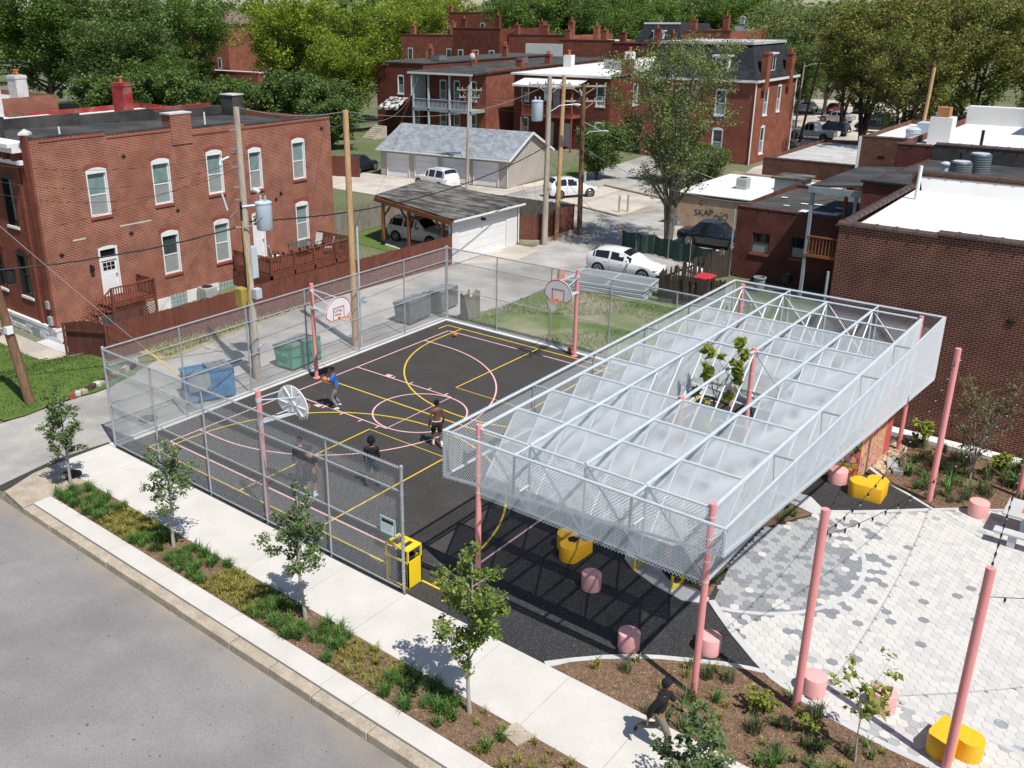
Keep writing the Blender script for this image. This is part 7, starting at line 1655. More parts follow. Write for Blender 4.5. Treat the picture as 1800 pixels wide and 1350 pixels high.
bk = thing('barbecue', 'black kettle grill standing in the shadow by the brick building', 'grill', (11.4, 33.6, 0)); MB().sphere((11.4, 33.6, .8), .3, 14, 8).build('kettle', 'black_metal', bk, smooth=True)
b = MB()
for k in range(3): b.tube([(11.4, 33.6, .6), (11.4 + .3 * math.cos(2.1 * k), 33.6 + .3 * math.sin(2.1 * k), 0)], .02, 5)
b.build('leg', 'black_metal', bk)
# stack of spare fence panels on the grass lot
sk = thing('fence_panel_stack', 'stack of galvanized chain link fence panels lying on the grass lot', 'fence panels', (3.4, 28.6, 0))
for k in range(7):
    z = .06 + k * .075; dx, dy = rnd.uniform(-.12, .12), rnd.uniform(-.12, .12)
    c = [Vector((x + dx, y + dy, z)) for x, y in ((1.5, 27.0), (6.05, 27.6), (5.5, 30.2), (1.0, 29.7))]
    f_ = MB()
    for i in range(4): f_.tube([c[i], c[(i + 1) % 4]], .028, 6)
    f_.tube([(c[0] + c[1]) / 2, (c[2] + c[3]) / 2], .022, 6); f_.tube([c[0] * .5 + c[3] * .5, c[1] * .5 + c[2] * .5], .022, 6)
    o = f_.build('panel_frame', 'galv', sk, smooth=True)
    u = (c[1] - c[0]); v = (c[3] - c[0])
    chainlink('panel_mesh', 'wire_fence', c[0], u, v - u * (v.dot(u) / u.dot(u)), [(0, 0), (u.length, 0), (u.length - .4, 2.5), (-.3, 2.6)], o, pitch=.075, r=.004, ext=0)
for i, (x, y, lab) in enumerate(((.62, 27.9, 'faded orange and white traffic barrel remains beside the panel stack'),)):
    t = thing('traffic_barrel', lab, 'barrel', (x, y, 0)); MB().lathe([(.3, 0), (.3, .06), (.23, .08), (.21, .45), (.16, .75), (.05, .78)], (x, y, 0), 14).build('shell', 'barrel_plastic', t, smooth=True)
# green mesh fence, bollards, loose rubbish
gm = thing('mesh_fence', 'low fence with dark green shade mesh behind the white hatchback', 'fence', (1, 37, 0))
for (x0, y0), (x1, y1) in (((-.55, 36.8), (.6, 36.6)), ((.6, 36.6), (1.75, 36.75)), ((1.75, 36.75), (3.0, 36.3)), ((3.0, 36.3), (4.6, 36.0)), ((4.6, 36.0), (6.4, 35.6))):
    b = MB(); n = 6
    for i in range(n):
        a, c = i / n, (i + 1) / n; w0, w1 = .06 * math.sin(i * 1.9), .06 * math.sin((i + 1) * 1.9)
        s0, s1 = 1.3 - .12 * math.sin(PI * a), 1.3 - .12 * math.sin(PI * c)
        b.add([(x0 + (x1 - x0) * a, y0 + (y1 - y0) * a + w0, .05), (x0 + (x1 - x0) * c, y0 + (y1 - y0) * c + w1, .05), (x0 + (x1 - x0) * c, y0 + (y1 - y0) * c + w1, s1), (x0 + (x1 - x0) * a, y0 + (y1 - y0) * a + w0, s0)], [(0, 1, 2, 3)])
    b.build('mesh_sheet', 'mesh_green', gm); MB().tube([(x0, y0, 0), (x0, y0, 1.45)], .035, 6).build('post', 'fence_grey' if x0 > 0 else 'wood_pole_new', gm)
for x, y, lab in ((-6.52, 46.93, 'left of the two short wooden posts at the parking pad'), (-6.11, 47.52, 'right of the two short wooden posts at the parking pad')):
    o = MB().tube([(x, y, 0), (x, y, 1.3)], .08, 8).build('bollard', 'wood_pole', origin=(x, y, 0)); tag(o, lab, 'post', 'short posts at the parking pad')
ed = MB(); ed.bar((-12.4, 47.6, .06), (-5.7, 45.5, .06), .25, .14); ed.bar((-5.7, 45.5, .06), (-4.6, 49.5, .06), .25, .14); ed.bar((-6.2, 53.6, .06), (-13.2, 56.1, .06), .3, .2); tag(ed.build('kerb', 'concrete_old'), 'old concrete kerb round the parking pad', kind='structure')
for k, (x, y, s) in enumerate(((5.2, 34.6, .38), (5.9, 34.3, .32))): o = MB().sphere((0, 0, 0), s, 10, 7, (1.2, .9, .7)).build('rubbish_bag', 'cloth_white'); o.location = (x, y, s * .6); tag(o, ('larger' if k == 0 else 'smaller') + ' white rubbish bag behind the broken dark fence', 'rubbish bag')
um = thing('parasol', 'folded grey striped umbrella leaning on the black car', 'umbrella', (1.9, 39.6, 0)); b = MB()
for k in range(10):
    a, c = 2 * PI * k / 10, 2 * PI * (k + 1) / 10; b.add([(1.9, 39.3, 2.15), (1.9 + .42 * math.cos(a), 39.0 + .2 * math.sin(a), 1.75 + .42 * math.sin(a)), (1.9 + .42 * math.cos(c), 39.0 + .2 * math.sin(c), 1.75 + .42 * math.sin(c))], [(0, 1, 2)])
b.build('canopy_cloth', 'sign_white', um); MB().tube([(1.9, 39.35, 2.2), (1.9, 38.9, .0)], .015, 5).build('stick', 'black_metal', um)
hac = ac_box(-14.9, 14.9, -1.0, 'white air conditioner against the stone footing of the brick house', .8, .85)
# retaining bricks along the lawn edge at the left
rs = thing('garden_edging', 'rough row of old bricks and stones edging the front left lawn', 'edging', (-5.6, 3.4, 0))
pts = [(-5.35, 1.2), (-5.5, 2.0), (-5.7, 2.7), (-5.95, 3.4), (-6.2, 4.0), (-6.5, 4.7), (-6.9, 5.2)]
k = 0
for i in range(len(pts) - 1):
    for j in range(3):
        x = pts[i][0] + (pts[i + 1][0] - pts[i][0]) * (j + .5) / 3; y = pts[i][1] + (pts[i + 1][1] - pts[i][1]) * (j + .5) / 3
        k += 1
        MB().obox((x, y, .09), (rnd.uniform(.2, .34), rnd.uniform(.18, .3), rnd.uniform(.16, .3)), rnd.uniform(0, 3), rnd.uniform(-.2, .2)).build('stone', ['coping_dark', 'sill_red', 'stone_trim', 'concrete_old'][k % 4 if k % 5 else 0], rs)

# ------------------------------------------------------------------ vehicles (local: nose at +x, centre at origin)
def car(label, loc, rz, paint, kind='suv', L_=4.5, W_=1.8, H_=1.65, group='parked cars', wheel_r=.34, detail=True):
    t = thing('parked_car', label, 'car', loc, group, rz)
    hw = W_ / 2; x0 = -L_ / 2
    # stations: (frac along length from tail, sill z, belt z, belt half width, top z, top half width)
    if kind == 'suv':
        S = [(0.0, .42, .80, .86, .80, .80), (.02, .34, .98, .93, .98, .86), (.05, .30, 1.03, .97, 1.32, .80), (.11, .28, 1.05, .99, H_ - .04, .74), (.20, .27, 1.04, 1.0, H_, .74), (.42, .26, 1.01, 1.0, H_, .74), (.56, .26, .99, 1.0, H_ - .06, .73), (.70, .27, .97, .99, 1.02, .78), (.80, .28, .95, .97, .97, .82), (.92, .30, .86, .93, .88, .80), (.98, .34, .72, .84, .73, .70), (1.0, .42, .60, .76, .60, .62)]
        pil = [.115, .30, .335, .50, .53]
    elif kind == 'hatch':
        S = [(0.0, .42, .78, .84, .78, .78), (.015, .34, .96, .92, .98, .86), (.035, .28, 1.02, .96, 1.22, .80), (.14, .25, 1.02, .99, H_ - .05, .72), (.30, .24, 1.0, 1.0, H_, .71), (.50, .24, .96, 1.0, H_ - .04, .71), (.62, .24, .93, .99, H_ - .24, .72), (.78, .25, .88, .97, .92, .78), (.88, .27, .80, .93, .83, .80), (.965, .32, .66, .82, .68, .68), (1.0, .42, .54, .70, .54, .58)]
        pil = [.14, .33, .36, .54, .57]
    elif kind == 'sedan':
        S = [(0.0, .42, .82, .82, .82, .76), (.03, .32, .93, .92, .94, .84), (.17, .27, .95, .98, .98, .80), (.30, .25, .94, 1.0, H_ - .03, .70), (.45, .24, .93, 1.0, H_, .69), (.56, .24, .91, 1.0, H_ - .05, .69), (.70, .25, .88, .98, .92, .78), (.82, .27, .82, .95, .84, .80), (.95, .32, .70, .85, .72, .72), (1.0, .42, .56, .74, .56, .62)]
        pil = [.235, .40, .43, .57, .60]
    else:  # pickup
        S = [(0.0, .55, 1.02, .95, 1.02, .92), (.02, .45, 1.05, .98, 1.05, .95), (.40, .40, 1.06, 1.0, 1.06, .96), (.415, .40, 1.06, 1.0, H_ - .1, .80), (.46, .38, 1.06, 1.0, H_, .76), (.60, .38, 1.05, 1.0, H_ - .03, .76), (.70, .38, 1.04, .99, 1.10, .82), (.85, .40, 1.0, .98, 1.04, .84), (.97, .42, .92, .94, .94, .82), (1.0, .5, .72, .88, .72, .78)]
        pil = [.44, .53, .545, .615, .63]
    N_ = len(S); rows = []
    for fx_, zs, zb_, wb_, zt, wt in S:
        x = x0 + fx_ * L_; w_, v = hw * wb_, hw * wt
        if zt <= zb_ + .03: v = max(v, w_ * .93); zt = zb_ + .02
        rows.append([(x, -w_ * .90, zs), (x, -w_, (zs + zb_) / 2), (x, -w_ * .97, zb_), (x, -v, zt), (x, -v * .55, zt + .045), (x, 0, zt + .06), (x, v * .55, zt + .045), (x, v, zt), (x, w_ * .97, zb_), (x, w_, (zs + zb_) / 2), (x, w_ * .90, zs)])
    vs = [q for r_ in rows for q in r_]; fs = []
    K = 11
    for i in range(N_ - 1):
        for j in range(K - 1): fs.append((i * K + j, i * K + j + 1, (i + 1) * K + j + 1, (i + 1) * K + j))
        fs.append((i * K + K - 1, i * K, (i + 1) * K, (i + 1) * K + K - 1))
    fs.append(tuple(range(K - 1, -1, -1))); fs.append(tuple((N_ - 1) * K + j for j in range(K)))
    fs = [f[::-1] for f in fs]
    b = MB(); b.add(vs, fs); body = b.build('body', paint, t, smooth=True, W=False)
    def at(fx_):
        for i in range(N_ - 1):
            if S[i][0] <= fx_ <= S[i + 1][0]:
                a = (fx_ - S[i][0]) / (S[i + 1][0] - S[i][0]); return [tuple(rows[i][j][k] + a * (rows[i + 1][j][k] - rows[i][j][k]) for k in range(3)) for j in range(K)]
    top = [i for i in range(N_) if S[i][4] > S[i][2] + .35]
    # side windows between pillars
    def quadglass(P, n_, out=.012):
        b = MB(); P = [Vector(q) for q in P]; c = sum(P, Vector()) / len(P); nn = (P[1] - P[0]).cross(P[2] - P[0]).normalized()
        if nn.dot(c - Vector((c.x * .6, 0, .7))) < 0: P = P[::-1]; nn = -nn
        b.quad(*[tuple(q + nn * out) for q in P]); b.build(n_, 'glass_dark', t, W=False)
    f_front = S[top[-1] + 1][0] if top[-1] + 1 < N_ else .7
    segs = [(pil[0], pil[1]), (pil[2], pil[3])]
    tf = pil[3]; 
    if kind in ('suv', 'hatch'): segs.append((max(S[top[0]][0] - .035, .05), pil[0] - .012))
    segs.append((pil[4], pil[4] + .07))
    for a, c in segs:
        A, B = at(a), at(c)
        for lo_, hi_ in ((2, 3), (8, 7)):
            g_ = lambda R_, k: tuple(R_[lo_][i] + k * (R_[hi_][i] - R_[lo_][i]) for i in range(3))
            quadglass([g_(A, .08), g_(B, .08), g_(B, .9), g_(A, .9)], 'side_window')
    # windscreen and rear window follow the roof strip
    i = top[-1]; A, B = rows[i], rows[i + 1]
    lerp = lambda P, Q, k: tuple(P[m_] + k * (Q[m_] - P[m_]) for m_ in range(3))
    def strip(A, B, n_, k0, k1):
        b = MB(); js = [3, 4, 5, 6, 7]; up_ = [Vector((0, 0, .014)) + (Vector((.008, 0, 0)) if n_ == 'windscreen' else Vector((-.008, 0, 0)))] * 5
        lo_ = [Vector(lerp(A[j], B[j], k0)) + up_[0] for j in js]; hi_ = [Vector(lerp(A[j], B[j], k1)) + up_[0] for j in js]
        for a_ in (lo_, hi_):
            a_[0].y *= .93; a_[4].y *= .93
        b.add([tuple(q) for q in lo_ + hi_], [(k, k + 1, 5 + k + 1, 5 + k) if n_ == 'windscreen' else (k + 1, k, 5 + k, 5 + k + 1) for k in range(4)]); b.build(n_, 'glass_dark', t, W=False)
    strip(A, B, 'windscreen', .06, .92)
    if kind != 'pickup': j = top[0]; strip(rows[j], rows[j - 1], 'rear_window', .05, .85)
    # wheels, with black discs on the body painting in the shaded wheel wells
    for fx_ in (.19, .81) if kind != 'pickup' else (.21, .83):
        for s in (-1, 1):
            x = x0 + fx_ * L_; y = s * (hw - .10)
            MB().tube([(x, s * (hw * .97), wheel_r), (x, s * (hw + .004), wheel_r)], wheel_r + .075, 20).build('wheel_well_shade', 'dark_void', t, W=False)
            w_ = MB().tube([(0, -s * .10, 0), (0, s * .095, 0), (0, s * .108, 0)], [wheel_r, wheel_r, wheel_r - .04], 22).build('wheel', 'tyre', t, smooth=True, W=False)
            w_.location = (x, s * (hw - .09), wheel_r)
            q = MB(); q.tube([(0, s * .10, 0), (0, s * .112, 0)], wheel_r * .28, 10)
            for k in range(7): a_ = 2 * PI * k / 7; q.bar((0, s * .111, 0), (wheel_r * .68 * math.cos(a_), s * .111, wheel_r * .68 * math.sin(a_)), .055, .02)
            q.tube([(wheel_r * .70 * math.cos(R(u)), s * .110, wheel_r * .70 * math.sin(R(u))) for u in range(0, 361, 24)], .018, 5, False); q.build('rim', 'rim', w_, W=False)
    A, B = at(.965), at(.90)
    for s in (0, 1):
        y = (1 if s else -1) * hw * .68; z = S[-3][2] - .10
        o = MB(); o.sphere((x0 + L_ * .955, y, z), .16, 10, 6, (.95, 1.1, .5)); o.build('headlight', 'lamp_glass', t, smooth=True, W=False)
        o = MB(); o.sphere((x0 + L_ * .022, y * 1.16, S[1][2] - .14), .13, 10, 6, (.6, 1.0, 1.3)); o.build('tail_light', 'tail_red', t, smooth=True, W=False)
        m_ = MB(); sg_ = 1 if s else -1; Q = at(pil[4] + .05)[2]; m_.sphere((Q[0], sg_ * (hw + .09), Q[2] + .07), .1, 8, 6, (.7, 1.1, .75)); m_.build('mirror', paint, t, smooth=True, W=False)
        if detail:
            for fx_ in (pil[1] - .03, pil[3] - .03): Q = at(fx_)[2]; h_ = MB(); h_.box(Q[0] - .09, sg_ * (hw * .985) - .015, Q[2] - .16, Q[0] + .09, sg_ * (hw * .985) + .022, Q[2] - .13); h_.build('door_handle', paint, t, W=False)
            d_ = MB()
            for fx_ in (pil[0] - .01, (pil[1] + pil[2]) / 2, pil[4] + .02):
                Q = at(fx_); d_.bar((Q[1][0], sg_ * (abs(Q[1][1]) + .002), Q[1][2] - .2), (Q[2][0], sg_ * (abs(Q[2][1]) + .004), Q[2][2] - .02), .008, .012)
            d_.build('door_seam', 'dark_void', t, W=False)
    pl = MB(); pl.box(x0 - .02, -.26, S[1][2] - .36, x0 + .02, .26, S[1][2] - .24); pl.build('number_plate', 'sign_white', t, W=False)
    g_ = MB(); g_.box(x0 + L_ - .10, -hw * .5, .36, x0 + L_ + .004, hw * .5, .52); g_.build('grille', 'dark_void', t, W=False)
    if kind == 'suv': 
        for s in (-1, 1): MB().tube([(x0 + .16 * L_, s * hw * .66, H_ + .07), (x0 + .52 * L_, s * hw * .66, H_ + .07)], .018, 5).build('roof_rail', 'black_metal', t, W=False)
    if kind == 'pickup':
        c_ = MB(); c_.box(x0 + .06, -hw * .84, .98, x0 + L_ * .395, hw * .84, 1.092); c_.build('cargo_bed', 'dark_void', t, W=False)
    return t
car('white hatchback parked behind the fence panel stack', (2.75, 31.55, 0), R(4), 'car_white', 'hatch', 4.5, 1.78, 1.5)
car('white suv parked under the wooden carport', (-12.2, 30.4, 0), R(4), 'car_white', 'suv', 4.6, 1.86, 1.62)
car('white suv parked in front of the long garage doors', (-24.6, 46.6, 0), R(170), 'car_white', 'suv', 4.6, 1.85, 1.72)
car('white crossover parked at the gable end of the long garage', (-13.0, 50.2, 0), R(58), 'car_white', 'hatch', 4.4, 1.8, 1.62)
car('black car parked by the tan graffiti wall', (3.9, 41.3, 0), R(2), 'car_black', 'sedan', 4.9, 1.85, 1.62)
car('dark car behind the brown fence left of the long garage', (-36.0, 48.5, 0), R(100), 'car_navy', 'suv', 4.5, 1.8, 1.6)
car('white pickup truck on the far side street', (-9.8, 98.0, 0), R(175), 'car_white', 'pickup', 5.7, 1.95, 1.95, wheel_r=.4)
far_cars = [(-9.6, 103.2, 176, 'car_navy', 'suv', 'dark navy car behind the white pickup'), (-20.8, 127.5, 95, 'car_silver', 'suv', 'silver suv beside the mansard house corner in the far lot'), (-17.5, 129.0, 95, 'car_red', 'sedan', 'dull red car next to the silver suv'), (-14.4, 131.5, 95, 'car_black', 'suv', 'black suv in the far lot under the tree edge'),
            (-13.5, 117.5, 172, 'car_silver', 'sedan', 'silver sedan in the second far row'), (-8.5, 118.5, 172, 'car_blue', 'sedan', 'dark blue sedan in the second far row'), (-3.5, 119.5, 174, 'car_orange', 'hatch', 'orange car under the dark tree'), (1.5, 120.5, 172, 'car_blue', 'hatch', 'blue hatchback right of the orange car'),
            (-2.0, 133, 95, 'car_silver', 'suv', 'silver suv at the back of the lot'), (1.5, 133, 95, 'car_white', 'sedan', 'white sedan at the back of the lot'), (5.0, 134, 95, 'car_white', 'suv', 'white suv at the back of the lot'), (8.5, 134, 95, 'car_navy', 'sedan', 'navy sedan at the back of the lot'),
            (6.5, 112, 30, 'car_blue', 'sedan', 'bright blue car behind the right tree trunks'), (10.5, 113, 30, 'car_silver', 'pickup', 'silver pickup behind the right tree trunks'), (14.5, 116, 30, 'car_white', 'suv', 'white suv at the right end of the far lot'), (-6, 109, 175, 'car_navy', 'pickup', 'dark pickup in the tree shade beside the white pickup')]
for x, y, a, m_, k_, lab in far_cars: car(lab, (x, y, 0), R(a), m_, k_, 4.6, 1.85, 1.6 if k_ != 'sedan' else 1.45, group='cars in the far parking lot', detail=False)
pl_ = thing('paddling_pool', 'blue paddling pool and toys behind the corner utility pole', 'paddling pool', (-9.0, 63.5, 0)); MB().lathe([(1.0, 0), (1.1, .3), (1.0, .42), (.85, .25)], (-9.0, 63.5, 0), 20).build('pool_ring', 'pool_blue', pl_, smooth=True); MB().sphere((-9.8, 63.0, .5), .4, 10, 6).build('toy', 'bin_red', pl_)
# ------------------------------------------------------------------ vegetation
def limbs(H, base, R_, n, seed, lean=(0, 0), up=.55, sub=5, r0=.06, trunk_to=.85, profile=None, multi=1, droop=0.0):
    """returns (list of tube paths with radii, list of clump centres)"""
    q = random.Random(seed); paths = []; tips = []
    profile = profile or (lambda h: math.sin(PI * min(max(h, 0), 1) ** .8) * .9 + .25)
    for mlt in range(multi):
        off = (q.uniform(-.3, .3), q.uniform(-.3, .3)) if multi > 1 else (0, 0)
        an = 2 * PI * mlt / multi + q.uniform(-.4, .4); spread = (R_ * .42 if multi > 1 else 0)
        def tp(s):
            w = s ** 1.3
            return Vector((lean[0] * s + off[0] * .2 + math.cos(an) * spread * w + .04 * H * .25 * math.sin(s * 7 + seed), lean[1] * s + off[1] * .2 + math.sin(an) * spread * w + .03 * H * .25 * math.sin(s * 5 + seed * 2), H * s))
        rr = r0 / (multi ** .35)
        paths.append(([tp(trunk_to * i / 9) for i in range(10)], [rr * (1.25 if i == 0 else 1) * (1 - .8 * i / 9) for i in range(10)]))
        nn = max(2, n // multi)
        for k in range(nn):
            f = (k + .5) / nn; s = base + (trunk_to - base) * f
            a = k * 2.399 + seed + mlt * 1.3 + q.uniform(-.3, .3); h = (s - base) / (1 - base)
            L_ = R_ * profile(h) * q.uniform(.7, 1.12) * (.75 if multi > 1 else 1)
            P0 = tp(s); d = Vector((math.cos(a), math.sin(a), up * q.uniform(.7, 1.4) * (1 - .3 * h)))
            P1 = P0 + d * L_ * .5 + Vector((0, 0, .05 * L_)); P2 = P0 + d * L_ + Vector((0, 0, -droop * L_))
            lr = rr * (1 - .8 * s / trunk_to) * .62 + .004
            paths.append(([P0, P1, P2], [lr, lr * .6, lr * .2]))
            for j in range(sub):
                t = .3 + .7 * (j + q.random() * .6) / sub; B0 = P0 + (P2 - P0) * t; e = Vector((q.gauss(0, 1), q.gauss(0, 1), q.gauss(.25, .6))).normalized() * L_ * .32 * q.uniform(.5, 1)
                paths.append(([B0, B0 + e * .6 + Vector((0, 0, .03 * L_)), B0 + e], [lr * .35, lr * .22, lr * .1]))
                tips.append((B0 + e, L_ * .30)); tips.append((B0 + e * .5, L_ * .2))
        tips.append((tp(trunk_to) + Vector((0, 0, (1 - trunk_to) * H * .5)), R_ * .25)); tips.append((tp(min(1, trunk_to + .08)), R_ * .18))
    return paths, tips
def tree_meshes(name, H, base, R_, n, nleaf, leaf, seed, lm, bm, csz=1.0, sides=6, **kw):
    paths, tips = limbs(H, base, R_, n, seed, **kw)
    b = MB()
    for pts, rs in paths: b.tube(pts, rs, sides if rs[0] > .05 else 4, False)
    tm = bpy.data.meshes.new(name + '_trunk'); tm.from_pydata(b.v, [], b.f); tm.polygons.foreach_set('use_smooth', [True] * len(tm.polygons)); tm.materials.append(M[bm])
    rs_ = np.random.RandomState(seed); C = np.array([tuple(t[0]) for t in tips]); Rr = np.array([t[1] for t in tips]) * csz
    wgt = Rr ** 2 / (Rr ** 2).sum(); idx = rs_.choice(len(C), nleaf, p=wgt)
    o = rs_.normal(size=(nleaf, 3)); o /= np.linalg.norm(o, axis=1)[:, None]; o *= (rs_.uniform(0, 1, nleaf) ** .45)[:, None]; o[:, 2] *= .75
    P = C[idx] + o * Rr[idx][:, None]
    lmh = leaves_mesh(name + '_leaves', P, leaf); lmh.materials.append(M[lm])
    return tm, lmh
def place_tree(name, label, cat, meshes, loc, rz=0.0, sc_=1.0, group=None):
    t = thing(name, label, cat, loc, group, rz)
    if not isinstance(sc_, tuple): sc_ = (sc_,) * 3
    t.scale = sc_
    link_mesh('trunk', meshes[0], None, t); link_mesh('crown', meshes[1], None, t)
    return t
# street trees: narrow young pears with visible stems
sv = [(3.65, .27, .80, 17, 3300, 11), (3.5, .30, .92, 15, 2300, 23), (3.95, .28, .82, 17, 2900, 37), (4.3, .26, .98, 19, 4700, 41), (3.25, .12, 1.0, 20, 4200, 59)]
SP = [((1.62, -2.62, .06), 'street tree at the alley corner beside the manhole cover', 'leaf_street', 10), ((7.32, -2.62, .06), 'thin gappy street tree, second from the alley corner', 'leaf_street', 60), ((12.75, -2.52, .06), 'street tree in front of the middle of the sidewalk fence', 'leaf_street', 200),
      ((18.05, -2.42, .06), 'bright green street tree near the yellow litter bin', 'leaf_street_bright', 100), ((23.3, -2.62, .06), 'bushy street tree at the bottom edge beside the walking person', 'leaf_street', 300)]
prof = lambda h: .55 + .55 * math.sin(PI * min(1, h * 1.1 + .12)) - .45 * h
for (H, bs, r_, n, nl, sd_), (loc, lab, lm, rz) in zip(sv, SP):
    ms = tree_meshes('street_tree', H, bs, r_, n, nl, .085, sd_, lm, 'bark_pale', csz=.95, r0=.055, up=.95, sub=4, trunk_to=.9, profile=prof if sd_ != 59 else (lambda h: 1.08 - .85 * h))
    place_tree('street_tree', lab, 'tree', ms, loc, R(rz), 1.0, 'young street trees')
# sapling with few leaves, canopy tree, shrub, mid tree
ms = tree_meshes('sapling', 2.1, .45, .85, 9, 260, .13, 71, 'leaf_bright', 'bark_pale', csz=.55, r0=.022, up=.8, sub=3, trunk_to=.8)
place_tree('sapling', 'sparse sapling with few yellow green leaves in front of the stools', 'tree', ms, (25.0, 1.5, .04))
ms = tree_meshes('canopy_tree', 4.2, .5, .95, 8, 420, .22, 83, 'leaf_bright', 'bark_dark', csz=.42, r0=.03, up=1.1, sub=2, trunk_to=.85)
t = place_tree('young_tree', 'leafy young tree growing up through the opening in the canopy', 'tree', ms, (18.25, 8.9, .035))
t.scale = (1, 1, 1.32)
ms = tree_meshes('understorey', 2.4, .35, .95, 10, 520, .2, 87, 'leaf_bright', 'bark_dark', csz=.6, r0=.02, up=1.0, sub=3, trunk_to=.8, multi=3)
place_tree('shrub', 'broad leaved shrub below the opening in the canopy', 'shrub', ms, (18.9, 8.0, .035), 0, (1.1, 1.1, 1.4))
ms = tree_meshes('wall_shrub', 2.5, .1, 1.25, 26, 2300, .075, 97, 'leaf_sparse', 'bark_pale', csz=.75, r0=.035, up=1.5, sub=4, trunk_to=.8, multi=6, sides=5)
place_tree('shrub', 'open multi stemmed shrub in front of the dark brick wall', 'shrub', ms, (24.05, 16.5, .036), 0, (1.05, 1.05, 1.15), 'shrubs in the wall planting')
ms = tree_meshes('bright_shrub', .7, .05, .4, 9, 420, .11, 101, 'leaf_bright', 'bark', csz=1.0, r0=.012, up=1.2, sub=3, multi=3)
for x, y, s, lab in ((24.75, 17.2, 1.15, 'bright green leafy shrub right of the open shrub by the wall'), (25.35, 17.45, 1.0, 'yellow green shrub at the right end of the wall planting'), (22.1, 17.9, 1.35, 'green leafy shrub at the foot of the brick wall beside the gravel')):
    place_tree('shrub', lab, 'shrub', ms, (x, y, .036), x, s, 'shrubs in the wall planting')
ms = tree_meshes('alley_tree', 12.2, .20, 4.6, 40, 24000, .13, 131, 'leaf_olive', 'bark', csz=.74, r0=.36, up=1.1, sub=6, trunk_to=.92, multi=5, lean=(-.9, .6), profile=lambda h: .6 + .5 * math.sin(PI * min(1, h)))
place_tree('alley_tree', 'tall multi stemmed olive green tree beside the white hatchback', 'tree', ms, (2.45, 37.6, 0))
# big background trees: a few shared shapes
BT = {
    'dk': tree_meshes('maple', 17.5, .10, 8.2, 40, 32000, .36, 151, 'leaf_dark', 'bark', csz=.80, r0=.42, up=.65, sub=5),
    'dk2': tree_meshes('oak', 17.0, .10, 8.4, 38, 30000, .36, 157, 'leaf_mid', 'bark', csz=.78, r0=.42, up=.6, sub=5),
    'yl': tree_meshes('spring_tree', 15.5, .10, 7.2, 40, 24000, .32, 163, 'leaf_yellow', 'bark_dark', csz=.68, r0=.38, up=.75, sub=5),
    'ol': tree_meshes('pale_tree', 14.0, .12, 5.4, 38, 20000, .28, 167, 'leaf_olive', 'bark', csz=.85, r0=.3, up=.9, sub=6),
    'rd': tree_meshes('bronze_tree', 16.5, .20, 7.4, 38, 20000, .26, 173, 'leaf_bronze', 'bark_dark', csz=.62, r0=.42, up=.62, sub=7, multi=3),
    'bush': tree_meshes('bush', 6.5, .04, 4.6, 26, 14000, .3, 179, 'leaf_mid', 'bark_dark', csz=1.1, r0=.12, up=.8, sub=5, multi=3),
}
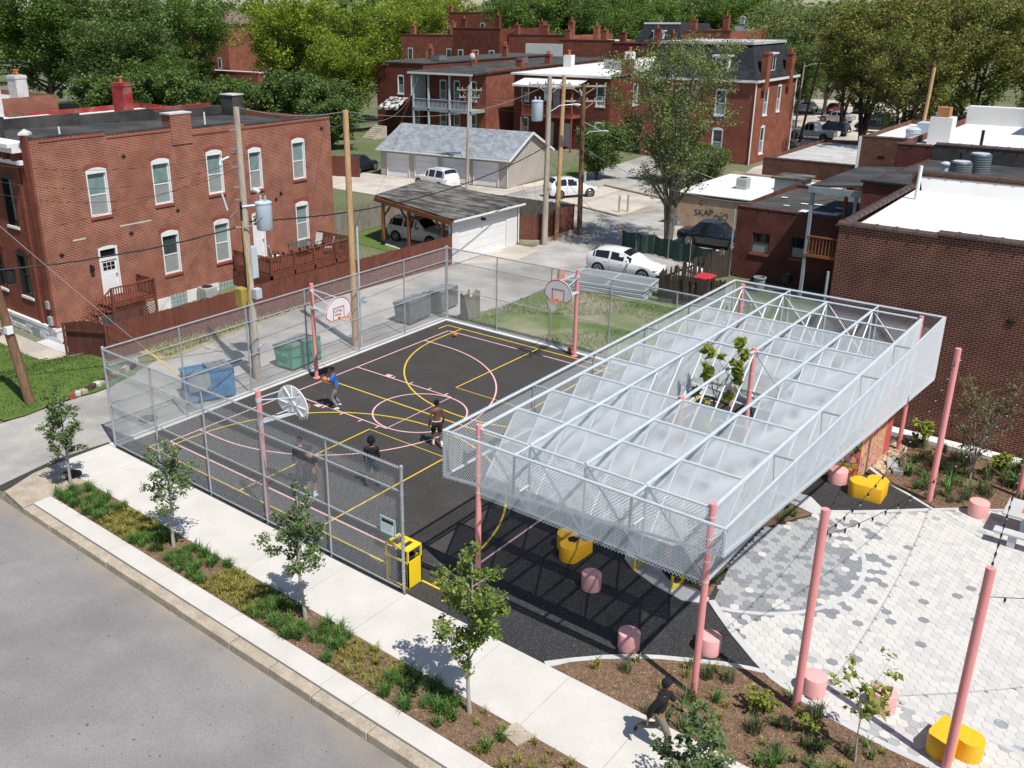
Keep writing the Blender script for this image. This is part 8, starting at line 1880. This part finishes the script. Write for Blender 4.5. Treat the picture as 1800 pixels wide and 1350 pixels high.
bgT = [('dk', -115.9, 60, 18.5, 9.6, 'big dark maple at the far top left corner'), ('dk2', -109.6, 68, 17.8, 9.0, 'big dark tree right of the corner maple'), ('dk', -112, 84, 17.3, 7.4, 'dark tree left of the hipped red house'), ('dk2', -98, 62, 14, 7, 'dark tree in front of the corner maples'), ('dk', -92, 64, 8.2, 5.0, 'low dark tree behind the red painted chimney'),
       ('bush', -78, 56, 7.3, 4.8, 'light green bush right of the red painted chimney'), ('bush', -86, 52, 6.8, 5.0, 'green bush behind the white row house roof'), ('bush', -70, 58, 6.5, 4.5, 'green bush behind the middle of the long brick house'), ('bush', -63, 60, 6.2, 4.5, 'green bush behind the right end of the long brick house'),
       ('yl', -83.0, 82, 15.6, 6.4, 'yellow green tree right of the hipped red house'), ('yl', -76, 76, 16.2, 7.4, 'yellow green tree behind the new orange pole'), ('yl', -66, 78, 15.4, 6.8, 'yellow green tree left of the awning house'), ('yl', -59.5, 70, 11.5, 4.6, 'yellow green tree hanging beside the awning house'),
       ('bush', -54.5, 62, 6.8, 4.2, 'dense green bush left of the long garage'), ('bush', -49.5, 57.5, 5.2, 3.4, 'small green bush beside the garage roof end'), ('bush', -58.5, 60, 7.6, 4.4, 'dense green bush behind the brown fence'),
       ('yl', -143.7, 190, 19, 10.2, 'far yellow green tree above the ornate brick row'), ('yl', -142, 165, 19.4, 11.5, 'far yellow green tree left of the white gable'), ('yl', -118, 150, 16, 8, 'far yellow green tree beside the white gable house'), ('dk', -85.5, 150, 18.7, 8.2, 'far dark tree behind the many chimneys'), ('dk2', -77.5, 158, 17.8, 8.4, 'far dark tree behind the brown row house'), ('dk', -70, 168, 17.6, 8.4, 'far dark tree behind the slate mansard'), ('dk2', -95, 160, 18.2, 8, 'far dark tree behind the white row roof'), ('dk', -64, 150, 15, 6.5, 'far dark tree left of the slate mansard'),
       ('dk2', -86.7, 230, 18.5, 10, 'far green tree behind the pale blue house'), ('dk', -72, 222, 17, 9, 'far green tree right behind the pale blue house'), ('ol', -84, 250, 19, 10, 'far pale green tree on the horizon'), ('ol', -44, 172, 14.5, 6, 'far olive tree right of the pale blue house'),
       ('ol', -32.6, 150, 14.6, 6.2, 'pale olive tree above the mansard roof'), ('ol', -24, 135, 14.6, 6.0, 'pale olive tree right of the mansard roof'), ('dk2', -17.9, 112, 10.5, 4.2, 'green tree beside the mansard house'), ('ol', -18, 126, 15, 5.6, 'grey olive tree left of the bronze trees'), ('dk2', -30, 128, 9, 4.2, 'green tree behind the mansard house'),
       ('rd', -2.5, 92, 17.0, 7.6, 'large bronze green tree left of the group above the parking lot'), ('rd', 3.6, 86, 16.6, 6.6, 'large bronze green tree in the middle of the parking lot group'), ('rd', 9.3, 82, 16.9, 6.4, 'large bronze green tree with dark trunks at the right'), ('rd', 13.5, 92, 17.0, 6.2, 'large bronze green tree at the right edge'), ('rd', -8.5, 104, 15, 5.5, 'smaller bronze green tree beside the far pickup'), ('rd', 6, 74, 14.0, 4.8, 'bronze green tree close behind the white roofs'),
       ('bush', -9.6, 61.5, 4.0, 2.6, 'green bush behind the corner utility poles'), ('bush', -15.5, 58.5, 4.6, 2.5, 'dark green bush at the gable of the long garage'), ('bush', -6, 60, 3.4, 2.4, 'green bush at the end of the back lawn')]
for k, (kd, x, y, zt, r_, lab) in enumerate(bgT):
    src = BT[kd]; H0_, R0_ = {'dk': (17.5, 8.2), 'dk2': (17, 8.4), 'yl': (15.5, 7.2), 'ol': (14, 5.4), 'rd': (16.5, 7.4), 'bush': (6.5, 4.6)}[kd]
    place_tree('bush' if kd == 'bush' else 'tree', lab, 'bush' if kd == 'bush' else 'tree', src, (x, y, 0), k * 1.7, (r_ / R0_ * 1.02, r_ / R0_ * 1.02, zt / H0_ * .97), 'bushes behind the houses' if kd == 'bush' else 'background trees')
# the wood that closes the horizon
P = []
for k in range(300):
    a = R(rnd.uniform(86, 166)); d = rnd.uniform(215, 520); x, y = CX + d * math.cos(a), CY + d * math.sin(a); h = rnd.uniform(12, 19); r_ = rnd.uniform(7, 11)
    u = nrs.normal(size=(420, 3)); u /= np.linalg.norm(u, axis=1)[:, None]; u *= (nrs.uniform(0, 1, 420) ** .3)[:, None]; P.append(np.stack([x + u[:, 0] * r_, y + u[:, 1] * r_, h * .52 + u[:, 2] * h * .5], 1))
tag(link_mesh('far_woods', leaves_mesh('far_woods', np.concatenate(P), 1.7), 'leaf_mid'), 'far wooded neighbourhood closing the horizon', 'wood', None, 'stuff')
# foundation bush at far left, boulder bed
ms = tree_meshes('hedge_shrub', 1.5, .03, 1.15, 22, 2600, .09, 191, 'leaf_street_bright', 'bark', csz=1.05, r0=.03, up=.9, sub=4, multi=3)
place_tree('shrub', 'round bright green shrub in front of the brick house at the left edge', 'shrub', ms, (-19.0, 4.0, -1.2), 0, 1.15)
# grass blades and ground cover
def scatter(n, poly, f=None):
    x0, x1 = min(q[0] for q in poly), max(q[0] for q in poly); y0, y1 = min(q[1] for q in poly), max(q[1] for q in poly); out = []
    while len(out) < n:
        x, y = rnd.uniform(x0, x1), rnd.uniform(y0, y1)
        if inside(poly, x, y) and (f is None or f(x, y)): out.append((x, y))
    return out
gp_ = scatter(16000, [(-24, -1.5), (-5.45, -1.5), (-5.4, 2.6), (-6.0, 4.2), (-10, 4.3), (-24, 4.1)])
tag(link_mesh('grass', blades_mesh('grass', [(x, y, gz(x, y) + .05) for x, y in gp_], .085, .022, .7), 'grass_blade'), 'mown grass blades on the front left lawn', 'grass', None, 'stuff')
gp_ = scatter(9000, [(.5, 18.9), (14.3, 18.8), (14.8, 27), (6, 27.4), (1, 26.8)], lambda x, y: math.sin(x * .9 + 1.2 * math.sin(y * .7)) + math.cos(y * .8 - x * .3) > -.5)
tag(link_mesh('grass', blades_mesh('grass', [(x, y, 0) for x, y in gp_], .09, .026, .8), 'grass_blade'), 'patchy grass blades on the lot behind the court', 'grass', None, 'stuff')
gp_ = scatter(2600, [(-8.3, 6.3), (-6.4, 6.4), (-7.1, 12), (-7.4, 18), (-7.1, 24), (-6.8, 27), (-7.4, 26)])
tag(link_mesh('weeds', blades_mesh('weeds', [(x, y, 0) for x, y in gp_], .22, .03, .8), 'tuft_yellow'), 'dry weeds along the foot of the brown fence', 'weeds', None, 'stuff')
# street planting strip: dark lily turf clumps round the trees, yellow ground cover between
def tuft_mesh(n, h, w, m, seed, spread=.09, lean=1.0):
    nrs.seed(seed); a = nrs.uniform(0, 2 * PI, n); r_ = spread * np.sqrt(nrs.uniform(0, 1, n)); me = blades_mesh('tuft', np.stack([r_ * np.cos(a), r_ * np.sin(a), 0 * a], 1), h, w, lean); me.materials.append(M[m]); return me
TG = [tuft_mesh(60, .23, .017, 'tuft', 3 + i) for i in range(4)]; TY = [tuft_mesh(22, .16, .016, 'tuft_yellow', 13 + i, .05) for i in range(4)]; TS = [tuft_mesh(70, .24, .010, 'tuft_grey', 23 + i, .10, .6) for i in range(3)]; TW = [tuft_mesh(26, .24, .022, 'tuft', 33 + i, .04, 1.0) for i in range(3)]
def plant(kind, me, x, y, z, s, label, group):
    o = link_mesh(kind, me, None); o.location = (x, y, z); o.rotation_euler = (0, 0, rnd.uniform(0, 6.28)); o.scale = (s, s, s * rnd.uniform(.85, 1.15)); tag(o, label, 'plant', group)
BEDZ = .06
zones = [(1.8, 4.3, 62), (6.1, 9.5, 78), (11.5, 14.4, 68), (16.0, 17.9, 34), (18.9, 19.1, 2)]
for a, c, n in zones:
    for k in range(n):
        x, y = rnd.uniform(a, c), rnd.uniform(-3.3, -2.26)
        if any(math.hypot(x - q[0][0], y - q[0][1]) < .26 for q in SP): continue
        plant('lily_turf', TG[k % 4], x, y, BEDZ, rnd.uniform(.75, 1.2), 'dark green lily turf clump in the planting strip under the street trees', 'lily turf clumps in the planting strip')
nY = 0
for a, c, n in ((4.2, 6.1, 84), (9.5, 11.6, 84), (14.4, 16.2, 44), (18.3, 21.3, 26)):
    for k in range(n):
        plant('sedge_tuft', TY[k % 4], rnd.uniform(a, c), rnd.uniform(-3.32, -2.24), BEDZ, rnd.uniform(.8, 1.35), 'small yellow green sedge tuft in the planting strip between the trees', 'yellow sedge tufts in the planting strip')
P = scatter(2600, [(4.2, -3.33), (6.2, -3.33), (6.2, -2.23), (4.2, -2.23)]) + scatter(2600, [(9.4, -3.33), (11.6, -3.33), (11.6, -2.23), (9.4, -2.23)]) + scatter(900, [(14.4, -3.33), (16.2, -3.33), (16.2, -2.23), (14.4, -2.23)])
nrs.seed(77)
tag(link_mesh('ground_cover', blades_mesh('ground_cover', [(x, y, BEDZ) for x, y in P], .07, .016, 1.2), 'tuft_yellow'), 'yellowish ground cover between the sedge tufts', 'ground cover', None, 'stuff')
# mulch chips
chip = []
BEDP = [(18.6, -.05), (29, -.05), (29, 2.6), (26.5, 2.2), (24.7, 2.3), (23.0, 2.7), (22.3, 2.85), (21.1, 2.2), (19.9, 1.4), (19.3, .9)]
for x, y in scatter(9000, BEDP): chip.append((x, y, .047))
for x, y in scatter(5500, [(1.75, -3.38), (22, -3.38), (22, -2.18), (1.75, -2.18)]): chip.append((x, y, .068))
for x, y in scatter(5000, [(21.3, 15.5), (23.6, 13.8), (25.8, 15.4), (28, 16.5), (28, 18.2), (21.4, 18.2)]): chip.append((x, y, .043))
tag(link_mesh('mulch_chips', leaves_mesh('mulch_chips', chip, .06, flat=2.2, asp=.4), 'mulch_chip'), 'loose bark chips on the planting beds', 'mulch', None, 'stuff')
gv = MB(); 
for x, y in scatter(700, [(21.35, 15.3), (21.75, 15.0), (21.95, 15.6), (22.0, 16.6), (21.75, 17.6), (21.35, 17.7)]): s = rnd.uniform(.025, .05); gv.obox((x, y, .045), (s * 2, s * 1.5, s), rnd.uniform(0, 3), rnd.uniform(-.5, .5))
tag(gv.build('gravel_stones', 'gravel'), 'loose tan stones on the gravel strip', 'gravel', None, 'stuff')
# mixed plants in the right hand beds
bedp = [q for q in scatter(96, BEDP) if math.hypot(q[0] - 23.52, q[1] - 2.25) > .2]
for k, (x, y) in enumerate(bedp):
    j = k % 7
    if j in (0, 3): plant('lavender', TS[k % 3], x, y, .045, rnd.uniform(.9, 1.6), 'low grey green lavender like clump in the front mulch bed', 'grey green clumps in the front bed')
    elif j in (1, 4, 6): plant('iris', TW[k % 3], x, y, .045, rnd.uniform(.8, 1.4), 'small strappy green plant in the front mulch bed', 'strappy plants in the front bed')
    else: plant('sedge_tuft', TY[k % 4], x, y, .045, rnd.uniform(.9, 1.5), 'small yellow green tuft in the front mulch bed', 'yellow green tufts in the front bed')
hm = tree_meshes('hydrangea', .45, .05, .34, 10, 380, .075, 211, 'leaf_bright', 'bark', csz=1.1, r0=.01, up=1.0, sub=3, multi=3)
for x, y, s, lab in ((22.9, 1.55, 1.0, 'lime green leafy shrub in the mulch left of the tall pink pole'), (23.1, 1.75, .7, 'smaller lime shrub touching the lime shrub in the mulch'), (24.0, 1.65, .95, 'lime green leafy shrub right of the tall pink pole foot')): place_tree('shrub', lab, 'shrub', hm, (x, y, .045), x * 3, s, 'lime shrubs in the front bed')
wbp = scatter(62, [(21.6, 15.8), (22.3, 14.7), (23.5, 13.9), (24.2, 14.4), (25.8, 15.5), (28, 16.6), (28, 18.1), (22.2, 18.1)])
for k, (x, y) in enumerate(wbp): plant('ground_plant', (TW if k % 2 else TS)[k % 3], x, y, .04, rnd.uniform(1.0, 1.9), 'low dark green plant in the bed below the brick wall', 'low plants below the brick wall')
for k, (x, y) in enumerate(((20.1, 5.6), (19.7, 6.4), (20.3, 9.9), (20.45, 10.4), (20.1, 10.8), (19.6, 5.2), (19.3, 7.6), (19.0, 9.2))): plant('ground_plant', TW[k % 3], x, y, .04, 1.2, 'small green plant in the bed under the canopy', 'plants under the canopy')
# ------------------------------------------------------------------ people (skinned skeletons; local: facing +y, feet at z 0)
BASE = {'pelvis': (0, 0, .95), 'waist': (0, .01, 1.10), 'chest': (0, .0, 1.30), 'upper': (0, -.01, 1.42), 'neck': (0, .005, 1.51), 'skull': (0, .03, 1.58), 'head': (0, .03, 1.665), 'crown': (0, .02, 1.735),
        'shl': (-.185, 0, 1.42), 'ell': (-.235, -.03, 1.13), 'wrl': (-.235, .06, .89), 'shr': (.185, 0, 1.42), 'elr': (.235, -.03, 1.13), 'wrr': (.235, .06, .89),
        'hil': (-.095, 0, .91), 'knl': (-.10, .03, .50), 'anl': (-.10, -.02, .085), 'tol': (-.11, .15, .03), 'hir': (.095, 0, .91), 'knr': (.10, .03, .50), 'anr': (.10, -.02, .085), 'tor': (.11, .15, .03)}
RAD = {'pelvis': (.15, .11), 'waist': (.135, .095), 'chest': (.155, .105), 'upper': (.13, .085), 'neck': .055, 'skull': .075, 'head': (.085, .10), 'crown': .06, 'shl': .062, 'ell': .042, 'wrl': .03, 'shr': .062, 'elr': .042, 'wrr': .03,
       'hil': .09, 'knl': .06, 'anl': .042, 'tol': .035, 'hir': .09, 'knr': .06, 'anr': .042, 'tor': .035}
EDG = [('pelvis', 'waist'), ('waist', 'chest'), ('chest', 'upper'), ('upper', 'neck'), ('neck', 'skull'), ('skull', 'head'), ('head', 'crown'), ('upper', 'shl'), ('shl', 'ell'), ('ell', 'wrl'), ('upper', 'shr'), ('shr', 'elr'), ('elr', 'wrr'),
       ('pelvis', 'hil'), ('hil', 'knl'), ('knl', 'anl'), ('anl', 'tol'), ('pelvis', 'hir'), ('hir', 'knr'), ('knr', 'anr'), ('anr', 'tor')]
def skin_mesh(name, V, E, Rr, root=0, sub=1):
    me = bpy.data.meshes.new(name); me.from_pydata([tuple(v) for v in V], E, [])
    o = bpy.data.objects.new(name, me); COL.objects.link(o)
    o.modifiers.new('skin', 'SKIN')
    o.modifiers['skin'].use_smooth_shade = True
    if not me.skin_vertices: bpy.context.view_layer.objects.active = o
    sv_ = me.skin_vertices[0].data
    for i, r_ in enumerate(Rr): sv_[i].radius = r_ if isinstance(r_, tuple) else (r_, r_); sv_[i].use_root = (i == root)
    su = o.modifiers.new('sub', 'SUBSURF'); su.levels = sub; su.render_levels = sub
    dg = bpy.context.evaluated_depsgraph_get(); dg.update()
    out = bpy.data.meshes.new_from_object(o.evaluated_get(dg)); out.name = name
    out.polygons.foreach_set('use_smooth', [True] * len(out.polygons))
    bpy.data.objects.remove(o); bpy.data.meshes.remove(me)
    return out
def seg(J, E, rad, grow, extra=None):
    """sub-skeleton limited to edges E, radii grown"""
    names = []; 
    for a, c in E:
        for q in (a, c):
            if q not in names: names.append(q)
    V = [J[q] for q in names]; Rr = []
    for q in names:
        r_ = rad[q]; gq = grow(q) if callable(grow) else grow
        Rr.append(tuple(x + gq for x in r_) if isinstance(r_, tuple) else (r_ + gq, r_ + gq))
    return V, [(names.index(a), names.index(c)) for a, c in E], Rr, names
def lerp3(a, c, t): return tuple(a[i] + (c[i] - a[i]) * t for i in range(3))
def person(label, loc, rz, pose, skin, clothes, H=1.75, hair='short', hairm='hair_black', head_yaw=0.0, shoe='sole', build=1.0):
    t = thing('person', label, 'person', loc, None, rz); s_ = H / 1.75; t.scale = (s_, s_, s_)
    J = dict(BASE); J.update(pose); rad = {k: (tuple(x * build for x in v) if isinstance(v, tuple) else v * (build if k not in ('head', 'skull', 'crown') else 1)) for k, v in RAD.items()}
    names = list(J); V = [J[k] for k in names]; E = [(names.index(a), names.index(c)) for a, c in EDG]; Rr = [rad[k] for k in names]
    # nose and hands
    hy = Matrix.Rotation(head_yaw, 3, 'Z'); hd = Vector(J['head'])
    def addv(p, r_, par): V.append(tuple(p)); Rr.append((r_, r_)); E.append((par, len(V) - 1)); return len(V) - 1
    for sd_, wr, el in ((-1, 'wrl', 'ell'), (1, 'wrr', 'elr')):
        w_ = Vector(J[wr]); d = (w_ - Vector(J[el])).normalized(); side = d.cross(Vector((0, 0, 1)) if abs(d.z) < .9 else Vector((0, 1, 0))).normalized(); nrm = side.cross(d)
        p_ = addv(w_ + d * .085, .028, names.index(wr))
        for k in range(4):
            off = side * ((k - 1.5) * .019); L_ = (.062, .075, .07, .055)[k]
            a = addv(w_ + d * .10 + off, .0105, p_); b_ = addv(w_ + d * (.10 + L_ * .6) + off + nrm * .008, .009, a); addv(w_ + d * (.10 + L_) + off + nrm * .026, .0075, b_)
        a = addv(w_ + d * .05 + side * -.035, .012, p_); addv(w_ + d * .085 + side * -.055 + nrm * .012, .009, a)
    bm_ = skin_mesh('body', V, E, Rr, names.index('pelvis'), 1); bo = link_mesh('body', bm_, skin, t)
    # head detail: face
    f = MB(); f.sphere(tuple(hd + hy @ Vector((0, .012, -.01))), .098, 16, 12, (.84, 1.0, 1.22)); f.build('face', skin, bo, smooth=True, W=False)
    f = MB(); n0 = hd + hy @ Vector((0, .108, -.012)); f.sphere(tuple(n0), .016, 8, 6, (.9, 1.1, 1.4)); 
    for sx in (-1, 1): f.sphere(tuple(hd + hy @ Vector((sx * .086, .0, -.005))), .024, 8, 6, (.4, .8, 1.3))
    f.sphere(tuple(hd + hy @ Vector((0, .098, -.062))), .018, 8, 5, (1.4, .6, .4)); f.build('nose_and_ears', skin, bo, smooth=True, W=False)
    for sx in (-1, 1): e = MB(); e.sphere(tuple(hd + hy @ Vector((sx * .034, .094, .015))), .011, 8, 6); e.build('eye', 'eye', bo, smooth=True, W=False)
    if hair:
        h = MB(); c = hd + hy @ Vector((0, -.012, .03)); R0_ = {'short': .103, 'afro': .155, 'beanie': .122}[hair]
        n, m = 18, 10; vs = []; fs = []
        for i in range(m + 1):
            ph = PI * .62 * i / m
            for k in range(n):
                th = 2 * PI * k / n; d = Vector((math.sin(ph) * math.cos(th) * .9, math.sin(ph) * math.sin(th), math.cos(ph) * 1.12)); j_ = 1 + (rnd.uniform(-.07, .07) if hair == 'afro' else 0)
                if d.y > .55 and d.z < .42 and hair != 'afro': d *= .86
                if hair == 'afro' and d.y > .5 and d.z < .3: d *= .6
                vs.append(tuple(c + hy @ (d * R0_ * j_)))
        for i in range(m):
            for k in range(n): fs.append((i * n + k, (i + 1) * n + k, (i + 1) * n + (k + 1) % n, i * n + (k + 1) % n))
        h.add(vs, fs); h.build('beanie' if hair == 'beanie' else 'hair', hairm, t, smooth=True, W=False)
    # clothes
    J2 = dict(J); r2 = dict(rad)
    for kind, m_, par in clothes:
        if kind in ('tee', 'hoodie'):
            fr_ = .62 if kind == 'tee' else None; Ex = [('pelvis2', 'waist'), ('waist', 'chest'), ('chest', 'upper'), ('upper', 'nk')]
            J2['pelvis2'] = lerp3(J['pelvis'], J['waist'], -.25); r2['pelvis2'] = (.152 * build, .118 * build); J2['nk'] = lerp3(J['upper'], J['neck'], .55); r2['nk'] = .062
            for sd_ in 'lr':
                if kind == 'tee': J2['e2' + sd_] = lerp3(J['sh' + sd_], J['el' + sd_], fr_); r2['e2' + sd_] = .058 * build; Ex += [('upper', 'sh' + sd_), ('sh' + sd_, 'e2' + sd_)]
                else:
                    q = par.get('sleeve' + sd_, .93); J2['w2' + sd_] = lerp3(J['el' + sd_], J['wr' + sd_], q); r2['w2' + sd_] = .04; Ex += [('upper', 'sh' + sd_), ('sh' + sd_, 'el' + sd_), ('el' + sd_, 'w2' + sd_)]
            g_ = .018 if kind == 'tee' else .028
            V_, E_, R_, nm = seg(J2, Ex, r2, g_); link_mesh('shirt' if kind == 'tee' else 'hoodie', skin_mesh(kind, V_, E_, R_, nm.index('waist')), m_, t)
            if kind == 'hoodie' and par.get('hood', True):
                q = MB(); c = Vector(J['neck']) + hy @ Vector((0, -.055, -.015)); q.tube([tuple(c + hy @ Vector((.115 * math.cos(R(a_)), .085 * math.sin(R(a_)) + .02, .012 * math.sin(R(a_)))) ) for a_ in range(-30, 211, 24)], .05, 8); q.build('hood', m_, t, smooth=True, W=False)
        if kind in ('trousers', 'shorts'):
            Ex = [('waist0', 'pelvis')]; J2['waist0'] = lerp3(J['pelvis'], J['waist'], .35); r2['waist0'] = (.145 * build, .105 * build)
            for sd_ in 'lr':
                if kind == 'trousers': J2['an2' + sd_] = lerp3(J['kn' + sd_], J['an' + sd_], .93); r2['an2' + sd_] = .055; Ex += [('pelvis', 'hi' + sd_), ('hi' + sd_, 'kn' + sd_), ('kn' + sd_, 'an2' + sd_)]
                else: J2['kn2' + sd_] = lerp3(J['hi' + sd_], J['kn' + sd_], par.get('len', .88)); r2['kn2' + sd_] = .085; Ex += [('pelvis', 'hi' + sd_), ('hi' + sd_, 'kn2' + sd_)]
            V_, E_, R_, nm = seg(J2, Ex, r2, .016 if kind == 'trousers' else .024); link_mesh(kind, skin_mesh(kind, V_, E_, R_, nm.index('pelvis')), m_, t)
        if kind == 'waistband': q = MB(); c = Vector(J['pelvis']); q.tube([(c.x + .160 * math.cos(R(a_)), c.y + .120 * math.sin(R(a_)), c.z + .06) for a_ in range(0, 361, 20)], .014, 6, False); q.build('waistband', m_, t, W=False)
        if kind == 'socks':
            for sd_ in 'lr': q = MB(); q.tube([lerp3(J['kn' + sd_], J['an' + sd_], .6), J['an' + sd_]], [.052, .048], 10); q.build('sock', m_, t, smooth=True, W=False)
        if kind == 'towel': q = MB(); q.prism([(par['x'] - .1, .0), (par['x'] + .1, .0), (par['x'] + .12, .06), (par['x'] - .1, .05)], .45, .9); q.build('shirt_hanging', m_, t, W=False, bevel=.03)
    for sd_ in 'lr':
        an, to = Vector(J['an' + sd_]), Vector(J['to' + sd_]); d = to - an
        V_ = [an - d.normalized() * .05 + Vector((0, 0, -.035)), an + d * .35 + Vector((0, 0, -.01)), to + d.normalized() * .045 + Vector((0, 0, .005)), an + Vector((0, 0, .035))]
        link_mesh('shoe', skin_mesh('shoe', V_, [(0, 1), (1, 2), (1, 3)], [(.05, .045), (.055, .048), (.05, .035), (.05, .05)], 1), shoe, t)
    return t
# walker on the sidewalk, mid stride, moving along +x
person('person in a black hoodie, black beanie and olive trousers walking along the sidewalk', (21.72, -.78, .087), R(-78), {
    'pelvis': (0, 0, .93), 'waist': (0, .03, 1.08), 'chest': (0, .05, 1.28), 'upper': (0, .06, 1.40), 'neck': (0, .085, 1.49), 'skull': (0, .11, 1.56), 'head': (0, .115, 1.645), 'crown': (0, .10, 1.715),
    'shl': (-.19, .06, 1.40), 'ell': (-.27, .17, 1.15), 'wrl': (-.25, .38, 1.02), 'shr': (.19, .05, 1.40), 'elr': (.25, -.12, 1.14), 'wrr': (.25, -.16, .88),
    'knl': (-.10, -.02, .49), 'anl': (-.1, -.45, .33), 'tol': (-.1, -.50, .18), 'knr': (.10, .23, .51), 'anr': (.10, .23, .085), 'tor': (.11, .40, .04), 'hil': (-.095, -.02, .89), 'hir': (.095, .03, .89)},
    'skin_mid', [('hoodie', 'cloth_black', {'sleevel': .45}), ('trousers', 'cloth_olive', {})], 1.74, 'beanie', 'cloth_black', R(-15), 'cloth_black', 1.04)
# player with blue shirt, knees bent, ball in both hands at the chest
bp_ = person('player in blue shirt and grey trousers holding a basketball at the chest', (3.62, 7.36, .01), R(125), {
    'pelvis': (0, -.06, .90), 'waist': (0, -.02, 1.05), 'chest': (0, .04, 1.24), 'upper': (0, .07, 1.36), 'neck': (0, .10, 1.44), 'skull': (0, .13, 1.51), 'head': (0, .14, 1.595), 'crown': (0, .13, 1.665),
    'shl': (-.185, .07, 1.36), 'ell': (-.27, .10, 1.09), 'wrl': (-.23, .32, 1.15), 'shr': (.185, .07, 1.36), 'elr': (.13, .16, 1.08), 'wrr': (-.02, .30, 1.12),
    'hil': (-.10, -.06, .86), 'knl': (-.17, .13, .49), 'anl': (-.2, -.12, .085), 'tol': (-.23, .04, .03), 'hir': (.10, -.06, .86), 'knr': (.16, .12, .48), 'anr': (.2, -.12, .085), 'tor': (.23, .04, .03)},
    'skin_dark', [('tee', 'cloth_blue', {}), ('trousers', 'cloth_grey', {})], 1.74, 'short', 'hair_black', R(20), 'cloth_white', 1.05)
ball((3.62 - .40 * .82 - .07, 7.36 - .40 * .57 + .07, 1.16), 'orange basketball held by the player in the blue shirt')
person('shirtless player in black shorts walking at the free throw circle', (8.9, 7.25, .01), R(62), {
    'ell': (-.25, -.02, 1.13), 'wrl': (-.25, .07, .9), 'elr': (.25, -.05, 1.13), 'wrr': (.24, .05, .9), 'knl': (-.1, .15, .5), 'anl': (-.1, .12, .085), 'tol': (-.11, .29, .04), 'knr': (.10, -.02, .5), 'anr': (.10, -.22, .11), 'tor': (.11, -.07, .03)},
    'skin_dark', [('shorts', 'cloth_black', {'len': .92}), ('waistband', 'cloth_white', {}), ('socks', 'cloth_white', {})], 1.76, 'short', 'hair_black', 0, 'shoe_orange')
person('player in black tee and blue shorts with afro hair seen from behind', (9.12, 3.72, .01), R(45), {
    'wrl': (-.23, .12, .92), 'wrr': (.23, .12, .92), 'knl': (-.16, .06, .5), 'anl': (-.2, -.02, .085), 'tol': (-.24, .14, .03), 'knr': (.16, .03, .5), 'anr': (.2, -.06, .085), 'tor': (.24, .10, .03)},
    'skin_dark', [('hoodie', 'cloth_black', {'sleevel': .2, 'sleever': .2, 'hood': False}), ('shorts', 'cloth_navy', {'len': 1.0})], 1.68, 'afro', 'hair_black', 0, 'cloth_black', 1.0)
person('player in dark clothes with white sneakers standing behind the sidewalk fence', (8.15, 1.95, .01), R(20), {
    'wrl': (-.27, .16, .93), 'wrr': (.25, .10, .90), 'knl': (-.12, .05, .5), 'anl': (-.13, -.02, .085), 'tol': (-.15, .14, .03), 'knr': (.12, .05, .5)},
    'skin_mid', [('tee', 'cloth_black', {}), ('shorts', 'cloth_black', {'len': 1.0}), ('socks', 'cloth_white', {})], 1.78, 'short', 'hair_black', 0, 'cloth_white', 1.02)
person('player in black with a white shirt hanging at the hip behind the sidewalk fence', (7.42, 2.2, .01), R(60), {
    'wrl': (-.22, .14, .92), 'wrr': (.26, .10, .9), 'knl': (-.11, .08, .5), 'anl': (-.12, .05, .085), 'tol': (-.13, .21, .03), 'anr': (.11, -.10, .085), 'tor': (.12, .06, .03)},
    'skin_mid', [('hoodie', 'cloth_black', {}), ('trousers', 'cloth_navy', {}), ('towel', 'cloth_white', {'x': .2})], 1.76, 'short', 'hair_black', 0, 'cloth_white', 1.0)
